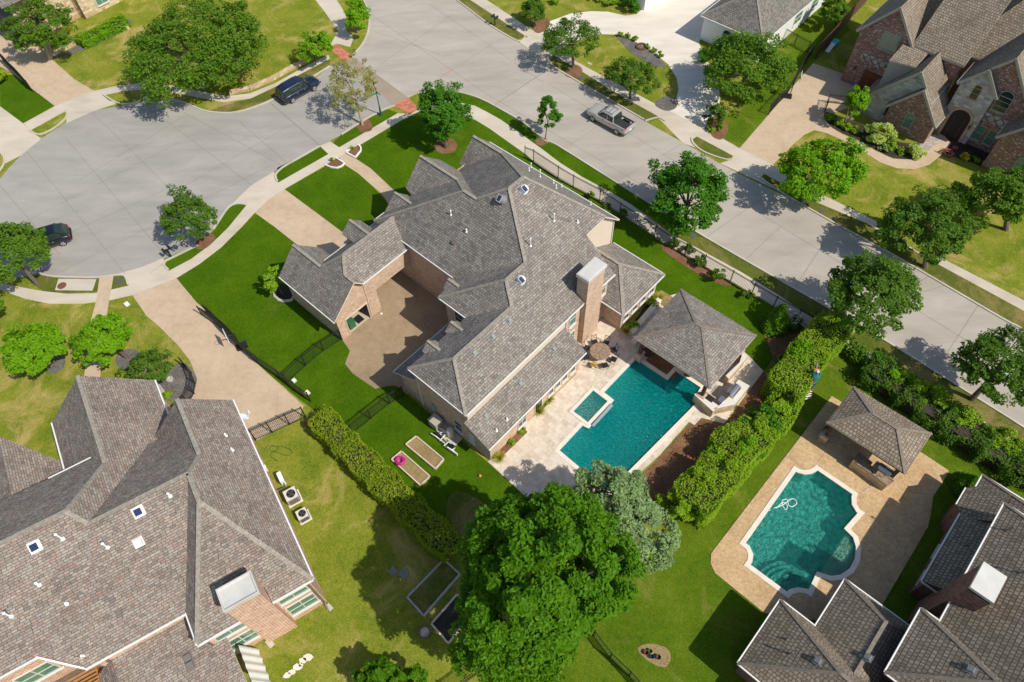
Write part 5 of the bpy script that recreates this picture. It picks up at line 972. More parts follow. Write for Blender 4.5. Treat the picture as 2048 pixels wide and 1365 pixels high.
# arched entry
m_ = MB(); k = 12; r0, ac, bc_ = 0.95, -6.75, 72.9
for i in range(k):
    t0, t1 = math.pi*i/k, math.pi*(i+1)/k
    q = lambda t, rr, b__: AB(ac+math.cos(t)*rr, b__, 2.4+math.sin(t)*rr)
    m_.quad(q(t0, r0, bc_), q(t0, r0+0.25, bc_), q(t1, r0+0.25, bc_), q(t1, r0, bc_)); m_.quad(q(t0, r0, bc_), q(t1, r0, bc_), q(t1, r0, bc_+0.1), q(t0, r0, bc_+0.1)); m_.quad(q(t0, r0+0.25, bc_), q(t0, r0+0.25, bc_+0.1), q(t1, r0+0.25, bc_+0.1), q(t1, r0+0.25, bc_))
for s_ in (-1, 1): m_.box(AB(ac+s_*(r0+0.125), bc_+0.03, 1.2), A_*0.125, B_*0.05, UPV*1.2)
arch_o = m_.build('entry_arch', M['br_main'], tr)
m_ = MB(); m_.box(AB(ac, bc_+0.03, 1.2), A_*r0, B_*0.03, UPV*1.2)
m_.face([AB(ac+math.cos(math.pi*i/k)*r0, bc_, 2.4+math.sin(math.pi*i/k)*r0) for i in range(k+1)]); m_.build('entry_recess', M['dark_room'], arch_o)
m_ = MB()
for s_ in (-0.5, 0.5): m_.box(AB(ac+s_, bc_-0.02, 1.3), A_*0.05, B_*0.03, UPV*1.3)
m_.build('door_post', M['wood_dark'], arch_o)
# diamond lattice panels
for ac_, z0, wd in ((-17.0, 3.0, 3.2), (-3.9, 3.0, 2.6)):
    m_ = MB(); bb = 74.46 if ac_ < -10 else 73.16
    m_.box(AB(ac_, bb, z0+0.45), A_*wd/2, B_*0.03, UPV*0.45); po = m_.build('stone_panel', M['stone'], tr); m_ = MB(); nX = int(wd/0.8)
    for i in range(nX):
        x0 = ac_-wd/2+i*wd/nX; x1 = x0+wd/nX; m_.bar(AB(x0, bb-0.04, z0), AB(x1, bb-0.04, z0+0.9), 0.05, 0.1); m_.bar(AB(x0, bb-0.045, z0+0.9), AB(x1, bb-0.045, z0), 0.05, 0.1)
    m_.build('brick_lattice', M['br_mix'], po)
for a_, b_ in ((-18.6, 74.4), (-5.55, 72.85)):
    m_ = MB(); p = AB(a_, b_, 2.2); m_.bar(p, p+NB*0.25+Vector((0, 0, 0.1)), 0.04); m_.lathe(p+NB*0.25+Vector((0, 0, -0.25)), [(0.05, 0), (0.11, 0.05), (0.13, 0.3), (0.02, 0.42)], 8); m_.build('wall_lantern', M['copper'], tr)
# ---------------------------------------------------------------- white house
wh = thing('white_house', AB(-32, 76), 'white painted house with a weathered grey shingle roof at the top', 'house')
rf, cp, gt, W_ = MB(), MB(), GutterRun(), MB(); sa, sb = 0.7, 0.75
hip(-36.04, -27.9, 70.6, 96, 3.0, 'b', ('-b',))
rf.build('roof', [M['sh_grey'], M['white']], wh); cp.build('ridge_cap', M['sh_cap'], wh); gt.build('gutter', M['gutter'], wh); W_.build('wall', M['white'], wh)
for b_ in (79.5, 83.5): window(wh, AB(-28.25, b_), B_, A_, 1.6, 0.9, 2.3, 'glass_green', 2, 2, 'frame')
window(wh, AB(-32.5, 70.95), A_, NB, 1.1, 0.7, 1.9, 'glass', 1, 2, 'frame', arch=True)
# second white building at the very top
w2 = thing('white_garage', G(1310, -10), 'white corner of the building beyond the pale drive at the top edge', 'garage')
m_ = MB(); q = AB(*[0, 0]); c0 = G(1288, 22)
for p1, p2 in ((c0, c0+NA*7), (c0, c0+B_*9), (c0+B_*9, c0+B_*9+NA*7)): wall_quad(m_, p1, p2, 0, 3.2)
m_.build('wall', M['white'], w2); m_ = MB(); roof_faces(m_, {}, [('a', [c0+A_*0.4+NB*0.4+UPV*3.1, c0+A_*0.4+B_*9.4+UPV*3.1, c0+NA*3.5+B_*9.4+UPV*5.6, c0+NA*3.5+B_*3.5+UPV*5.6]), ('-b', [c0+A_*0.4+NB*0.4+UPV*3.1, c0+NA*7.4+NB*0.4+UPV*3.1, c0+NA*3.5+B_*3.5+UPV*5.6])]); m_.build('roof', [M['sh_grey'], M['white']], w2)
# ---------------------------------------------------------------- upper left stone house
tl = thing('stone_house', G(160, -20), 'tan rough stone house wall with one window at the top left', 'house')
m_ = MB(); p0, p1 = G(173, 38), G(268, -10); e_ = (p1-p0).normalized(); nn = Vector((e_.y, -e_.x, 0)); p1 = p0+e_*11
wall_quad(m_, p0, p1, 0, 5.2); wall_quad(m_, p0, p0-nn*0.9, 0, 5.2); wall_quad(m_, p0-nn*0.9, p0-nn*0.9-e_*7, 0, 5.2); wall_quad(m_, p1, p1-nn*6, 0, 5.2)
m_.build('wall', M['stone_tan'], tl)
window(tl, p0+e_*2.75, e_, nn, 1.5, 0.7, 2.3, 'glass_green', 2, 2, 'frame')
m_ = MB(); roof_faces(m_, {}, []); 
a__ = p0-e_*8+nn*0.4; b__ = p1+nn*0.4
m_.quad(a__+UPV*5.2, b__+UPV*5.2, b__-nn*6+UPV*9, a__-nn*6+UPV*9); m_.build('roof', M['sh_grey'], tl)
m_ = MB(); m_.tube([p0+nn*0.05-e_*0.1+UPV*0.1, p0+nn*0.05-e_*0.1+UPV*5], 0.06, 6); m_.build('downpipe', M['copper'], tl)
tg = thing('stucco_garage', G(10, 0), 'pinkish brick garage corner at the upper left edge', 'garage')
m_ = MB(); p0, p1 = G(22, 46), G(-60, -20); p2 = G(45, 38)
wall_quad(m_, G(-60, -12), G(20, 47), 2.2, 3.2); wall_quad(m_, G(12, 40), G(22, 48), 0, 3.2); wall_quad(m_, G(22, 48), G(60, 20), 0, 3.2); m_.build('wall', M['br_main'], tg)
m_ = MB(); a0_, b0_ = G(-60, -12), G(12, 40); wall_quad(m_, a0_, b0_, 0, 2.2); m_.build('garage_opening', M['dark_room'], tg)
m_ = MB(); r4 = [G(-60, -14, 3.2), G(24, 50, 3.2), G(66, 18, 3.2), G(0, -70, 3.2)]; m_.prism([(p.x, p.y) for p in r4], 3.2, 3.4); m_.build('roof', M['sh_grey'], tg)
# ================================================================ VEGETATION
RNG = np.random.default_rng(7)
def unit(n_, rng):
    v = rng.normal(size=(n_, 3)); return v/np.linalg.norm(v, axis=1, keepdims=True)
def leaves(cen, size, rng, up=0.5, outw=None, elong=1.5):
    """leaf quads round the given centres (N,3) -> verts (4N,3), faces"""
    n_ = len(cen); nrm = unit(n_, rng); nrm[:, 2] = np.abs(nrm[:, 2])+up
    if outw is not None: nrm += outw*0.7
    nrm /= np.linalg.norm(nrm, axis=1, keepdims=True)
    t = unit(n_, rng); t -= nrm*(t*nrm).sum(1, keepdims=True); t /= np.linalg.norm(t, axis=1, keepdims=True)
    b_ = np.cross(nrm, t); s_ = size*rng.uniform(0.65, 1.35, (n_, 1))
    v = np.empty((n_, 4, 3)); v[:, 0] = cen-t*s_*elong/2; v[:, 1] = cen+b_*s_/2+t*s_*0.1; v[:, 2] = cen+t*s_*elong/2-nrm*s_*0.12; v[:, 3] = cen-b_*s_/2+t*s_*0.1
    return v.reshape(-1, 3)
def leaf_obj(name, verts, mat, parent=None, base=None, kind=None):
    if base is not None: verts = verts-np.array(base)
    n_ = len(verts)//4; me = bpy.data.meshes.new(name)
    me.vertices.add(len(verts)); me.vertices.foreach_set('co', verts.astype(np.float32).ravel())
    me.loops.add(4*n_); me.loops.foreach_set('vertex_index', np.arange(4*n_, dtype=np.int32))
    me.polygons.add(n_); me.polygons.foreach_set('loop_start', np.arange(0, 4*n_, 4, dtype=np.int32))
    me.materials.append(mat); me.update(calc_edges=True); me.validate()
    o = bpy.data.objects.new(name, me); C.objects.link(o)
    if parent is not None: o.parent = parent
    if kind: o['kind'] = kind
    return o
def blob(center, R3, ncl, nlf, rng, cr=0.3, hollow=0.5, low=-0.5, droop=0.0):
    """leaf positions in clumps spread through an uneven ellipsoid"""
    cl = []
    ph = rng.uniform(0, 6.28, 6)
    while len(cl) < ncl:
        d = unit(1, rng)[0]
        if d[2] < low: continue
        az = math.atan2(d[1], d[0]); wob = 1+0.13*math.sin(2*az+ph[0])+0.10*math.sin(3*az+ph[1])+0.08*math.sin(5*az+ph[2])+0.08*math.sin(4*d[2]+ph[3]+az)
        r_ = (hollow+(1-hollow)*rng.uniform()**0.6)*wob
        cl.append((d*r_, d))
    P = []; O = []; Rm = min(R3[0], R3[1])
    for c_, d in cl:
        k = max(3, int(nlf/ncl*rng.uniform(0.5, 1.5))); rr = cr*Rm*rng.uniform(0.6, 1.3)
        q = unit(k, rng)*rng.uniform(0.25, 1.0, (k, 1))**0.5*rr; q[:, 2] *= 0.6; q[:, 2] -= droop*np.hypot(q[:, 0], q[:, 1])
        P.append(c_*np.array(R3)+q); O.append(np.repeat(d[None], k, 0))
    return np.concatenate(P)+np.array(center), np.concatenate(O), [c_*np.array(R3)+np.array(center) for c_, d in cl]
def tree(bpx, h, R3, cz, leaf, n_, lsize, label, ncl=45, cr=0.3, seed=0, bark='bark', trunk=0.16, off=(0, 0), name='shade_tree', cat='tree', group=None, hollow=0.5, low=-0.45, multi=1, elong=1.5):
    """bpx: trunk foot in the photo; R3: crown half-axes; cz: height of crown centre; off: crown offset in metres"""
    rng = np.random.default_rng(seed+100); base = G(*bpx); t_ = thing(name, base, label, cat, group)
    ctr = (off[0], off[1], cz)
    P, O, cl = blob(ctr, R3, ncl, n_, rng, cr, hollow, low)
    keep = P[:, 2] > 0.15; P, O = P[keep], O[keep]
    leaf_obj('crown', leaves(P, lsize, rng, 0.35, O, elong), L[leaf], t_)
    tb = MB(); bz = cz-R3[2]*0.45
    for m_i in range(multi):
        a_ = 2*math.pi*m_i/multi+rng.uniform(0, 1); sp = 0.0 if multi == 1 else 0.18
        fork = Vector((off[0]*0.55+math.cos(a_)*sp*3, off[1]*0.55+math.sin(a_)*sp*3, bz))
        tb.tube([base+Vector((math.cos(a_)*sp, math.sin(a_)*sp, -0.05)), base+fork*0.5+Vector((rng.uniform(-.06, .06), rng.uniform(-.06, .06), 0)), base+fork], [trunk*1.25, trunk, trunk*0.8], 8)
        for k in range(7 if multi == 1 else 3):
            e = cl[rng.integers(len(cl))]; e = Vector(e)
            mid = (fork+e)*0.5+Vector((rng.uniform(-.2, .2), rng.uniform(-.2, .2), 0.15))
            tb.tube([base+fork, base+mid, base+e], [trunk*0.55, trunk*0.32, trunk*0.12], 5)
            e2 = Vector(cl[rng.integers(len(cl))]); 
            if (e2-mid).length < R3[0]: tb.tube([base+mid, base+e2], [trunk*0.3, trunk*0.08], 4)
    tb.build('trunk', M[bark], t_)
    return t_
GT = 'street and garden trees'
def T(u, v, cpx, rpx, cz, rz, leaf, n_, ls, label, **k):
    """place a tree from trunk foot (u,v) and crown centre cpx with crown radius rpx in photo pixels"""
    base = G(u, v); c_ = G(cpx[0], cpx[1], cz); R_ = (rpx if hasattr(rpx, '__len__') else (rpx, rpx))
    sc_ = (G(cpx[0]+10, cpx[1], cz)-c_).length/10; rx = R_[0]*sc_; ry = R_[1]*sc_
    k['ncl'] = int(k.get('ncl', 45)*1.7); k['cr'] = k.get('cr', 0.3)*0.82
    return tree((u, v), 0, (rx, ry, rz), cz, leaf, int(n_*1.9), ls*0.74, label, off=(c_.x-base.x, c_.y-base.y), **k)
T(408, 178, (395, 92), (125, 125), 4.6, 3.4, 'oak', 15000, 0.23, 'huge dark round oak at the top left above the red bicycle', ncl=170, cr=0.16, seed=1, trunk=0.35, hollow=0.62)
T(100, 118, (84, 52), (58, 66), 3.6, 2.6, 'oak', 6000, 0.2, 'feathery multi trunk tree beside the tan stone house', ncl=70, cr=0.24, seed=2, multi=3, bark='bark_pale')
T(632, 130, (628, 93), (26, 30), 2.4, 1.7, 'bright', 2200, 0.2, 'small bright green tree by the low stone wall near the dark parked car', ncl=24, cr=0.36, seed=3, trunk=0.07)
T(725, 250, (705, 170), (50, 58), 4.2, 2.9, 'sparse', 2600, 0.15, 'sparse grey green budding tree beside the crosswalk', ncl=80, cr=0.2, seed=4, trunk=0.12, bark='bark_pale')
T(713, 66, (713, 32), (27, 28), 2.3, 1.5, 'bright', 2300, 0.2, 'round bright green tree at the top corner of the street junction', ncl=24, cr=0.36, seed=5, trunk=0.1)
T(892, 296, (885, 226), (47, 50), 4.0, 3.1, 'deep', 6500, 0.2, 'dense rounded green tree in a round mulch ring by the front gable', ncl=75, cr=0.27, seed=6)
T(1090, 281, (1100, 226), (22, 26), 3.1, 2.1, 'deep', 1500, 0.19, 'slim young tree with a thin bent trunk in the near verge', ncl=22, cr=0.36, seed=7, trunk=0.05)
T(1146, 136, (1143, 76), (60, 50), 3.4, 1.6, 'live', 4600, 0.17, 'wide spreading tree at the foot of the pale curved driveway', ncl=75, cr=0.24, seed=8, trunk=0.14)
T(1260, 198, (1264, 150), (53, 42), 2.9, 1.5, 'live', 3800, 0.17, 'spreading tree behind the silver pickup truck', ncl=60, cr=0.25, seed=9, trunk=0.12)
T(1067, 54, (1068, 22), (24, 28), 1.9, 1.4, 'live', 2300, 0.17, 'dark shrubby tree in mulch near the top mailbox', ncl=24, cr=0.38, seed=10, trunk=0.07, multi=3)
T(1478, 187, (1496, 136), (80, 82), 3.6, 2.8, 'oak', 8500, 0.23, 'large leafy tree in front of the white house', ncl=80, cr=0.27, seed=11, trunk=0.2)
T(1432, 258, (1433, 228), (19, 26), 1.5, 1.3, 'live', 1400, 0.15, 'small multi stem corner tree by the pale driveway', ncl=20, cr=0.38, seed=12, trunk=0.05, multi=3)
T(1607, 406, (1643, 340), (80, 64), 4.0, 2.3, 'bright', 7600, 0.22, 'broad bright green tree with pale trunk on the far verge', ncl=75, cr=0.27, seed=13, bark='bark_pale')
T(1368, 462, (1376, 388), (75, 72), 4.3, 3.2, 'deep', 8500, 0.23, 'dense dark green maple between the fence and the street', ncl=95, cr=0.23, seed=14, trunk=0.2)
T(1850, 535, (1850, 452), (90, 72), 4.0, 2.5, 'live', 9000, 0.2, 'broad blue green tree on the far side of the street', ncl=95, cr=0.23, seed=15, trunk=0.2)
T(2012, 460, (2012, 390), (78, 70), 4.0, 2.6, 'oak', 8200, 0.21, 'leafy tree at the right edge on the yellowing lawn', ncl=85, cr=0.24, seed=16, trunk=0.2)
T(1700, 668, (1742, 588), (98, 80), 4.9, 2.7, 'live', 9500, 0.2, 'large dark live oak leaning over the street', ncl=115, cr=0.22, seed=17, trunk=0.22)
T(1943, 799, (1998, 735), (88, 78), 4.6, 2.4, 'live', 7800, 0.18, 'leaning live oak by the street at the right edge', ncl=95, cr=0.22, seed=18, trunk=0.18)
T(1672, 48, (1664, 22), (27, 32), 2.2, 1.8, 'oak', 2400, 0.18, 'small tree by the side wall of the white house', ncl=28, cr=0.35, seed=19, trunk=0.07)
T(1694, 245, (1715, 203), (25, 29), 2.9, 1.4, 'bright', 2700, 0.19, 'round lollipop tree on pale forked trunks by the brick garage', ncl=34, cr=0.33, seed=20, trunk=0.06, multi=3, bark='bark_pale')
T(410, 480, (375, 430), (58, 46), 3.3, 1.9, 'live', 4800, 0.17, 'spreading tree at the near edge of the turning circle', ncl=72, cr=0.24, seed=21, trunk=0.14)
T(75, 568, (20, 508), (62, 66), 3.6, 2.2, 'oak', 6200, 0.19, 'leafy tree over the black car at the left edge', ncl=72, cr=0.26, seed=22, trunk=0.16)
T(110, 726, (63, 697), (62, 50), 2.7, 1.5, 'bright', 6200, 0.2, 'bright green tree at the left edge beside a gravel ring', ncl=62, cr=0.27, seed=23, trunk=0.12)
T(254, 716, (206, 680), (56, 46), 2.7, 1.5, 'bright', 5600, 0.2, 'bright green tree shading the straight tan garden path', ncl=58, cr=0.27, seed=24, trunk=0.12)
T(268, 768, (298, 738), (48, 38), 1.7, 1.1, 'live', 2600, 0.16, 'airy crepe myrtle by the curved iron fence', ncl=50, cr=0.27, seed=25, trunk=0.05, multi=4, bark='bark_pale')
T(566, 590, (546, 562), (17, 28), 1.8, 1.2, 'lime', 700, 0.18, 'thin lime green sapling at the garage corner', ncl=18, cr=0.42, seed=26, trunk=0.04)
T(1078, 1278, (1078, 1165), (162, 182), 9.0, 5.2, 'big', 46000, 0.19, 'enormous bright green pecan tree at the bottom middle', ncl=330, cr=0.15, seed=27, trunk=0.4, hollow=0.5, low=-0.6, elong=1.8)
T(1235, 1110, (1230, 1040), (118, 100), 4.6, 2.8, 'blue', 17000, 0.15, 'silvery blue green cedar beside the giant pecan tree', ncl=120, cr=0.2, seed=28, trunk=0.25, hollow=0.45, elong=2.6)
T(775, 1385, (780, 1362), (62, 40), 2.4, 1.4, 'big', 3600, 0.2, 'crown of a small tree cut by the bottom edge', ncl=42, cr=0.3, seed=29, trunk=0.1)
T(-12, 640, (-10, 618), (22, 22), 2.0, 1.0, 'oak', 900, 0.18, 'twig of a tree entering at the far left edge', ncl=16, cr=0.4, seed=30, trunk=0.06)
T(620, -14, (490, -20), (60, 30), 3.0, 1.5, 'oak', 2500, 0.2, 'tree crown touching the top edge right of the big oak', ncl=30, cr=0.3, seed=31) if False else None
# clipped evergreen cone
def cone(bpx, r_, h, leaf, n_, label, seed, name='evergreen_shrub', ls=0.13, flat=0.0):
    rng = np.random.default_rng(seed); base = G(*bpx); t_ = thing(name, base, label, 'shrub'); 
    t = rng.uniform(0, 1, n_)**0.75; az = rng.uniform(0, 2*math.pi, n_); prof = np.sin(np.clip((1-t)*1.25+0.12, 0, 1.57))*(1-t)**0.28
    rr = r_*prof*(1+0.08*np.sin(az*5+t*9))*rng.uniform(0.82, 1.03, n_); P = np.stack([np.cos(az)*rr, np.sin(az)*rr, t*h], 1)
    O = np.stack([np.cos(az), np.sin(az), 0.5+0*az], 1)
    leaf_obj('foliage', leaves(P, ls, rng, 0.1, O, 1.8), L[leaf], t_); m_ = MB(); m_.lathe(base, [(r_*0.4, 0), (r_*0.5, h*0.25), (r_*0.4, h*0.6), (r_*0.12, h*0.85), (0.01, h*0.88)], 10); m_.build('stem', M['soil'], t_); return t_
cone((1548, 652), 1.35, 3.0, 'conifer', 6500, 'dark clipped egg shaped evergreen between pavilion and fence', 50)
cone((1927, 975), 1.15, 1.9, 'conifer', 5200, 'smooth round clipped bush by the tan pool deck', 51, name='round_bush', ls=0.09)
# shrubs
def shrub(bpx, r_, h, leaf, n_, label, seed, ls=0.12, group=None, name='shrub', cat='shrub', col2=None):
    rng = np.random.default_rng(seed); base = G(*bpx); t_ = thing(name, base, label, cat, group)
    P, O, cl = blob((0, 0, h*0.5), (r_, r_, h*0.55), 14, n_, rng, 0.42, 0.45, -0.6); P[:, 2] = np.clip(P[:, 2], 0.03, None)
    leaf_obj('foliage', leaves(P, ls, rng, 0.3, O, 1.5), L[leaf], t_)
    if col2:
        k = max(20, n_//4); d = unit(k, rng); d[:, 2] = abs(d[:, 2]); P2 = d*np.array([r_*1.02, r_*1.02, h*0.6])+np.array([0, 0, h*0.5]); leaf_obj('flower', leaves(P2, 0.13, rng, 0.5, d, 1.1), L[col2], t_)
    m_ = MB()
    for k in range(4): a_ = k*1.6; m_.tube([base, base+Vector((math.cos(a_)*r_*0.5, math.sin(a_)*r_*0.5, h*0.6))], [0.03, 0.012], 4)
    m_.build('stem', M['bark'], t_); return t_
SH = [((1240,8),.5,.7,'lime',500,'lime shrub nearest the white wall at the top edge'),((1222,12),.6,.9,'lime',700,'round lime bush beside the pale drive at the top'),((1200,4),.5,.8,'hedge',500,'clipped bush second from the white wall at the top edge'),
 ((1262,22),.95,1.9,'deep',1800,'tall dark bush against the white garage corner'),((1108,8),.5,.8,'hedge',500,'small yellow green bush at the top edge beside the shrubby tree'),((1181,0),.5,.8,'lime',400,'clipped bush at the top edge furthest from the white wall'),
 ((1412,118),1.0,1.5,'deep',2200,'dark bush at the left corner of the white house'),((1241,73),.3,.5,'hedge',260,'first small shrub along the gravel crescent'),((1255,76),.32,.5,'hedge',260,'second small shrub along the gravel crescent'),((1270,82),.34,.55,'hedge',280,'third small shrub along the gravel crescent'),
 ((1295,97),.3,.5,'hedge',260,'small shrub next to the stone ring'),((1307,104),.3,.5,'hedge',260,'small shrub right of the stone ring'),((1320,114),.36,.6,'hedge',320,'last small shrub at the lower tip of the gravel crescent'),
 ((1420,262),.4,.6,'hedge',400,'low bush left of the small corner tree'),((1440,258),.35,.5,'hedge',350,'low bush right of the small corner tree'),
 ((1658,240),.45,.7,'lime',700,'leftmost round bush of the front bed'),((1675,250),.45,.65,'lime',700,'second round bush of the front bed'),((1690,258),.45,.6,'lime',650,'third round bush of the front bed'),((1707,262),.5,.6,'hedge',600,'dark low bush under the lollipop tree'),
 ((1752,282),1.25,1.9,'pale',3600,'large pale variegated shrub against the mottled brick wall'),((1778,298),.6,.8,'lime',700,'bright lime shrub right of the pale variegated one'),((1764,300),.5,.6,'blue',500,'greyish shrub at the edge of the curved walk'),
 ((1830,312),.75,1.1,'pale',1700,'pale green shrub beside the river rock strip'),((1800,306),.45,.5,'hedge',400,'small reddish shrub bed plant in front of the brick gable'),
 ((1930,318),.42,.6,'yellow',420,'golden yellow bush in the dark flower bed'),((1950,322),.35,.4,'hedge',300,'small dark bush right of the golden one'),((1970,330),.35,.4,'hedge',300,'second small dark bush in the right bed'),
 ((1345,492),.5,.8,'live',480,'airy rose shrub at the shaded fence bend'),((1375,505),.5,.9,'live',480,'airy shrub along the fence above the sunroom'),((1400,530),.5,1.2,'live',600,'taller airy shrub along the fence'),((1432,560),.55,1.6,'oak',700,'thin young tree shaped shrub inside the fence'),((1180,398),.35,.9,'live',420,'slim shrub by the fence near the roof edge'),((1245,432),.4,.9,'live',400,'reddish shrub at the fence below the eave corner'),((1215,418),.35,.7,'live',300,'small shrub against the fence near the cream gable'),
 ((1492,592),.5,.8,'live',420,'bare looking shrub at the fence above the pavilion'),((1585,655),.55,1.0,'deep',800,'rose bush beside the clipped evergreen'),
 ((1012,865),.3,.4,'hedge',300,'small bush nearest the pool pump corner in the long patio bed') ,((1022,886),.28,.35,'hedge',260,'round bush in the middle of the long patio bed'),((1040,862),.32,.4,'hedge',320,'round bush at the upper end of the long patio bed'),
 ((1086,812),.34,.6,'hedge',380,'green bush in the small square patio bed'),((335,792),.35,.45,'lime',420,'bright low bush by the curved fence'),
 ((1265,655),.4,.6,'lime',420,'green shrub at the lower end of the sunroom bed'),((1302,612),.45,.6,'hedge',420,'green shrub at the upper end of the sunroom bed')]
for i, (p, r_, h, lf, n_, lab) in enumerate(SH): shrub(p, r_, h, lf, n_, lab, 200+i)
shrub((1585, 648), .6, 1.1, 'deep', 500, 'shrub dotted with white blooms next to the evergreen', 401, col2='white', name='rose_bush')
shrub((1893, 310), .55, .5, 'deep', 260, 'flower clump full of pink blooms at the entry walk', 402, col2='pink', name='flower_clump', cat='flowers'); shrub((1908, 300), .25, .4, 'deep', 120, 'tiny clump of coral flowers behind the pink ones', 403, col2='pink', name='flower_clump', cat='flowers')
shrub((665, 323), .18, .5, 'hedge', 160, 'little topiary in the left white edged entry bed', 404, ls=0.08, name='topiary'); shrub((705, 300), .18, .5, 'hedge', 160, 'little topiary in the right white edged entry bed', 405, ls=0.08, name='topiary')
# ornamental grasses
def tuft(bpx, r_, h, label, seed, leaf='grassy', n_=260):
    rng = np.random.default_rng(seed); base = G(*bpx); az = rng.uniform(0, 6.28, n_); el = rng.uniform(0.5, 1.45, n_); Lh = rng.uniform(0.6, 1, n_)*h
    d = np.stack([np.cos(az)*np.cos(el), np.sin(az)*np.cos(el), np.sin(el)], 1); sd_ = np.stack([-np.sin(az), np.cos(az), 0*az], 1)*0.022
    v = np.empty((n_, 4, 3)); tip = d*Lh[:, None]*np.array([r_/h*1.6, r_/h*1.6, 1]); v[:, 0] = -sd_; v[:, 1] = sd_; v[:, 2] = tip+sd_*0.3; v[:, 3] = tip-sd_*0.3
    o = leaf_obj('ornamental_grass', v.reshape(-1, 3), L[leaf]); o.location = base+Vector((0, 0, 0.03)); tag(o, label, 'plant', 'ornamental grasses'); return o
for i, (p, lab) in enumerate((((998,918),'arching grass tuft at the house corner of the patio'), ((1078,826),'grass tuft at the lower end of the small patio bed'), ((1096,802),'golden grass tuft at the upper end of the small patio bed'), ((1252,665),'golden grass tuft at the foot of the sunroom corner'), ((1316,600),'green grass tuft at the upper end of the sunroom bed'))): tuft(p, 0.55, 0.75, lab, 300+i)
# hedges: leafy skin over an added solid dark core that blocks light
def hedge(px, w_, h, leaf, dens, label, seed, name='hedge', ls=0.13, bump_=0.12, z0=0.0, hv=0.0):
    rng = np.random.default_rng(seed); P = [G(*q) for q in px]; t_ = thing(name, P[0], label, 'hedge'); allP = []; allO = []; core = MB(); b0 = np.array(P[0])
    for i in range(len(P)-1):
        a, b = P[i], P[i+1]; d = b-a; L1 = d.length; d /= L1; s_ = Vector((-d.y, d.x, 0))
        core.box((a+b)/2+Vector((0, 0, h*0.43)), d*(L1/2+0.1), s_*(w_/2-0.22), Vector((0, 0, h*0.43)))
        for kind, area in (('top', L1*w_), ('l', L1*h), ('r', L1*h), ('e0', w_*h), ('e1', w_*h)):
            k = int(area*dens*1.7); u_ = rng.uniform(-0.15, L1+0.15, k)
            if kind == 'top': w2 = rng.uniform(-w_/2, w_/2, k); zz_ = h+rng.normal(0, 0.07, k)+hv*np.sin(u_*1.7+i)+0.08*np.sin(u_*4+w2*5)-0.25*(np.abs(w2)/(w_/2))**4; O = np.tile([0, 0, 1.0], (k, 1))
            elif kind[0] == 'e': w2 = rng.uniform(-w_/2, w_/2, k); sg = -1 if kind == 'e0' else 1; u_ = (0 if sg < 0 else L1)+sg*(0.2+rng.normal(0, 0.07, k)+0.15*np.sin(w2*3)); zz_ = rng.uniform(0.05, h, k); O = np.tile([d.x*sg, d.y*sg, 0.3], (k, 1))
            else: sg = 1 if kind == 'l' else -1; w2 = sg*(w_/2+rng.normal(0, 0.06, k)+bump_*np.sin(u_*2.1+i*3)); zz_ = rng.uniform(0.05, h, k); O = np.tile([s_.x*sg, s_.y*sg, 0.3], (k, 1))
            pos_ = np.array(a)[None]+np.outer(u_, np.array(d))+np.outer(w2, np.array(s_)); pos_[:, 2] = np.clip(zz_, 0.03, None); allP.append(pos_); allO.append(O)
    P_ = np.concatenate(allP); O_ = np.concatenate(allO)
    leaf_obj('foliage', leaves(P_-b0, ls*0.8, rng, 0.25, O_, 1.5), L[leaf], t_); core.build('blocking_core', M['soil'], t_); return t_
hedge([(648, 850), (700, 905), (760, 965), (830, 1035), (905, 1108)], 1.9, 1.7, 'photinia', 110, 'long clipped photinia hedge with reddish tips beside the lush lawn', 60, hv=0.12)
hedge([(168, 92), (205, 75), (252, 50)], 1.9, 1.0, 'bright', 130, 'bright clipped hedge below the tan stone wall', 61)
hedge([(1372, 1025), (1430, 960)], 3.0, 2.5, 'hedge', 95, 'flat topped hedge block nearest the blue green cedar', 62, hv=0.05)
hedge([(1440, 925), (1500, 885)], 3.0, 2.2, 'hedge', 95, 'bushy hedge block behind the outdoor kitchen', 63, hv=0.18)
hedge([(1553, 806), (1606, 728), (1652, 680)], 2.7, 2.7, 'hedge', 95, 'tall hedge block where the person trims', 64, hv=0.1)
hedge([(1395, 1030), (1480, 950), (1555, 862), (1588, 815)], 0.9, 1.1, 'lime', 110, 'low lime green strip at the foot of the hedge blocks', 65, hv=0.1, name='low_hedge')
hedge([(1735, 745), (1800, 795), (1880, 845), (1960, 900), (2070, 965)], 2.6, 1.6, 'live', 95, 'long loose mixed hedge parallel to the street', 66, hv=0.3, bump_=0.35)
hedge([(1640, 665), (1690, 672)], 1.5, 1.7, 'pale', 110, 'pale variegated shrub mass at the end of the tall hedge', 67, hv=0.15, name='shrub_mass')
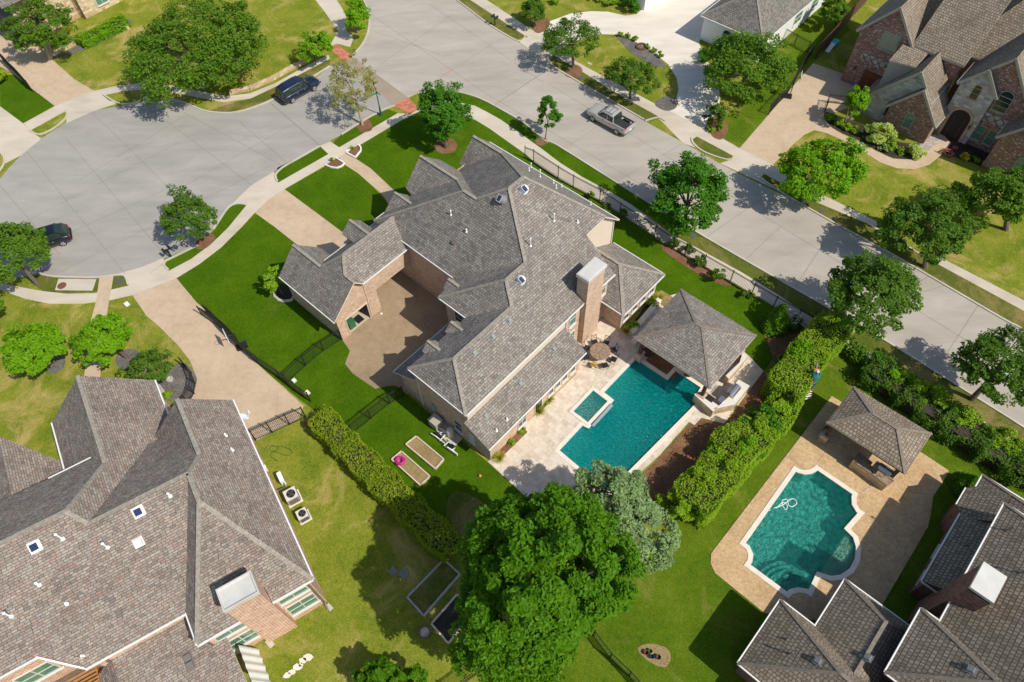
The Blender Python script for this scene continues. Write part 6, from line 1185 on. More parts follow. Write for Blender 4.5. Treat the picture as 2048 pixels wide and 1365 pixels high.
for i, (p, r_, h, lf, n_, lab) in enumerate([((1520,850),1.0,1.9,'deep',1500,'dark green wax myrtle between two hedge blocks'),((1510,905),.8,1.3,'deep',900,'dark leafy bush at the gap in the hedge row'),((1745,735),.9,1.5,'deep',1200,'dark shrub at the start of the mixed hedge'),((1700,705),1.1,1.5,'oak',1500,'green shrub right of the pale shrub mass'),
   ((1795,775),.8,1.9,'lime',1000,'yellow green shrub rising from the mixed hedge'),((1870,825),.9,2.0,'hedge',1100,'taller yellowish shrub in the middle of the mixed hedge'),((1975,890),1.0,2.1,'hedge',1300,'leafy shrub at the right part of the mixed hedge'),((2035,930),1.0,2.0,'blue',1200,'grey green shrub near the right end of the mixed hedge'),
   ((1480,870),.7,1.9,'deep',900,'leafy bush overhanging the granite counter'),((1338,1010),.8,1.6,'hedge',900,'small bush at the cedar side of the hedge row'), ((1290, 1120), .6, .5, 'lime', 500, 'low lime clump at the cedar foot'), ((4,165),.9,1.4,'hedge',1100,'rounded bush at the left edge above the open gate')]): shrub(p, r_, h, lf, n_, lab, 500+i, ls=0.15)

EX = [((1392,985),1.0,2.9,'rounded crown rising from the hedge block nearest the cedar'),((1352,1040),.9,2.3,'bushy foot of the hedge block at the cedar side'),((1448,960),1.1,2.6,'bulging bush between the first two hedge blocks'),((1475,915),1.2,2.7,'broad bushy crown in the middle of the hedge row'),((1512,878),1.0,2.3,'bright bush at the upper end of the middle hedge block'),
 ((1420,935),1.0,2.2,'bush leaning toward the pool coping'),((1556,790),1.2,3.1,'bright yellow green bush at the corner of the tall hedge'),((1580,745),1.2,3.2,'leafy mound on the pavilion side of the tall hedge'),((1612,712),1.1,3.0,'leafy mound beside the hedge trimmer'),((1545,830),.9,2.1,'loose bush below the tall hedge corner'),((1668,668),1.0,2.6,'bushy crown at the far end of the tall hedge'),
 ((1765,765),1.0,2.0,'bright shrub near the start of the long mixed hedge'),((1835,805),1.1,2.1,'broad bright shrub in the long mixed hedge'),((1905,850),1.1,2.0,'rounded green shrub beyond the middle of the mixed hedge'),((2005,912),1.1,2.0,'yellow green shrub near the right edge of the mixed hedge')]
for i, (p, r_, h, lab) in enumerate(EX): shrub(p, r_, h, ['hedge', 'lime', 'hedge', 'bright'][i % 4], 2600, lab, 800+i, ls=0.11)
# ================================================================ OBJECTS
def local(t_):  # frame of a thing: p(x,y,z) -> world
    m_ = mw(t_); return lambda x, y, z=0.0: m_ @ Vector((x, y, z))
def loft(m_, secs, close=True, mi=0):
    for i in range(len(secs)-1):
        n_ = len(secs[i])
        for k in range(n_ if close else n_-1): m_.quad(secs[i][k], secs[i][(k+1) % n_], secs[i+1][(k+1) % n_], secs[i+1][k], mi)
    m_.face(secs[0][::-1], None, mi); m_.face(secs[-1], None, mi)
def paint(name, col, metal=0.4): return plain(name, col, 0.28, metal, 1.0)
CP = {'navy': paint('navy_paint', (0.012, 0.022, 0.05)), 'silver': paint('silver_paint', (0.48, 0.46, 0.42), 0.25), 'black': paint('black_blue_paint', (0.006, 0.012, 0.022))}
M['lamp_red'] = plain('red_lens', (0.45, 0.01, 0.02), 0.15); M['lamp_clear'] = plain('clear_lens', (0.6, 0.62, 0.62), 0.1); M['alloy'] = plain('alloy_wheel', (0.62, 0.62, 0.62), 0.3, 0.5)
M['liner'] = plain('bed_liner', (0.03, 0.032, 0.035), 0.7)
def car(name, front, rear, side, body, green, paintm, wb, label, cat, wx, tw=0.34, kind='suv'):
    """front/rear: photo pixels of the wheel contacts on the near side; side=+1 when the near side is the car's left (+y)"""
    f_, r_ = G(*front), G(*rear); d = (f_-r_).normalized(); left = Vector((-d.y, d.x, 0)); wid = body[0][1]
    c_ = (f_+r_)/2-left*side*(wx-0.05); t_ = thing(name, c_, label, cat, rz=math.atan2(d.y, d.x)); P = local(t_)
    # lower body: stations (x, half width, sill z, shoulder z, top z)
    secs = []
    for x, w_, z0, zs, zt in body:
        zm = (z0+zs)/2
        secs.append([P(x, -w_*0.9, z0), P(x, -w_*0.99, z0+0.12), P(x, -w_, zm), P(x, -w_*0.985, zs-0.05), P(x, -w_*0.93, zs+0.03), P(x, -w_*0.6, zt), P(x, 0, zt+0.015), P(x, w_*0.6, zt), P(x, w_*0.93, zs+0.03), P(x, w_*0.985, zs-0.05), P(x, w_, zm), P(x, w_*0.99, z0+0.12), P(x, w_*0.9, z0)])
    b_ = MB(); loft(b_, secs); b_.build('body', CP[paintm], t_, smooth=True, weld=True)
    # greenhouse: stations (x, base half width, base z, roof half width, roof z)
    g_ = MB(); gs = [[P(x, -w0, z0), P(x, -w1, z1-0.04), P(x, -w1*0.8, z1), P(x, w1*0.8, z1), P(x, w1, z1-0.04), P(x, w0, z0)] for x, w0, z0, w1, z1 in green]
    loft(g_, gs); g_.build('window_glass', M['glass'], t_)
    r_ = MB(); rs = [q for q in green if q[4] > max(g[4] for g in green)-0.14]
    sec = [[P(x, -w1*1.02, z1-0.05), P(x, -w1*0.95, z1+0.01), P(x, -w1*0.5, z1+0.03), P(x, w1*0.5, z1+0.03), P(x, w1*0.95, z1+0.01), P(x, w1*1.02, z1-0.05)] for x, w0, z0, w1, z1 in rs]
    for i in range(len(sec)-1):
        for k in range(5): r_.quad(sec[i][k], sec[i][k+1], sec[i+1][k+1], sec[i+1][k])
    for s_ in (-1, 1):   # pillars
        for x0, x1 in [(green[0], rs[0])]+[(green[-1], rs[-1])]: r_.bar(P(x0[0], s_*x0[1]*0.99, x0[2]), P(x1[0], s_*x1[3]*1.0, x1[4]-0.02), 0.09, 0.06)
        for fx in ((0.5,) if kind == 'pickup' else (0.36, 0.68)):
            x = rs[0][0]+(rs[-1][0]-rs[0][0])*fx; r_.bar(P(x, s_*(green[1][1]+0.012), green[1][2]-0.02), P(x, s_*(rs[0][3]+0.012), rs[0][4]-0.03), 0.07, 0.04)
    r_.build('roof', CP[paintm], t_, smooth=False)
    for sx in (wb/2, -wb/2):
        for sy in (-1, 1):
            m_ = MB(); cw_ = P(sx, sy*(wx-0.12), tw); ax = left*sy
            k = 20; ri = [(0.0, 0.13), (tw*0.86, 0.13), (tw, 0.07), (tw, -0.09), (tw*0.6, -0.11)]
            rings = [[cw_+ax*o_+(d*math.cos(2*math.pi*j/k)+UPV*math.sin(2*math.pi*j/k))*rr for j in range(k)] for rr, o_ in ri[1:]]
            for i in range(len(rings)-1):
                for j in range(k): m_.quad(rings[i][j], rings[i][(j+1) % k], rings[i+1][(j+1) % k], rings[i+1][j])
            m_.face(rings[0], None); wo = m_.build('wheel', M['rubber'], t_)
            m_ = MB(); rr = tw*0.66
            for j in range(6):
                a_ = j*math.pi/3; v_ = d*math.cos(a_)+UPV*math.sin(a_); u_ = d*math.cos(a_+0.3)+UPV*math.sin(a_+0.3); w_2 = d*math.cos(a_-0.3)+UPV*math.sin(a_-0.3)
                m_.face([cw_+ax*0.15, cw_+ax*0.14+u_*rr, cw_+ax*0.14+v_*rr*1.02, cw_+ax*0.14+w_2*rr])
            m_.build('rim', M['alloy'], wo)
    fx, bx = body[-1][0], body[0][0]; zz_ = body[-1][3]
    for s_ in (-1, 1):
        m_ = MB(); m_.box(P(fx-0.16, s_*body[-1][1]*0.8, zz_-0.06), d*0.16, left*0.17, UPV*0.08); m_.build('headlight', M['lamp_clear'], t_)
        m_ = MB(); m_.box(P(bx+0.1, s_*body[0][1]*0.86, body[0][3]-0.02 if kind != 'pickup' else 0.95), d*0.11, left*0.1, UPV*(0.11 if kind != 'pickup' else 0.17)); m_.build('tail_light', M['lamp_red'], t_)
        m_ = MB(); m_.box(P(green[-1][0]-0.25, s_*(body[len(body)//2][1]+0.1), green[-1][2]+0.1), d*0.07, left*0.1, UPV*0.08); m_.build('mirror', CP[paintm], t_)
    for x_, nm in ((fx+0.02, 'bumper'), (bx-0.02, 'bumper')):
        m_ = MB(); m_.box(P(x_, 0, 0.5), d*0.06, left*body[0][1]*0.86, UPV*0.1); m_.build(nm, M['black'] if kind != 'pickup' else M['metal'], t_)
    m_ = MB()
    for s_ in (-1, 1):
        for x in (0.3, -0.65): m_.box(P(x, s_*(body[3][1]+0.005), body[3][3]-0.12), d*0.09, left*0.02, UPV*0.02)
    m_.build('door_handle', M['metal'] if paintm != 'silver' else M['black'], t_)
    return t_, P, d, left
suv = car('parked_car', (629, 182.7), (588.3, 206), -1, [(-2.45,.86,.42,.85,.95),(-2.3,.93,.3,.95,1.02),(-1.5,.96,.28,1.0,1.08),(0,.97,.26,1.0,1.06),(1.0,.97,.26,.98,1.06),(1.35,.96,.27,.93,1.04),(2.0,.94,.3,.86,.97),(2.3,.88,.36,.8,.88),(2.48,.7,.45,.7,.74)],
   [(-2.4,.84,.98,.66,1.1),(-2.1,.87,1.0,.68,1.66),(-1.4,.88,1.0,.7,1.74),(0.0,.88,1.0,.71,1.75),(0.45,.88,1.0,.69,1.70),(1.2,.86,1.0,.62,1.06)], 'navy', 2.9, 'dark navy sport utility car parked beside the verge at the upper left', 'car', 0.97)[0]
cv = car('parked_car', (72, 510), (129.5, 492), 1, [(-2.15,.8,.42,.85,.92),(-2.0,.88,.3,.95,1.0),(-1.3,.91,.27,.98,1.05),(0,.92,.25,.96,1.02),(0.9,.92,.25,.94,1.0),(1.3,.91,.27,.88,.97),(1.85,.87,.3,.8,.88),(2.15,.75,.38,.7,.76)],
   [(-2.1,.78,.95,.6,1.05),(-1.85,.82,.98,.62,1.5),(-1.2,.83,.98,.65,1.62),(0.0,.83,.96,.66,1.64),(0.35,.83,.95,.64,1.58),(1.2,.8,.94,.56,1.0)], 'black', 2.62, 'glossy black hatchback parked under the leftmost tree', 'car', 0.92, 0.33)[0]
pk, P, d_, lf = car('pickup_truck', (1205, 226.7), (1254, 253.3), -1, [(-2.62,.86,.5,.9,.78),(-2.55,.9,.42,1.02,.8),(-1.6,.93,.4,1.05,.8),(-0.95,.93,.35,1.05,.8),(-0.9,.93,.35,1.05,1.08),(0.2,.93,.33,1.05,1.12),(1.0,.93,.33,1.05,1.12),(1.5,.92,.36,1.03,1.1),(2.1,.9,.38,.98,1.05),(2.45,.84,.42,.9,.95),(2.6,.7,.5,.8,.82)],
   [(-0.98,.82,1.05,.66,1.12),(-0.85,.84,1.06,.68,1.68),(-0.2,.85,1.06,.7,1.76),(0.3,.85,1.06,.7,1.75),(0.55,.85,1.06,.68,1.7),(1.25,.84,1.06,.6,1.12)], 'silver', 3.2, 'silver pickup truck with an empty black bed parked on the far side of the street', 'truck', 0.93, 0.38, 'pickup')
m_ = MB(); m_.quad(P(-2.5,-.76,.835), P(-1.0,-.76,.835), P(-1.0,.76,.835), P(-2.5,.76,.835))
for s_ in (-1, 1): m_.box(P(-1.75, s_*.8, .95), d_*.8, lf*.035, UPV*.15)
m_.box(P(-2.55, 0, .95), d_*.03, lf*.8, UPV*.15); m_.box(P(-1.0, 0, .95), d_*.03, lf*.8, UPV*.15)
for k in range(7): m_.box(P(-1.75, -.66+.22*k, .845), d_*.74, lf*.03, UPV*.01)
for s_ in (-1, 1): m_.box(P(-1.7, s_*.66, .92), d_*.42, lf*.1, UPV*.1)
m_.build('cargo_bed', M['liner'], pk)
m_ = MB()
for s_ in (-1, 1): m_.box(P(-1.75, s_*.87, 1.1), d_*.8, lf*.055, UPV*.03)
m_.box(P(-2.59, 0, .85), d_*.045, lf*.84, UPV*.27); m_.build('bed_rail', CP['silver'], pk)
rk = MB()
for s_ in (-1, 1): rk.bar(P(-.65, s_*.55, 1.86), P(.35, s_*.55, 1.86), 0.05)
for k in range(3): rk.bar(P(-.55+.42*k, -.6, 1.88), P(-.55+.42*k, .6, 1.88), 0.05)
rk.build('roof_rack', M['metal'], pk)
m_ = MB(); m_.box(P(-2.66, 0, .66), d_*.012, lf*.2, UPV*.07); m_.build('licence_plate', M['white'], pk)
# ---------------------------------------------------------------- iron fences and gates
def fence(px, h, label, step=2.2, mat='iron', name='iron_fence', gate=False, pk_=0.125, arch=0.0, z0=0.0, cat='fence', thick=0.022):
    P = [G(*q) for q in px]; t_ = thing(name, P[0], label, cat); pan = MB()
    for i in range(len(P)-1):
        a, b = P[i], P[i+1]; L1 = (b-a).length; d = (b-a)/L1; n_ = max(1, round(L1/step)); Lr = L1/n_
        for k in range(n_):
            p, q = a+d*Lr*k, a+d*Lr*(k+1)
            for z in (0.12, h-0.14, h-0.02): pan.bar(p+UPV*(z0+z), q+UPV*(z0+z), 0.035, 0.03)
            kk = int(Lr/pk_)
            for j in range(1, kk): x = p+d*(Lr*j/kk); top = h+arch*math.sin(math.pi*(Lr*k+Lr*j/kk)/L1); pan.bar(x+UPV*(z0+0.05), x+UPV*(z0+top), thick)
            if k > 0 or i == 0: m_ = MB(); m_.bar(p, p+UPV*(h+0.08), 0.075); m_.lathe(p+UPV*(h+0.08), [(0.06, 0), (0.05, 0.03), (0.001, 0.07)], 6); m_.build('post', M[mat], t_)
            elif i > 0: m_ = MB(); m_.bar(p, p+UPV*(h+0.08), 0.075); m_.build('post', M[mat], t_)
    m_ = MB(); m_.bar(P[-1], P[-1]+UPV*(h+0.08), 0.075); m_.build('post', M[mat], t_)
    pan.build('picket_panel', M[mat], t_); return t_
fence([(1050,317),(1067,323.5),(1116,356),(1146,374),(1199,402),(1239,429),(1344,498),(1369,510),(1406,533),(1460,564),(1546,615),(1640,668),(1700,706)], 1.5, 'long black iron picket fence along the sidewalk of the street', 2.35)
fence([(478,695),(520,730),(560,757),(607,794),(622,804)], 1.45, 'black iron fence between the long tan driveway and the lush lawn')
fence([(575,766),(612,732),(648,702),(683,680)], 1.45, 'black iron fence from the driveway fence to the garage corner')
fence([(705,868),(742,838),(780,808),(808,792)], 1.45, 'black iron fence crossing the lawn behind the middle house')
fence([(512,881),(545,866),(580,850),(612,836)], 1.7, 'black iron gate with a diagonal brace at the end of the long driveway', cat='gate', name='driveway_gate', arch=0.0)
fence([(370,733),(383,747),(391,768),(389,788),(378,808),(358,826),(336,838)], 1.3, 'curved black iron fence around the gravel bed')
fence([(478,694),(440,655),(404,630)], 1.2, 'open arched gate leaf lying over the driveway', arch=0.35, name='gate_leaf', cat='gate')
fence([(476,684),(445,654),(415,627)], 1.2, 'open arched gate leaf along the edge of the lush lawn', arch=0.35, name='gate_leaf', cat='gate')
fence([(1187,1272),(1220,1316),(1258,1352),(1300,1400)], 1.4, 'black iron fence on the lawn below the blue green cedar')
fence([(905,1385),(960,1345),(1010,1315)], 1.4, 'black iron fence beside the lowest raised bed')
fence([(1537,230),(1552,212),(1572,193),(1600,145),(1622,110)], 1.4, 'black iron fence along the tan driveway at the upper right')
fence([(1562,77),(1588,92),(1614,106)], 1.4, 'short iron fence joining the white house to the driveway fence')
fence([(8,124),(36,152),(66,184)], 1.5, 'open arched iron gate beside the tan driveway at the left edge', arch=0.4, name='gate_leaf', cat='gate')
fence([(1649,224),(1654,206),(1690,210)], 1.1, 'low black iron fence behind the lollipop tree')
ft = thing('board_fence', G(1650, 92), 'tall brown board fence between the white house and the brick garage', 'fence')
a_, b_ = G(1630, 118), G(1762, -30); m_ = MB(); L1 = (b_-a_).length; dd = (b_-a_)/L1; nb = int(L1/0.2)
for k in range(nb): m_.box(a_+dd*(L1*(k+0.5)/nb)+UPV*(0.9+0.02*((k*7) % 3)), dd*(L1/nb*0.46), Vector((-dd.y, dd.x, 0))*0.015, UPV*0.9)
m_.build('boards', M['fence_wood'], ft)['kind'] = 'stuff'
m_ = MB()
for z in (0.3, 1.6): m_.bar(a_+UPV*z+Vector((-dd.y, dd.x, 0))*0.05, b_+UPV*z+Vector((-dd.y, dd.x, 0))*0.05, 0.05, 0.09)
m_.build('rail', M['fence_wood'], ft)
# ---------------------------------------------------------------- street furniture
lp = thing('street_lamp', G(762, 230), 'green street lamp with a lantern and two name blades at the crosswalk', 'street lamp'); P0 = G(762, 230)
M['lamp_green'] = plain('dark_green_iron', (0.03, 0.09, 0.08), 0.45, 0.3); M['sign_green'] = plain('green_sign_face', (0.0, 0.23, 0.13), 0.4)
m_ = MB(); m_.lathe(P0, [(0.2, 0), (0.2, 0.12), (0.13, 0.3), (0.09, 0.8), (0.06, 1.2), (0.05, 3.3), (0.08, 3.35), (0.05, 3.45)], 12); m_.build('pole', M['lamp_green'], lp, smooth=True)
m_ = MB(); m_.lathe(P0, [(0.08, 3.45), (0.16, 3.62), (0.18, 3.85), (0.12, 3.98)], 12); m_.build('lantern', plain('amber_lantern_glass', (0.5, 0.42, 0.22), 0.2), lp, smooth=True)
m_ = MB(); m_.lathe(P0, [(0.2, 3.96), (0.12, 4.06), (0.02, 4.16)], 12); m_.build('lantern_cap', M['lamp_green'], lp)
for k, dv in enumerate((Vector((0.6, -0.8, 0)), Vector((-0.8, -0.6, 0)))):
    m_ = MB(); c_ = P0+UPV*(3.0-0.22*k)+dv*0.42; m_.box(c_, dv*0.38, dv.cross(UPV)*0.012, UPV*0.09); so_ = m_.build('name_blade', M['sign_green'], lp)
def mailbox(px, along, label, n_=2):
    p = G(*px); t_ = thing('mailbox', p, label, 'mailbox', rz=0); m_ = MB(); m_.box(p+UPV*0.55, Vector((0.06, 0, 0)), Vector((0, 0.06, 0)), UPV*0.55); m_.bar(p+UPV*1.0-along*0.42, p+UPV*1.0+along*0.42, 0.1); m_.build('post', M['black'], t_)
    s_ = along.cross(UPV)
    for k in range(n_):
        c_ = p+along*(0.28*(2*k-1) if n_ > 1 else 0)+UPV*1.05; m_ = MB(); sec = []
        for e in (-0.26, 0.26): sec.append([c_+s_*e+along*(0.11*math.cos(t))+UPV*(0.12+0.11*math.sin(t)) for t in [math.pi*j/6 for j in range(7)]]+[c_+s_*e-along*0.11, c_+s_*e+along*0.11])
        loft(m_, sec); m_.build('letter_box', M['iron'], t_)
    return t_
mailbox((990, 51), axis('a'), 'black twin mailbox on the top verge'); mailbox((343, 515), axis('b'), 'black twin mailbox at the turning circle kerb')
# bicycle
bk = thing('bicycle', G(297, 172), 'red bicycle lying on the sidewalk under the big oak', 'bicycle'); p0, p1 = G(288, 170)+UPV*0.33, G(306, 171)+UPV*0.33; e_ = (p1-p0).normalized(); e_ = Vector((e_.x, e_.y, 0)).normalized(); p1 = p0+e_*1.05
for c_ in (p0, p1):
    m_ = MB(); m_.tube([c_+(e_*math.cos(t)+UPV*math.sin(t))*0.31 for t in [2*math.pi*j/18 for j in range(19)]], 0.03, 6, cap=False); wo = m_.build('wheel', M['rubber'], bk)
    m_ = MB()
    for j in range(6): m_.bar(c_, c_+(e_*math.cos(j)+UPV*math.sin(j))*0.3, 0.008)
    m_.build('spokes', M['metal'], wo)
M['bike_red'] = plain('red_frame_paint', (0.5, 0.015, 0.02), 0.3)
m_ = MB(); sx, hx = p0+e_*0.35+UPV*0.42, p0+e_*0.86+UPV*0.45; bb = p0+e_*0.42-UPV*0.02
for a_, b_ in ((p0, sx), (sx, hx), (bb, hx), (bb, sx), (p0, bb), (hx, p1)): m_.bar(a_, b_, 0.045)
m_.build('frame', M['bike_red'], bk); m_ = MB(); m_.bar(sx+UPV*0.12-e_*0.12, sx+UPV*0.12+e_*0.12, 0.1, 0.05); m_.build('saddle', M['black'], bk)
m_ = MB(); s_ = e_.cross(UPV); m_.bar(hx+UPV*0.15-s_*0.28, hx+UPV*0.15+s_*0.28, 0.03); m_.bar(hx, hx+UPV*0.15, 0.03); m_.build('handlebar', M['black'], bk)
def disc(name, px, r_, mat, label, cat, z=0.018, h=0.012, seg=18):
    p = G(*px); m_ = MB(); m_.lathe(p, [(r_, z), (r_, z+h), (r_*0.9, z+h+0.004), (0.001, z+h+0.004)], seg); return tag(m_.build(name, M[mat]), label, cat)
M['rust'] = plain('rusty_iron', (0.17, 0.07, 0.04), 0.8, var=0.3, vs=9); M['dark_iron'] = plain('grey_iron', (0.09, 0.09, 0.1), 0.7)
disc('manhole_cover', (124, 572), 0.4, 'rust', 'rusty round manhole cover in the grey slab', 'manhole cover')
disc('manhole_cover', (238, 563), 0.35, 'dark_iron', 'grey round cover in the verge right of the short path', 'manhole cover'); disc('manhole_cover', (1387, 472), 0.3, 'dark_iron', 'grey round cover in the dry verge of the street', 'manhole cover')
disc('manhole_cover', (1163, 156), 0.28, 'dark_iron', 'small grey cover in the verge behind the pickup', 'manhole cover'); disc('manhole_cover', (1643, 423), 0.25, 'dark_iron', 'small grey cover in the shaded far verge', 'manhole cover')
def slab(name, px, L_, W2, mat, label, cat, z=0.03, rot='a', h=0.04):
    p = G(*px); m_ = MB(); m_.box(p+UPV*z, axis(rot)*L_/2, axis('b' if rot == 'a' else 'a')*W2/2, UPV*h/2); return tag(m_.build(name, M[mat]), label, cat)
slab('utility_cover', (254, 609), 0.55, 0.35, 'white', 'white rectangular meter cover on the left lawn', 'utility cover'); slab('utility_cover', (1179, 128), 0.5, 0.3, 'kerb', 'pale meter cover on the island lawn', 'utility cover')
slab('utility_cover', (589, 763), 0.3, 0.3, 'white', 'small white box at the meeting of the iron fences', 'utility box', 0.12, h=0.2); slab('utility_cover', (615, 787), 0.4, 0.35, 'coping', 'pale stone block at the end of the driveway fence', 'stone', 0.08, h=0.16)
m_ = MB()
for t in range(20): a_ = 2*math.pi*t/20; c_ = G(1283, 95); m_.box(c_+Vector((math.cos(a_)*0.55, math.sin(a_)*0.55, 0.1)), Vector((0.1, 0, 0)), Vector((0, 0.1, 0)), UPV*0.1)
tag(m_.build('stone_ring', M['mulch']), 'low round stone ring in the dark gravel crescent', 'planter')
# white edged entry beds
for px, lab in (([(651,331),(672.7,317.3),(689.4,328),(684,334),(674,337.5),(662,336)], 'left entry bed with a thin white kerb edging'), ([(692,306),(704,297.5),(717,291),(722,296),(722,303),(711,316.5)], 'right entry bed with a thin white kerb edging')):
    P_ = XY(px); m_ = MB(); n_ = len(P_)
    for i in range(n_):
        if i == 0 and 'left' in lab or i == 1 and 'right' in lab: continue
        m_.bar(P_[i]+UPV*0.07, P_[(i+1) % n_]+UPV*0.07, 0.13, 0.16)
    o = m_.build('bed_edging', M['white']); tag(o, lab, 'edging'); q = MB(); q.poly(P_, 0.03); q.build('bed_soil', M['mulch'], o)
m_ = MB(); m_.tube([G(*q)+UPV*0.08 for q in ((548,584),(550,594),(558,601),(570,604),(583,602),(588,596))], 0.14, 6); tag(m_.build('bed_edging', M['kerb']), 'curved pale stone edging at the garage corner', 'edging')
# ---------------------------------------------------------------- air conditioners
def ac(px, s, h, label, ang=AL):
    p = G(*px); t_ = thing('air_conditioner', p, label, 'air conditioner', 'air conditioners along the brick wall'); a_, b_ = axis('a', ang), axis('b', ang)
    m_ = MB(); m_.box(p+UPV*0.04, a_*s*0.6, b_*s*0.6, UPV*0.04); m_.build('pad', M['coping'], t_)
    m_ = MB(); m_.box(p+UPV*(0.08+h/2), a_*s/2, b_*s/2, UPV*h/2); bo = m_.build('cabinet', M['beige_plastic'], t_)
    m_ = MB()
    for sg in (-1, 1):
        for k in range(10):
            z = 0.16+(h-0.16)*k/10; m_.box(p+a_*sg*s*0.503+UPV*z, a_*0.006, b_*s*0.4, UPV*0.02); m_.box(p+b_*sg*s*0.503+UPV*z, b_*0.006, a_*s*0.4, UPV*0.02)
    m_.build('louvres', M['dark_iron'], bo)
    top = p+UPV*(0.085+h); m_ = MB(); m_.box(top, a_*s*0.5, b_*s*0.5, UPV*0.015); m_.build('top_panel', M['frame'], t_)
    m_ = MB(); m_.lathe(top+b_*0.03, [(s*0.36, 0.016), (s*0.36, 0.022), (0.001, 0.022)], 20); m_.build('fan_opening', M['black'], t_)
    m_ = MB()
    for k in range(4): v_ = a_*math.cos(k*1.57+0.4)+b_*math.sin(k*1.57+0.4); u_ = a_*math.cos(k*1.57+1.1)+b_*math.sin(k*1.57+1.1); m_.face([top+b_*0.03+UPV*0.028, top+b_*0.03+v_*s*0.3+UPV*0.03, top+b_*0.03+(u_+v_)*s*0.2+UPV*0.04, top+b_*0.03+u_*s*0.16+UPV*0.03])
    m_.build('fan_blade', M['dark_iron'], t_)
    m_ = MB()
    for rr in (0.12, 0.2, 0.28, 0.35): m_.tube([top+b_*0.03+(a_*math.cos(t)+b_*math.sin(t))*s*rr+UPV*0.05 for t in [2*math.pi*j/16 for j in range(17)]], 0.007, 4, cap=False)
    m_.build('fan_grille', M['iron'], t_); return t_
ac((588, 998), 0.9, 0.85, 'larger beige air conditioner with a round fan in the middle of the brick wall row'); ac((609, 1035), 0.75, 0.65, 'smaller square air conditioner on a pale pad nearest the chimney')
t_ = thing('wall_unit', G(566, 962), 'slim white outdoor unit at the upper end of the air conditioner row', 'air conditioner'); p = G(566, 962); m_ = MB(); m_.box(p+UPV*0.42, bA*0.42, bB*0.16, UPV*0.36); m_.build('cabinet', M['white'], t_)
m_ = MB(); m_.box(p+UPV*0.42+bB*0.165, bA*0.3, bB*0.006, UPV*0.26); m_.build('grille', M['metal'], t_)
m_ = MB(); m_.tube([p+UPV*0.4+bA*0.4, p+bA*0.7+UPV*0.3, p+bA*0.8-bB*0.5+UPV*0.5], 0.05, 6); m_.build('pipe', M['dark_iron'], t_)
t_ = thing('utility_meter', G(530, 915), 'white utility meters on the brick wall above the air conditioners', 'utility meter')
for k, (u, v) in enumerate(((530,917),(538,935),(545,945))): m_ = MB(); m_.box(G(u, v)-bB*0.25+UPV*1.0, bA*0.18, bB*0.1, UPV*0.25); m_.build('meter_box', M['white' if k else 'metal'], t_)
m_ = MB(); hp = [(527,905),(535,893),(549,892),(556,898),(548,905),(540,900),(545,893),(565,894),(580,900),(583,908),(575,912),(560,908),(545,903),(543,915),(556,922),(549,921)]
m_.tube(catmull([G(*q)+UPV*0.03 for q in hp], 4, False), 0.022, 5); M['hose_green'] = plain('green_hose', (0.03, 0.10, 0.04), 0.5); tag(m_.build('garden_hose', M['hose_green'], smooth=True), 'dark green garden hose coiled on the lawn by the brick wall', 'hose')
# satellite dish on the eave
t_ = thing('satellite_dish', G(487, 838), 'pale grey satellite dish at the eave of the lower left house', 'satellite dish'); c_ = G(486, 836, 4.6); nn = (axis('b', AL)*0.75+UPV*0.66).normalized(); u_ = nn.cross(UPV).normalized(); v_ = u_.cross(nn)
m_ = MB(); k = 20; rings = [[c_+(u_*math.cos(2*math.pi*j/k)*0.32+v_*math.sin(2*math.pi*j/k)*0.42)*s_+nn*0.09*s_*s_ for j in range(k)] for s_ in (0.01, 0.35, 0.7, 1.0)]
for i in range(3):
    for j in range(k): m_.quad(rings[i][j], rings[i][(j+1) % k], rings[i+1][(j+1) % k], rings[i+1][j])
m_.build('dish', plain('dish_grey', (0.6, 0.66, 0.68), 0.4), t_, smooth=True)
m_ = MB(); m_.bar(c_-v_*0.4, c_+nn*0.6-v_*0.1, 0.03); m_.box(c_+nn*0.62-v_*0.1, u_*0.14, v_*0.05, nn*0.05); m_.build('receiver_arm', M['white'], t_); m_ = MB(); m_.bar(c_, c_-axis('b', AL)*0.5-UPV*0.1, 0.05); m_.bar(c_-axis('b', AL)*0.5-UPV*0.1, c_-axis('b', AL)*0.5-UPV*4.0, 0.04) if False else None; m_.build('mount', M['metal'], t_)
# ---------------------------------------------------------------- pool equipment
pe = thing('pool_equipment', G(880, 870), 'white pool pumps, pipes and filter tank on a grey pad against the brick wall', 'pool equipment'); P_ = lambda u, v, z=0.0: G(u, v, z)
m_ = MB(); m_.prism([tuple(P_(*q))[:2] for q in ((862,848),(880,838),(925,878),(905,900))], 0.0, 0.08); m_.build('pad', M['kerb'], pe)
m_ = MB(); c_ = P_(873, 852); m_.box(c_+UPV*0.55, A_*0.42, B_*0.36, UPV*0.42); m_.box(c_+UPV*1.0, A_*0.45, B_*0.39, UPV*0.03); m_.build('heater', M['beige_plastic'], pe)
m_ = MB(); c_ = P_(902, 872); m_.lathe(c_, [(0.3, 0.08), (0.32, 0.5), (0.33, 0.52), (0.32, 0.56), (0.3, 0.95), (0.24, 1.08), (0.1, 1.15), (0.001, 1.17)], 16); m_.build('filter_tank', plain('tan_filter', (0.55, 0.5, 0.4), 0.4), pe, smooth=True)
for u, v in ((878,874),(903,893)): m_ = MB(); c_ = P_(u, v); m_.tube([c_+UPV*0.25-A_*0.3, c_+UPV*0.25+A_*0.3], 0.12, 8); m_.lathe(c_+A_*0.3, [(0.13, 0.08), (0.13, 0.4), (0.001, 0.45)], 10); m_.build('pump', M['black'], pe)
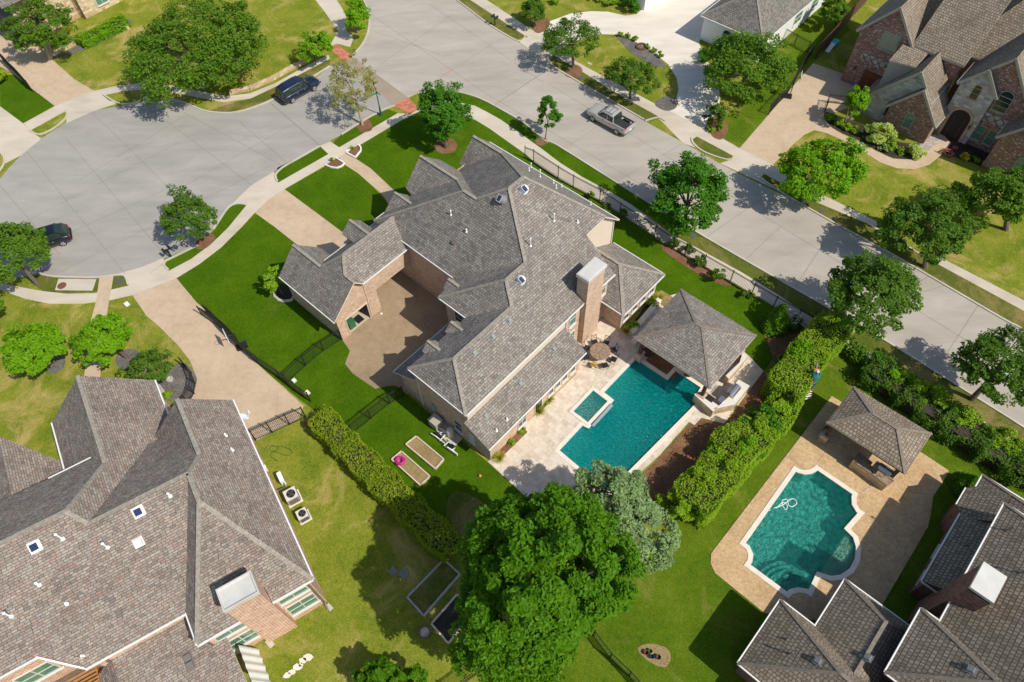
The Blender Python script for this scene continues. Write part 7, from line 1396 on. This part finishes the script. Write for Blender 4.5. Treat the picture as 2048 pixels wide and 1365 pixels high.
for q in ([(862,867),(872,873),(878,878),(890,887)], [(877,855),(885,860),(893,866),(898,865)], [(880,866),(890,864),(897,866)], [(880,882),(888,872),(893,868)], [(892,895),(905,900),(915,910)], [(897,880),(908,888),(910,896),(903,902)], [(888,892),(897,884),(903,888)]): m_ = MB(); m_.tube([P_(u, v, 0.3+0.1*(i % 2)) for i, (u, v) in enumerate(q)], 0.045, 6); m_.build('pipe', M['white'], pe)
m_ = MB(); m_.bar(P_(895,896,0.35), P_(915,910,0.35), 0.08, 0.3); m_.build('valve_manifold', M['white'], pe)
# wall vents and meters on the house side
for u, v, lab in ((835,795,'small blue grey meter box on the side wall of the middle house'),):
    p = AB(-23.3, 15.2, 1.5); m_ = MB(); m_.box(p, A_*0.2, B_*0.08, UPV*0.28); m_.tube([p-UPV*0.25, p-UPV*1.4], 0.03, 6); tag(m_.build('meter_box', M['tile']), lab, 'utility meter')
# ---------------------------------------------------------------- raised beds
def raised(px, h, mat, fill, label, wd=0.09, name='raised_bed', grp='timber edged raised beds'):
    P_ = XY(px); t_ = thing(name, P_[0], label, 'raised bed', grp); n_ = len(P_)
    for i in range(n_):
        m_ = MB(); d = (P_[(i+1) % n_]-P_[i]).normalized(); m_.bar(P_[i]+UPV*h/2+d*wd/2, P_[(i+1) % n_]+UPV*h/2-d*wd/2*0, wd, h); m_.build('side_board', M[mat], t_)
    m_ = MB(); m_.poly(P_, h*0.55); m_.build('soil_fill', M[fill], t_); return t_
raised([(783.5,921),(803.5,905),(860,955),(841,973)], 0.25, 'wood_pale', 'straw', 'pale timber raised bed holding the pink swim ring')
raised([(812,891),(833,875),(888,921),(871,940)], 0.25, 'wood_pale', 'straw', 'pale timber raised bed nearer the pool equipment')
raised([(815,1196),(888,1121),(920,1150),(848,1233)], 0.22, 'wood_grey', 'verge', 'large grey timber bed in the shade of the pecan tree', 0.12)
raised([(863,1249),(915,1190),(950,1225),(897,1288)], 0.2, 'wood_pale', 'soil', 'middle timber bed of dark soil under the pecan tree', 0.12)
raised([(911,1302),(950,1260),(985,1300),(947,1344)], 0.25, 'wood_pale', 'mulch', 'lowest timber bed with a few green plants near the iron fence', 0.14)
for i, (u, v) in enumerate(((930,1300),(940,1290),(925,1312))): shrub((u, v), .3, .45, 'big', 260, ('leftmost', 'middle', 'lowest')[i]+' leafy plant of the lowest timber bed', 700+i, name='leafy_plant', cat='plant')
M['pink'] = plain('magenta_vinyl', (0.5, 0.01, 0.22), 0.3)
c_ = G(800, 922, 0.3); m_ = MB(); m_.tube([c_+Vector((math.cos(t)*0.28, math.sin(t)*0.28, 0.02)) for t in [2*math.pi*j/20 for j in range(21)]], 0.12, 8, cap=False); tag(m_.build('swim_ring', M['pink'], smooth=True), 'magenta swim ring lying in the timber bed', 'swim ring')
c_ = G(960, 952, 0.12); m_ = MB(); m_.lathe(c_, [(0.001, -0.12), (0.08, -0.09), (0.12, 0), (0.08, 0.09), (0.001, 0.12)], 12); tag(m_.build('ball', plain('orange_ball', (0.6, 0.25, 0.12), 0.6), smooth=True), 'small orange ball on the lush lawn near the patio', 'ball')
c_ = G(850, 1266); t_ = thing('fire_ring', c_, 'round metal tub on the lawn beside the shaded timber beds', 'tub'); m_ = MB(); m_.lathe(c_, [(0.36, 0.0), (0.4, 0.35), (0.36, 0.35), (0.33, 0.12), (0.001, 0.12)], 18); m_.build('tub', M['dark_iron'], t_, smooth=True); m_ = MB(); m_.lathe(c_, [(0.33, 0.2), (0.001, 0.22)], 14); m_.build('sand', M['wood_pale'], t_)
# garden chairs under the pecan shade
for i, (u, v) in enumerate(((788,1146),(808,1152))):
    t_ = thing('garden_chair', G(u, v), ('grey folding chair farther from the timber bed in the pecan shade', 'grey folding chair closer to the timber bed in the pecan shade')[i], 'chair', 'garden chairs in the shade'); p = G(u, v); f_ = axis('b') if i == 0 else axis('-b'); s_ = f_.cross(UPV)
    m_ = MB(); m_.box(p+UPV*0.42, f_*0.22, s_*0.24, UPV*0.02); m_.build('seat', M['metal'], t_); m_ = MB(); m_.box(p-f_*0.25+UPV*0.72, f_*0.02, s_*0.24, UPV*0.26); m_.build('backrest', M['metal'], t_)
    for a_ in (-1, 1):
        for b_ in (-1, 1): m_ = MB(); m_.bar(p+f_*a_*0.2+s_*b_*0.22, p+f_*a_*0.2+s_*b_*0.22+UPV*0.41, 0.03); m_.build('leg', M['metal'], t_)
# stepping stones
for i, (u, v, r_) in enumerate(((616,1315,0.26),(606,1322,0.22),(595,1335,0.24),(602,1330,0.14),(585,1345,0.2),(574,1352,0.2))):
    rng = random.Random(i); c_ = G(u, v); m_ = MB(); pts = [(c_.x+math.cos(2*math.pi*j/7)*r_*rng.uniform(.75, 1.15)*1.3, c_.y+math.sin(2*math.pi*j/7)*r_*rng.uniform(.75, 1.1)) for j in range(7)]; m_.prism(pts, 0, 0.05)
    tag(m_.build('stepping_stone', M['stone_tan'] if False else M['coping']), ['large flat tan stepping stone at the upper right end of the row', 'second stepping stone from the upper right end', 'middle stepping stone of the row', 'tiny stepping stone beside the middle one', 'stepping stone next to the lowest one', 'lowest stepping stone at the left end of the row'][i], 'stepping stone', 'stepping stones on the lawn')
# ---------------------------------------------------------------- patio furniture
tb = thing('patio_table', G(1199, 712), 'round mottled stone patio table with iron chairs around it', 'table'); c_ = G(1199, 713); R_ = 0.85
m_ = MB(); m_.lathe(c_, [(R_, 0.72), (R_, 0.77), (R_*0.97, 0.79), (0.001, 0.79)], 28); m_.build('table_top', M['table_stone'], tb)
m_ = MB(); m_.lathe(c_, [(0.35, 0.03), (0.33, 0.08), (0.1, 0.14), (0.09, 0.6), (0.3, 0.72)], 12); m_.build('pedestal', M['copper'], tb)
CH = ['nearest the tall chimney', 'facing the sunroom bed, by the chimney corner', 'facing the sunroom bed, toward the pavilion', 'on the pavilion side of the round table', 'on the pool side, toward the pavilion', 'on the pool side in the middle', 'on the pool side, toward the kitchen wall', 'between the table and the kitchen eave']
for i in range(8):
    an = math.radians(150-45*i); o_ = Vector((math.cos(an), math.sin(an), 0)); p = c_+o_*1.2; s_ = o_.cross(UPV); t_ = thing('patio_chair', p, 'dark iron patio chair '+CH[i], 'chair', 'iron chairs around the patio table')
    m_ = MB(); m_.box(p+UPV*0.44, o_*0.23, s_*0.24, UPV*0.02); m_.build('seat', M['iron'] if i not in (6,) else plain('amber_cushion', (0.45, 0.28, 0.05), 0.8), t_)
    m_ = MB(); q = p+o_*0.25
    for a_ in (-1, 1): m_.bar(q+s_*a_*0.23+UPV*0.44, q+s_*a_*0.23+o_*0.1+UPV*0.95, 0.03)
    m_.bar(q+o_*0.1+s_*0.23+UPV*0.95, q+o_*0.1-s_*0.23+UPV*0.95, 0.03); m_.bar(q+s_*0.23+UPV*0.5, q+o_*0.1-s_*0.23+UPV*0.95, 0.018); m_.bar(q-s_*0.23+UPV*0.5, q+o_*0.1+s_*0.23+UPV*0.95, 0.018); m_.build('backrest', M['iron'], t_)
    for a_ in (-1, 1):
        for b_ in (-1, 1): m_ = MB(); m_.bar(p+o_*a_*0.21+s_*b_*0.22, p+o_*a_*0.2+s_*b_*0.21+UPV*0.43, 0.025); m_.build('leg', M['iron'], t_)
# low stone bench wall next to the pavilion
m_ = MB(); p, q = G(1262, 670), G(1318, 604); m_.bar(p+UPV*0.22, q+UPV*0.22, 0.45, 0.44); tag(m_.build('bench_wall', M['coping']), 'long low pale stone wall between the sunroom bed and the pavilion', 'wall')
m_ = MB(); p, q = G(1264, 690), G(1276, 680); m_.box((p+q)/2+UPV*0.2, A_*0.25, B_*0.3, UPV*0.2); tag(m_.build('stone_block', M['coping']), 'pale stone end block of the low wall by the pavilion post', 'stone block')
tag((lambda m_: (m_.box(G(1331, 601)+UPV*0.045, A_*0.95, B_*0.65, UPV*0.02), m_.build('planter_mat', M['straw']))[1])(MB()), 'tan gravel rectangle at the upper corner of the pavilion', 'garden bed')
# lounge furniture in the pavilion shade
sf = thing('outdoor_sofa', G(1330, 735), 'dark wicker sofa under the square pavilion', 'sofa'); p = AB(-12.6, 32.2); m_ = MB(); m_.box(p+UPV*0.22, A_*1.0, B_*0.4, UPV*0.2); m_.build('seat', M['wood_dark'], sf); m_ = MB(); m_.box(p+UPV*0.5+B_*0.42, A_*1.0, B_*0.08, UPV*0.35); m_.build('backrest', M['wood_dark'], sf)
m_ = MB(); m_.box(p+UPV*0.46-B_*0.03, A_*0.92, B_*0.34, UPV*0.06); m_.build('cushion', M['beige_plastic'], sf)
rg = MB(); rg.box(AB(-12.6, 31.0, 0.04), A_*1.4, B_*0.6, UPV*0.008); tag(rg.build('rug', M['mulch']), 'dark red patterned rug in the pavilion shade by the pool', 'rug')
for i, (a_, b_) in enumerate(((-14.3, 31.0), (-10.6, 31.6))):
    t_ = thing('wicker_chair', AB(a_, b_), ('round dark wicker chair at the left post of the pavilion', 'round dark wicker chair at the pool corner of the pavilion')[i], 'chair', 'wicker chairs in the pavilion'); p = AB(a_, b_); m_ = MB(); m_.lathe(p, [(0.34, 0.05), (0.4, 0.4), (0.001, 0.42)], 12); m_.build('seat', M['wood_dark'], t_); m_ = MB(); m_.tube([p+(A_*math.cos(t)+B_*math.sin(t))*0.38+UPV*0.65 for t in [0.1*math.pi+0.8*math.pi*j/8 for j in range(9)]], 0.12, 6); m_.build('backrest', M['wood_dark'], t_)
# outdoor kitchen
kt = thing('outdoor_kitchen', G(1440, 800), 'pale granite L shaped outdoor kitchen with a steel grill behind the pool', 'outdoor kitchen'); hK = 1.0
Q = lambda x, y, z=0.0: G(1370+x/6.4, 700+y/6.4, z)
cb, ct = MB(), MB()
for pts in ([Q(120,575,hK), Q(165,530,hK), Q(430,715,hK), Q(360,790,hK)], [Q(430,720,hK), Q(360,760,hK), Q(640,700,hK), Q(830,460,hK), Q(685,380,hK), Q(640,440,hK), Q(560,600,hK)]):
    pl = [(p.x, p.y) for p in pts]; cb.prism([(x, y) for x, y in pl], 0.03, hK-0.08); ct.prism(pl, hK-0.08+0.002, hK+ (0.0 if pts[0] is not None else 0))
cb.build('counter_base', M['stone_tan'], kt); ct.build('counter_top', M['granite'], kt)
gr = thing('gas_grill', Q(620,520), 'stainless steel gas grill with a rounded hood in the outdoor kitchen', 'grill'); c_ = Q(625,520,1.2); m_ = MB(); e1, e2 = axis('b'), axis('a')
sec = [[c_+e1*s_+e2*(math.cos(t)*0.34)+UPV*(math.sin(t)*0.34-0.12) for t in [math.pi*j/8 for j in range(9)]] for s_ in (-0.55, 0.55)]; loft(m_, sec); m_.build('hood', M['steel'], gr, smooth=False)
m_ = MB(); m_.bar(c_-e2*0.38-e1*0.45+UPV*0.08, c_-e2*0.38+e1*0.45+UPV*0.08, 0.035); m_.build('handle', M['steel'], gr); m_ = MB(); m_.box(c_-UPV*0.25, e1*0.58, e2*0.36, UPV*0.12); m_.build('firebox', M['wood_pale'], gr)
m_ = MB(); m_.box(Q(305,610,hK+0.015), A_*0.42, B_*0.26, UPV*0.012); m_.build('cooktop', M['black'], kt); m_ = MB(); m_.box(Q(470,635,hK+0.03), A_*0.2, B_*0.3, UPV*0.03); m_.build('sink_cover', M['steel'], kt)
ln = MB(); pts = [Q(520,330,hK), Q(700,160,hK), Q(740,30,hK), Q(800,75,hK), Q(770,130,hK), Q(610,310,hK), Q(560,370,hK)]; 
tag((lambda m_: (m_.prism([(p.x, p.y) for p in pts], 0.03, 0.95), m_.prism([(p.x, p.y) for p in pts], 0.952, 1.0, 1), m_.build('serving_counter', [M['stone_tan'], M['granite']]))[2])(MB()), 'long pale granite serving counter along the pavilion edge', 'counter')
# bar under the second pavilion
bt = thing('outdoor_bar', G(1745, 930), 'two level stone bar with grill under the oblong pavilion', 'bar'); Rr = lambda x, y, z=0.0: G(1680+x/8.147, 870+y/8.147, z)
m_ = MB(); pts = [Rr(205,430,1.05), Rr(290,290,1.05), Rr(530,450,1.05), Rr(860,770,1.05), Rr(770,830,1.05), Rr(600,720,1.05)]; 
for q, z1, z0 in (([Rr(210,430,1.05), Rr(275,340,1.05), Rr(560,540,1.05), Rr(500,620,1.05)], 1.05, 0.05), ([Rr(500,620,1.05), Rr(560,540,1.05), Rr(860,770,1.05), Rr(770,830,1.05)], 1.05, 0.05), ([Rr(275,335,0.9), Rr(320,290,0.9), Rr(530,450,0.9), Rr(500,500,0.9)], 0.9, 0.05)):
    m_.prism([(p.x, p.y) for p in q], z0, z1-0.05); 
m_.build('bar_base', M['stone_tan'], bt); m_ = MB()
for q, z1, mi in (([Rr(200,430,1.05), Rr(275,330,1.05), Rr(560,535,1.05), Rr(500,625,1.05)], 1.05, 0), ([Rr(502,627,1.05), Rr(562,537,1.05), Rr(868,770,1.05), Rr(770,835,1.05)], 1.06, 0), ([Rr(277,325,0.9), Rr(322,285,0.9), Rr(535,450,0.9), Rr(500,500,0.9)], 0.9, 0)): m_.prism([(p.x, p.y) for p in q], z1-0.048, z1)
m_.build('bar_top', M['table_stone'], bt)
g2 = thing('gas_grill', Rr(750,570), 'steel grill at the back of the bar under the oblong pavilion', 'grill'); c_ = Rr(745,560,1.2); m_ = MB(); e1, e2 = axis('a'), axis('b'); sec = [[c_+e1*s_+e2*(math.cos(t)*0.3)+UPV*(math.sin(t)*0.3-0.1) for t in [math.pi*j/8 for j in range(9)]] for s_ in (-0.5, 0.5)]; loft(m_, sec); m_.build('hood', M['steel'], g2)
m_ = MB(); m_.box(c_-UPV*0.65, e1*0.75, e2*0.32, UPV*0.5); m_.build('cabinet', M['stone_tan'], g2)
BS = ['at the left end of the outdoor bar', 'second from the left at the outdoor bar', 'in the middle of the outdoor bar', 'at the right end of the outdoor bar']
for i in range(4):
    p = Rr(170+130*i+20, 520+70*i+(12 if i > 1 else 0)); f_ = axis('b'); s_ = axis('a'); t_ = thing('bar_stool', p, 'black iron bar stool '+BS[i], 'bar stool', 'iron stools at the outdoor bar')
    m_ = MB(); m_.lathe(p, [(0.2, 0.72), (0.21, 0.76), (0.001, 0.77)], 12); m_.build('seat', M['black'], t_)
    m_ = MB(); m_.tube([p-f_*0.2+s_*0.2*math.cos(t)+UPV*(0.8+0.32*math.sin(t)) for t in [math.pi*j/8 for j in range(9)]], 0.018, 5); m_.bar(p-f_*0.2+UPV*0.8, p-f_*0.2+UPV*1.1, 0.02); m_.build('backrest', M['iron'], t_)
    for a_ in (-1, 1):
        for b_ in (-1, 1): m_ = MB(); m_.bar(p+f_*a_*0.18+s_*b_*0.18, p+f_*a_*0.12+s_*b_*0.12+UPV*0.72, 0.022); m_.build('leg', M['iron'], t_)
t_ = thing('flower_pot', Rr(-270, -130+60), 'brown glazed pot beside a pale block in the pavilion shade', 'pot'); c_ = G(1651, 863); t_.location = c_; m_ = MB(); m_.lathe(c_, [(0.12, 0.05), (0.22, 0.2), (0.2, 0.42), (0.24, 0.46), (0.19, 0.44), (0.001, 0.4)], 12); m_.build('pot', M['rust'], t_, smooth=True)
slab('pale_block', (1644, 876), 0.6, 0.4, 'wood_pale', 'pale square block standing in the shade of the oblong pavilion', 'block', 0.2, h=0.36)
# ---------------------------------------------------------------- basketball hoops
def hoop(px, face, label, h=2.3):
    p = G(*px); t_ = thing('basketball_hoop', p, label, 'basketball hoop'); s_ = face.cross(UPV)
    m_ = MB(); m_.box(p+UPV*0.12-face*0.2, face*0.45, s_*0.32, UPV*0.12); m_.build('base', M['black'], t_); m_ = MB(); m_.tube([p, p+UPV*h, p+UPV*(h+0.2)+face*0.4], 0.05, 8); m_.build('pole', M['black'], t_)
    m_ = MB(); c_ = p+face*0.45+UPV*(h+0.25); m_.box(c_, s_*0.55, face*0.02, UPV*0.35); m_.build('backboard', M['white'], t_)
    m_ = MB(); m_.box(c_+face*0.025, s_*0.25, face*0.004, UPV*0.16); m_.build('target_square', M['metal'], t_)
    m_ = MB(); m_.tube([c_+face*0.3-UPV*0.2+(face*math.cos(t)+s_*math.sin(t))*0.22 for t in [2*math.pi*j/14 for j in range(15)]], 0.015, 5, cap=False); m_.build('rim', plain('orange_rim', (0.7, 0.15, 0.02), 0.4), t_)
hoop((480, 696), Vector((-0.8, -0.45, 0)).normalized(), 'portable basketball hoop at the hinge of the open driveway gates', 1.9); hoop((1578, 195), Vector((0.85, -0.3, 0)).normalized(), 'basketball hoop with a black pole beside the upper right driveway', 2.4)
# ---------------------------------------------------------------- garage contents and odds and ends
t_ = thing('wheeled_bin', AB(-35.2, 16.55), 'green wheeled bin standing in the open garage door', 'bin'); p = AB(-34.95, 16.6); M['bin_green'] = plain('bin_green', (0.03, 0.14, 0.06), 0.5)
m_ = MB(); m_.box(p+UPV*0.45, A_*0.28, B_*0.3, UPV*0.4); m_.build('body', M['bin_green'], t_); m_ = MB(); m_.box(p+UPV*0.89-A_*0.02, A_*0.32, B_*0.33, UPV*0.03); m_.build('lid', M['bin_green'], t_)
m_ = MB(); m_.box(AB(-35.1, 17.5, 0.06), A_*0.4, B_*0.35, UPV*0.01); tag(m_.build('door_mat', M['iron']), 'black mat on the pale floor of the open garage', 'mat')
m_ = MB(); m_.lathe(G(763, 628), [(0.1, 0.02), (0.09, 0.06), (0.001, 0.08)], 10); tag(m_.build('drain_cap', M['white']), 'small white cap on the tan motor court', 'drain cap')
t_ = thing('playhouse_slide', G(1668, 92), 'teal plastic play slide beside the brown board fence', 'slide'); p = G(1668, 92); M['teal'] = plain('teal_plastic', (0.02, 0.38, 0.34), 0.4)
m_ = MB(); m_.box(p+UPV*0.3, A_*0.35, B_*0.5, UPV*0.3); m_.build('platform', M['teal'], t_); m_ = MB(); m_.quad(p+NB*1.7-A_*0.25+UPV*0.06, p+NB*1.7+A_*0.25+UPV*0.06, p+NB*0.5+A_*0.25+UPV*0.6, p+NB*0.5-A_*0.25+UPV*0.6); m_.build('chute', M['white'], t_)
for nm, px, mat, lab, r_, h in (('watering_can', (1300,1304), 'bin_green', 'green watering can on the straw patch', .14, .25), ('bucket', (1292,1307), 'rust', 'dark planter pot at the left of the straw patch', .16, .28), ('bucket', (1303,1315), 'panel', 'blue grey bucket in the middle of the straw patch', .15, .25), ('bucket', (1316,1316), 'copper', 'brown round pot at the right of the straw patch', .17, .25)):
    c_ = G(*px); m_ = MB(); m_.lathe(c_, [(r_*.7, 0), (r_, h), (r_*.9, h), (r_*.6, 0.06), (0.001, 0.06)], 12); tag(m_.build(nm, M[mat], smooth=False), lab, 'bucket' if nm == 'bucket' else 'watering can')
t_ = thing('patio_curtain', BLP(-14.5, -10.5), 'white gathered curtains hanging at the edge of the covered patio', 'curtain'); m_ = MB(); n_ = 26
pts = [BLP(-17.6+2.6*i/n_, -10.55+0.04*math.sin(i*1.1)) for i in range(n_+1)]
for i in range(n_): m_.quad(pts[i]+UPV*0.05+axis('b', AL)*0.5, pts[i+1]+UPV*0.05+axis('b', AL)*0.5, pts[i+1]+UPV*2.6, pts[i]+UPV*2.6)
m_.build('cloth', M['white'], t_, smooth=True); m_ = MB(); m_.tube([BLP(-17.7, -10.55, 2.62), BLP(-13, -10.55, 2.62)], 0.02, 6); m_.build('rod', M['iron'], t_)
slab('paver_block', (540, 1287), 0.6, 0.35, 'kerb', 'pale concrete splash block at the foot of the brick chimney', 'block', 0.05, h=0.1)
slab('splash_block', (659, 1215), 0.5, 0.3, 'kerb', 'splash block below the corner downpipe of the red brick house', 'block', 0.05, h=0.1)
t_ = thing('tree_stump', G(341, 761), 'round grey stone fire pot in the gravel bed', 'stump'); m_ = MB(); m_.lathe(G(341, 761), [(0.28, 0), (0.3, 0.25), (0.18, 0.3), (0.1, 0.2), (0.001, 0.2)], 12); m_.build('stump', M['wood_grey'], t_)
t_ = thing('timber_bench', G(325, 780), 'weathered wooden bench by the brick wall in the gravel bed', 'bench'); p, q = G(319, 776), G(330, 790); m_ = MB(); m_.bar(p+UPV*0.4, q+UPV*0.4, 0.35, 0.05); m_.build('seat', M['wood_grey'], t_)
for x in (p, q): m_ = MB(); m_.bar(x*0.85+q*0.075+p*0.075, x*0.85+q*0.075+p*0.075+UPV*0.37, 0.12); m_.build('leg', M['wood_grey'], t_)
# ---------------------------------------------------------------- ladder and the person trimming the hedge
p0 = G(1615, 801); top = G(1623, 764, 2.35); M['ladder_orange'] = plain('orange_fibreglass', (0.55, 0.12, 0.05), 0.5)
ld = thing('step_ladder', p0, 'orange and white step ladder standing against the tall hedge', 'ladder'); dz = (top-p0); s_ = Vector((1, 0.25, 0)).normalized()
back = p0+Vector((0.35, 1.15, 0))
for sg in (-1, 1):
    m_ = MB(); m_.bar(p0+s_*0.28*sg, top+s_*0.17*sg, 0.07, 0.05); m_.build('rail', M['ladder_orange'], ld); m_ = MB(); m_.bar(Vector((top.x, top.y, 0))+Vector((0.15, 0.8, 0))+s_*0.3*sg, top+s_*0.17*sg, 0.05, 0.04); m_.build('rear_leg', M['ladder_orange'], ld)
for k in range(7): f = (k+0.8)/8; m_ = MB(); c_ = p0+dz*f; w_ = 0.28-0.11*f; m_.bar(c_-s_*w_, c_+s_*w_, 0.1, 0.03); m_.build('step', M['white'], ld)
m_ = MB(); m_.box(top+UPV*0.02, s_*0.2, Vector((-s_.y, s_.x, 0))*0.15, UPV*0.02); m_.build('top_cap', M['ladder_orange'], ld)
def skin(name, verts, edges, radii, mat, parent, sub=2):
    me = bpy.data.meshes.new(name); inv = mw(parent).inverted(); me.from_pydata([inv @ Vector(v) for v in verts], edges, []); me.materials.append(mat)
    o = bpy.data.objects.new(name, me); C.objects.link(o); o.parent = parent
    sk = o.modifiers.new('skin', 'SKIN'); sk.use_smooth_shade = True
    lay = me.skin_vertices[0] if len(me.skin_vertices) else None
    if lay is None: return o
    for i, r_ in enumerate(radii): lay.data[i].radius = (r_, r_) if not hasattr(r_, '__len__') else r_
    lay.data[0].use_root = True; sb_ = o.modifiers.new('sub', 'SUBSURF'); sb_.levels = sub; sb_.render_levels = sub; return o
fz = 1.45; fw = Vector((0.35, 0.94, 0)).normalized(); rt = Vector((fw.y, -fw.x, 0)); o0 = p0+dz*(fz/2.35)
hip_ = o0+UPV*0.9+fw*0.05; chest = hip_+UPV*0.42+fw*0.28; neck = chest+UPV*0.14+fw*0.12; head = neck+UPV*0.15+fw*0.08
pe_ = thing('person', Vector((o0.x, o0.y, 0)), 'person in a teal hooded top and blue trousers, on the ladder by the hedge', 'person')
M['skin'] = plain('skin', (0.42, 0.24, 0.16), 0.6); M['teal_cloth'] = plain('teal_cloth', (0.005, 0.16, 0.2), 0.85, var=0.15, vs=9); M['blue_cloth'] = plain('blue_denim', (0.02, 0.06, 0.25), 0.9, var=0.2, vs=9)
v_ = []; e_ = []; r_ = []
def add(p, rad, frm=None):
    v_.append(tuple(p)); r_.append(rad); i = len(v_)-1
    if frm is not None: e_.append((frm, i))
    return i
h0 = add(hip_, 0.14); c0_ = add(hip_+(chest-hip_)*0.5, 0.13, h0); c1 = add(chest, 0.15, c0_); n0 = add(neck, 0.06, c1); hd = add(head, 0.095, n0); hd2 = add(head+UPV*0.1, 0.07, hd)
hands = []
for sg in (-1, 1):
    sh_ = add(chest+rt*0.19*sg+UPV*0.04, 0.065, c1); el = add(chest+rt*0.27*sg+fw*0.24+UPV*0.02*sg, 0.045, sh_); wr = add(chest+rt*0.18*sg+fw*0.5+UPV*0.0, 0.032, el); ha = add(chest+rt*0.16*sg+fw*0.58, 0.03, wr); hands.append(chest+rt*0.16*sg+fw*0.58)
    for j in range(4): f1 = add(hands[-1]+fw*0.04+rt*(j-1.5)*0.018, 0.009, ha); add(hands[-1]+fw*(0.08+0.004*j)-UPV*0.02+rt*(j-1.5)*0.018, 0.008, f1)
    th_ = add(hands[-1]-rt*0.045*sg+fw*0.02, 0.01, ha)
    kn = add(o0+rt*0.1*sg+UPV*(0.48+(0.0 if sg < 0 else -0.05))+fw*0.1, 0.065, h0); an_ = add(o0+rt*0.11*sg+UPV*0.1-fw*0.02+UPV*(0.0 if sg < 0 else -0.0), 0.045, kn); add(o0+rt*0.11*sg+UPV*0.04+fw*0.14, 0.04, an_)
body_o = skin('body', v_, e_, r_, M['skin'], pe_)
vv = [hip_-UPV*0.04, hip_+(chest-hip_)*0.5, chest, chest+rt*0.2+UPV*0.04, chest+rt*0.28+fw*0.24+UPV*0.02, chest+rt*0.19+fw*0.5, chest-rt*0.2+UPV*0.04, chest-rt*0.28+fw*0.24-UPV*0.02, chest-rt*0.19+fw*0.5, neck+UPV*0.03, head+UPV*0.04-fw*0.02]
skin('hooded_top', vv, [(0,1),(1,2),(2,3),(3,4),(4,5),(2,6),(6,7),(7,8),(2,9),(9,10)], [0.165, 0.155, 0.175, 0.085, 0.068, 0.05, 0.085, 0.068, 0.05, 0.09, 0.115], M['teal_cloth'], pe_)
vv = [hip_+UPV*0.02]; ee = []; rr_ = [0.15]
for sg in (-1, 1): vv += [hip_-UPV*0.1+rt*0.09*sg, o0+rt*0.1*sg+UPV*0.46+fw*0.1, o0+rt*0.11*sg+UPV*0.13-fw*0.02]; k = len(vv); ee += [(0, k-3), (k-3, k-2), (k-2, k-1)]; rr_ += [0.11, 0.08, 0.062]
skin('trousers', vv, ee, rr_, M['blue_cloth'], pe_)
for sg in (-1, 1): m_ = MB(); m_.box(o0+rt*0.11*sg+UPV*0.045+fw*0.06, fw*0.14, rt*0.05, UPV*0.05); m_.build('shoe', plain('tan_shoe', (0.35, 0.12, 0.06), 0.7), pe_)
m_ = MB(); m_.lathe(head+UPV*0.1, [(0.115, 0.0), (0.11, 0.05), (0.06, 0.09), (0.001, 0.1)], 12); m_.box(head+UPV*0.1+fw*0.14, fw*0.07, rt*0.07, UPV*0.008); m_.build('cap', M['frame'], pe_)
for sg in (-1, 1):
    m_ = MB(); m_.lathe(head+fw*0.088+rt*0.035*sg+UPV*0.03, [(0.001, -0.01), (0.012, 0), (0.001, 0.01)], 6); m_.build('eye', M['black'], pe_)
t_ = thing('hedge_trimmer', hands[0], 'long hedge trimmer held over the hedge by the person', 'hedge trimmer'); mid = (hands[0]+hands[1])/2; m_ = MB(); m_.box(mid-UPV*0.02, fw*0.15, rt*0.16, UPV*0.06); m_.build('motor', M['ladder_orange'], t_); m_ = MB(); m_.box(mid+fw*0.45-UPV*0.02, fw*0.32, rt*0.04, UPV*0.008); m_.build('blade', M['metal'], t_)
# curtain road marks: small orange spray mark
m_ = MB(); m_.box(G(897, 145)+UPV*0.014, Vector((0.22, 0.05, 0)), Vector((-0.03, 0.08, 0)), UPV*0.002); o = m_.build('paint_mark', plain('orange_spray', (0.75, 0.25, 0.12), 0.9)); o['kind'] = 'structure'
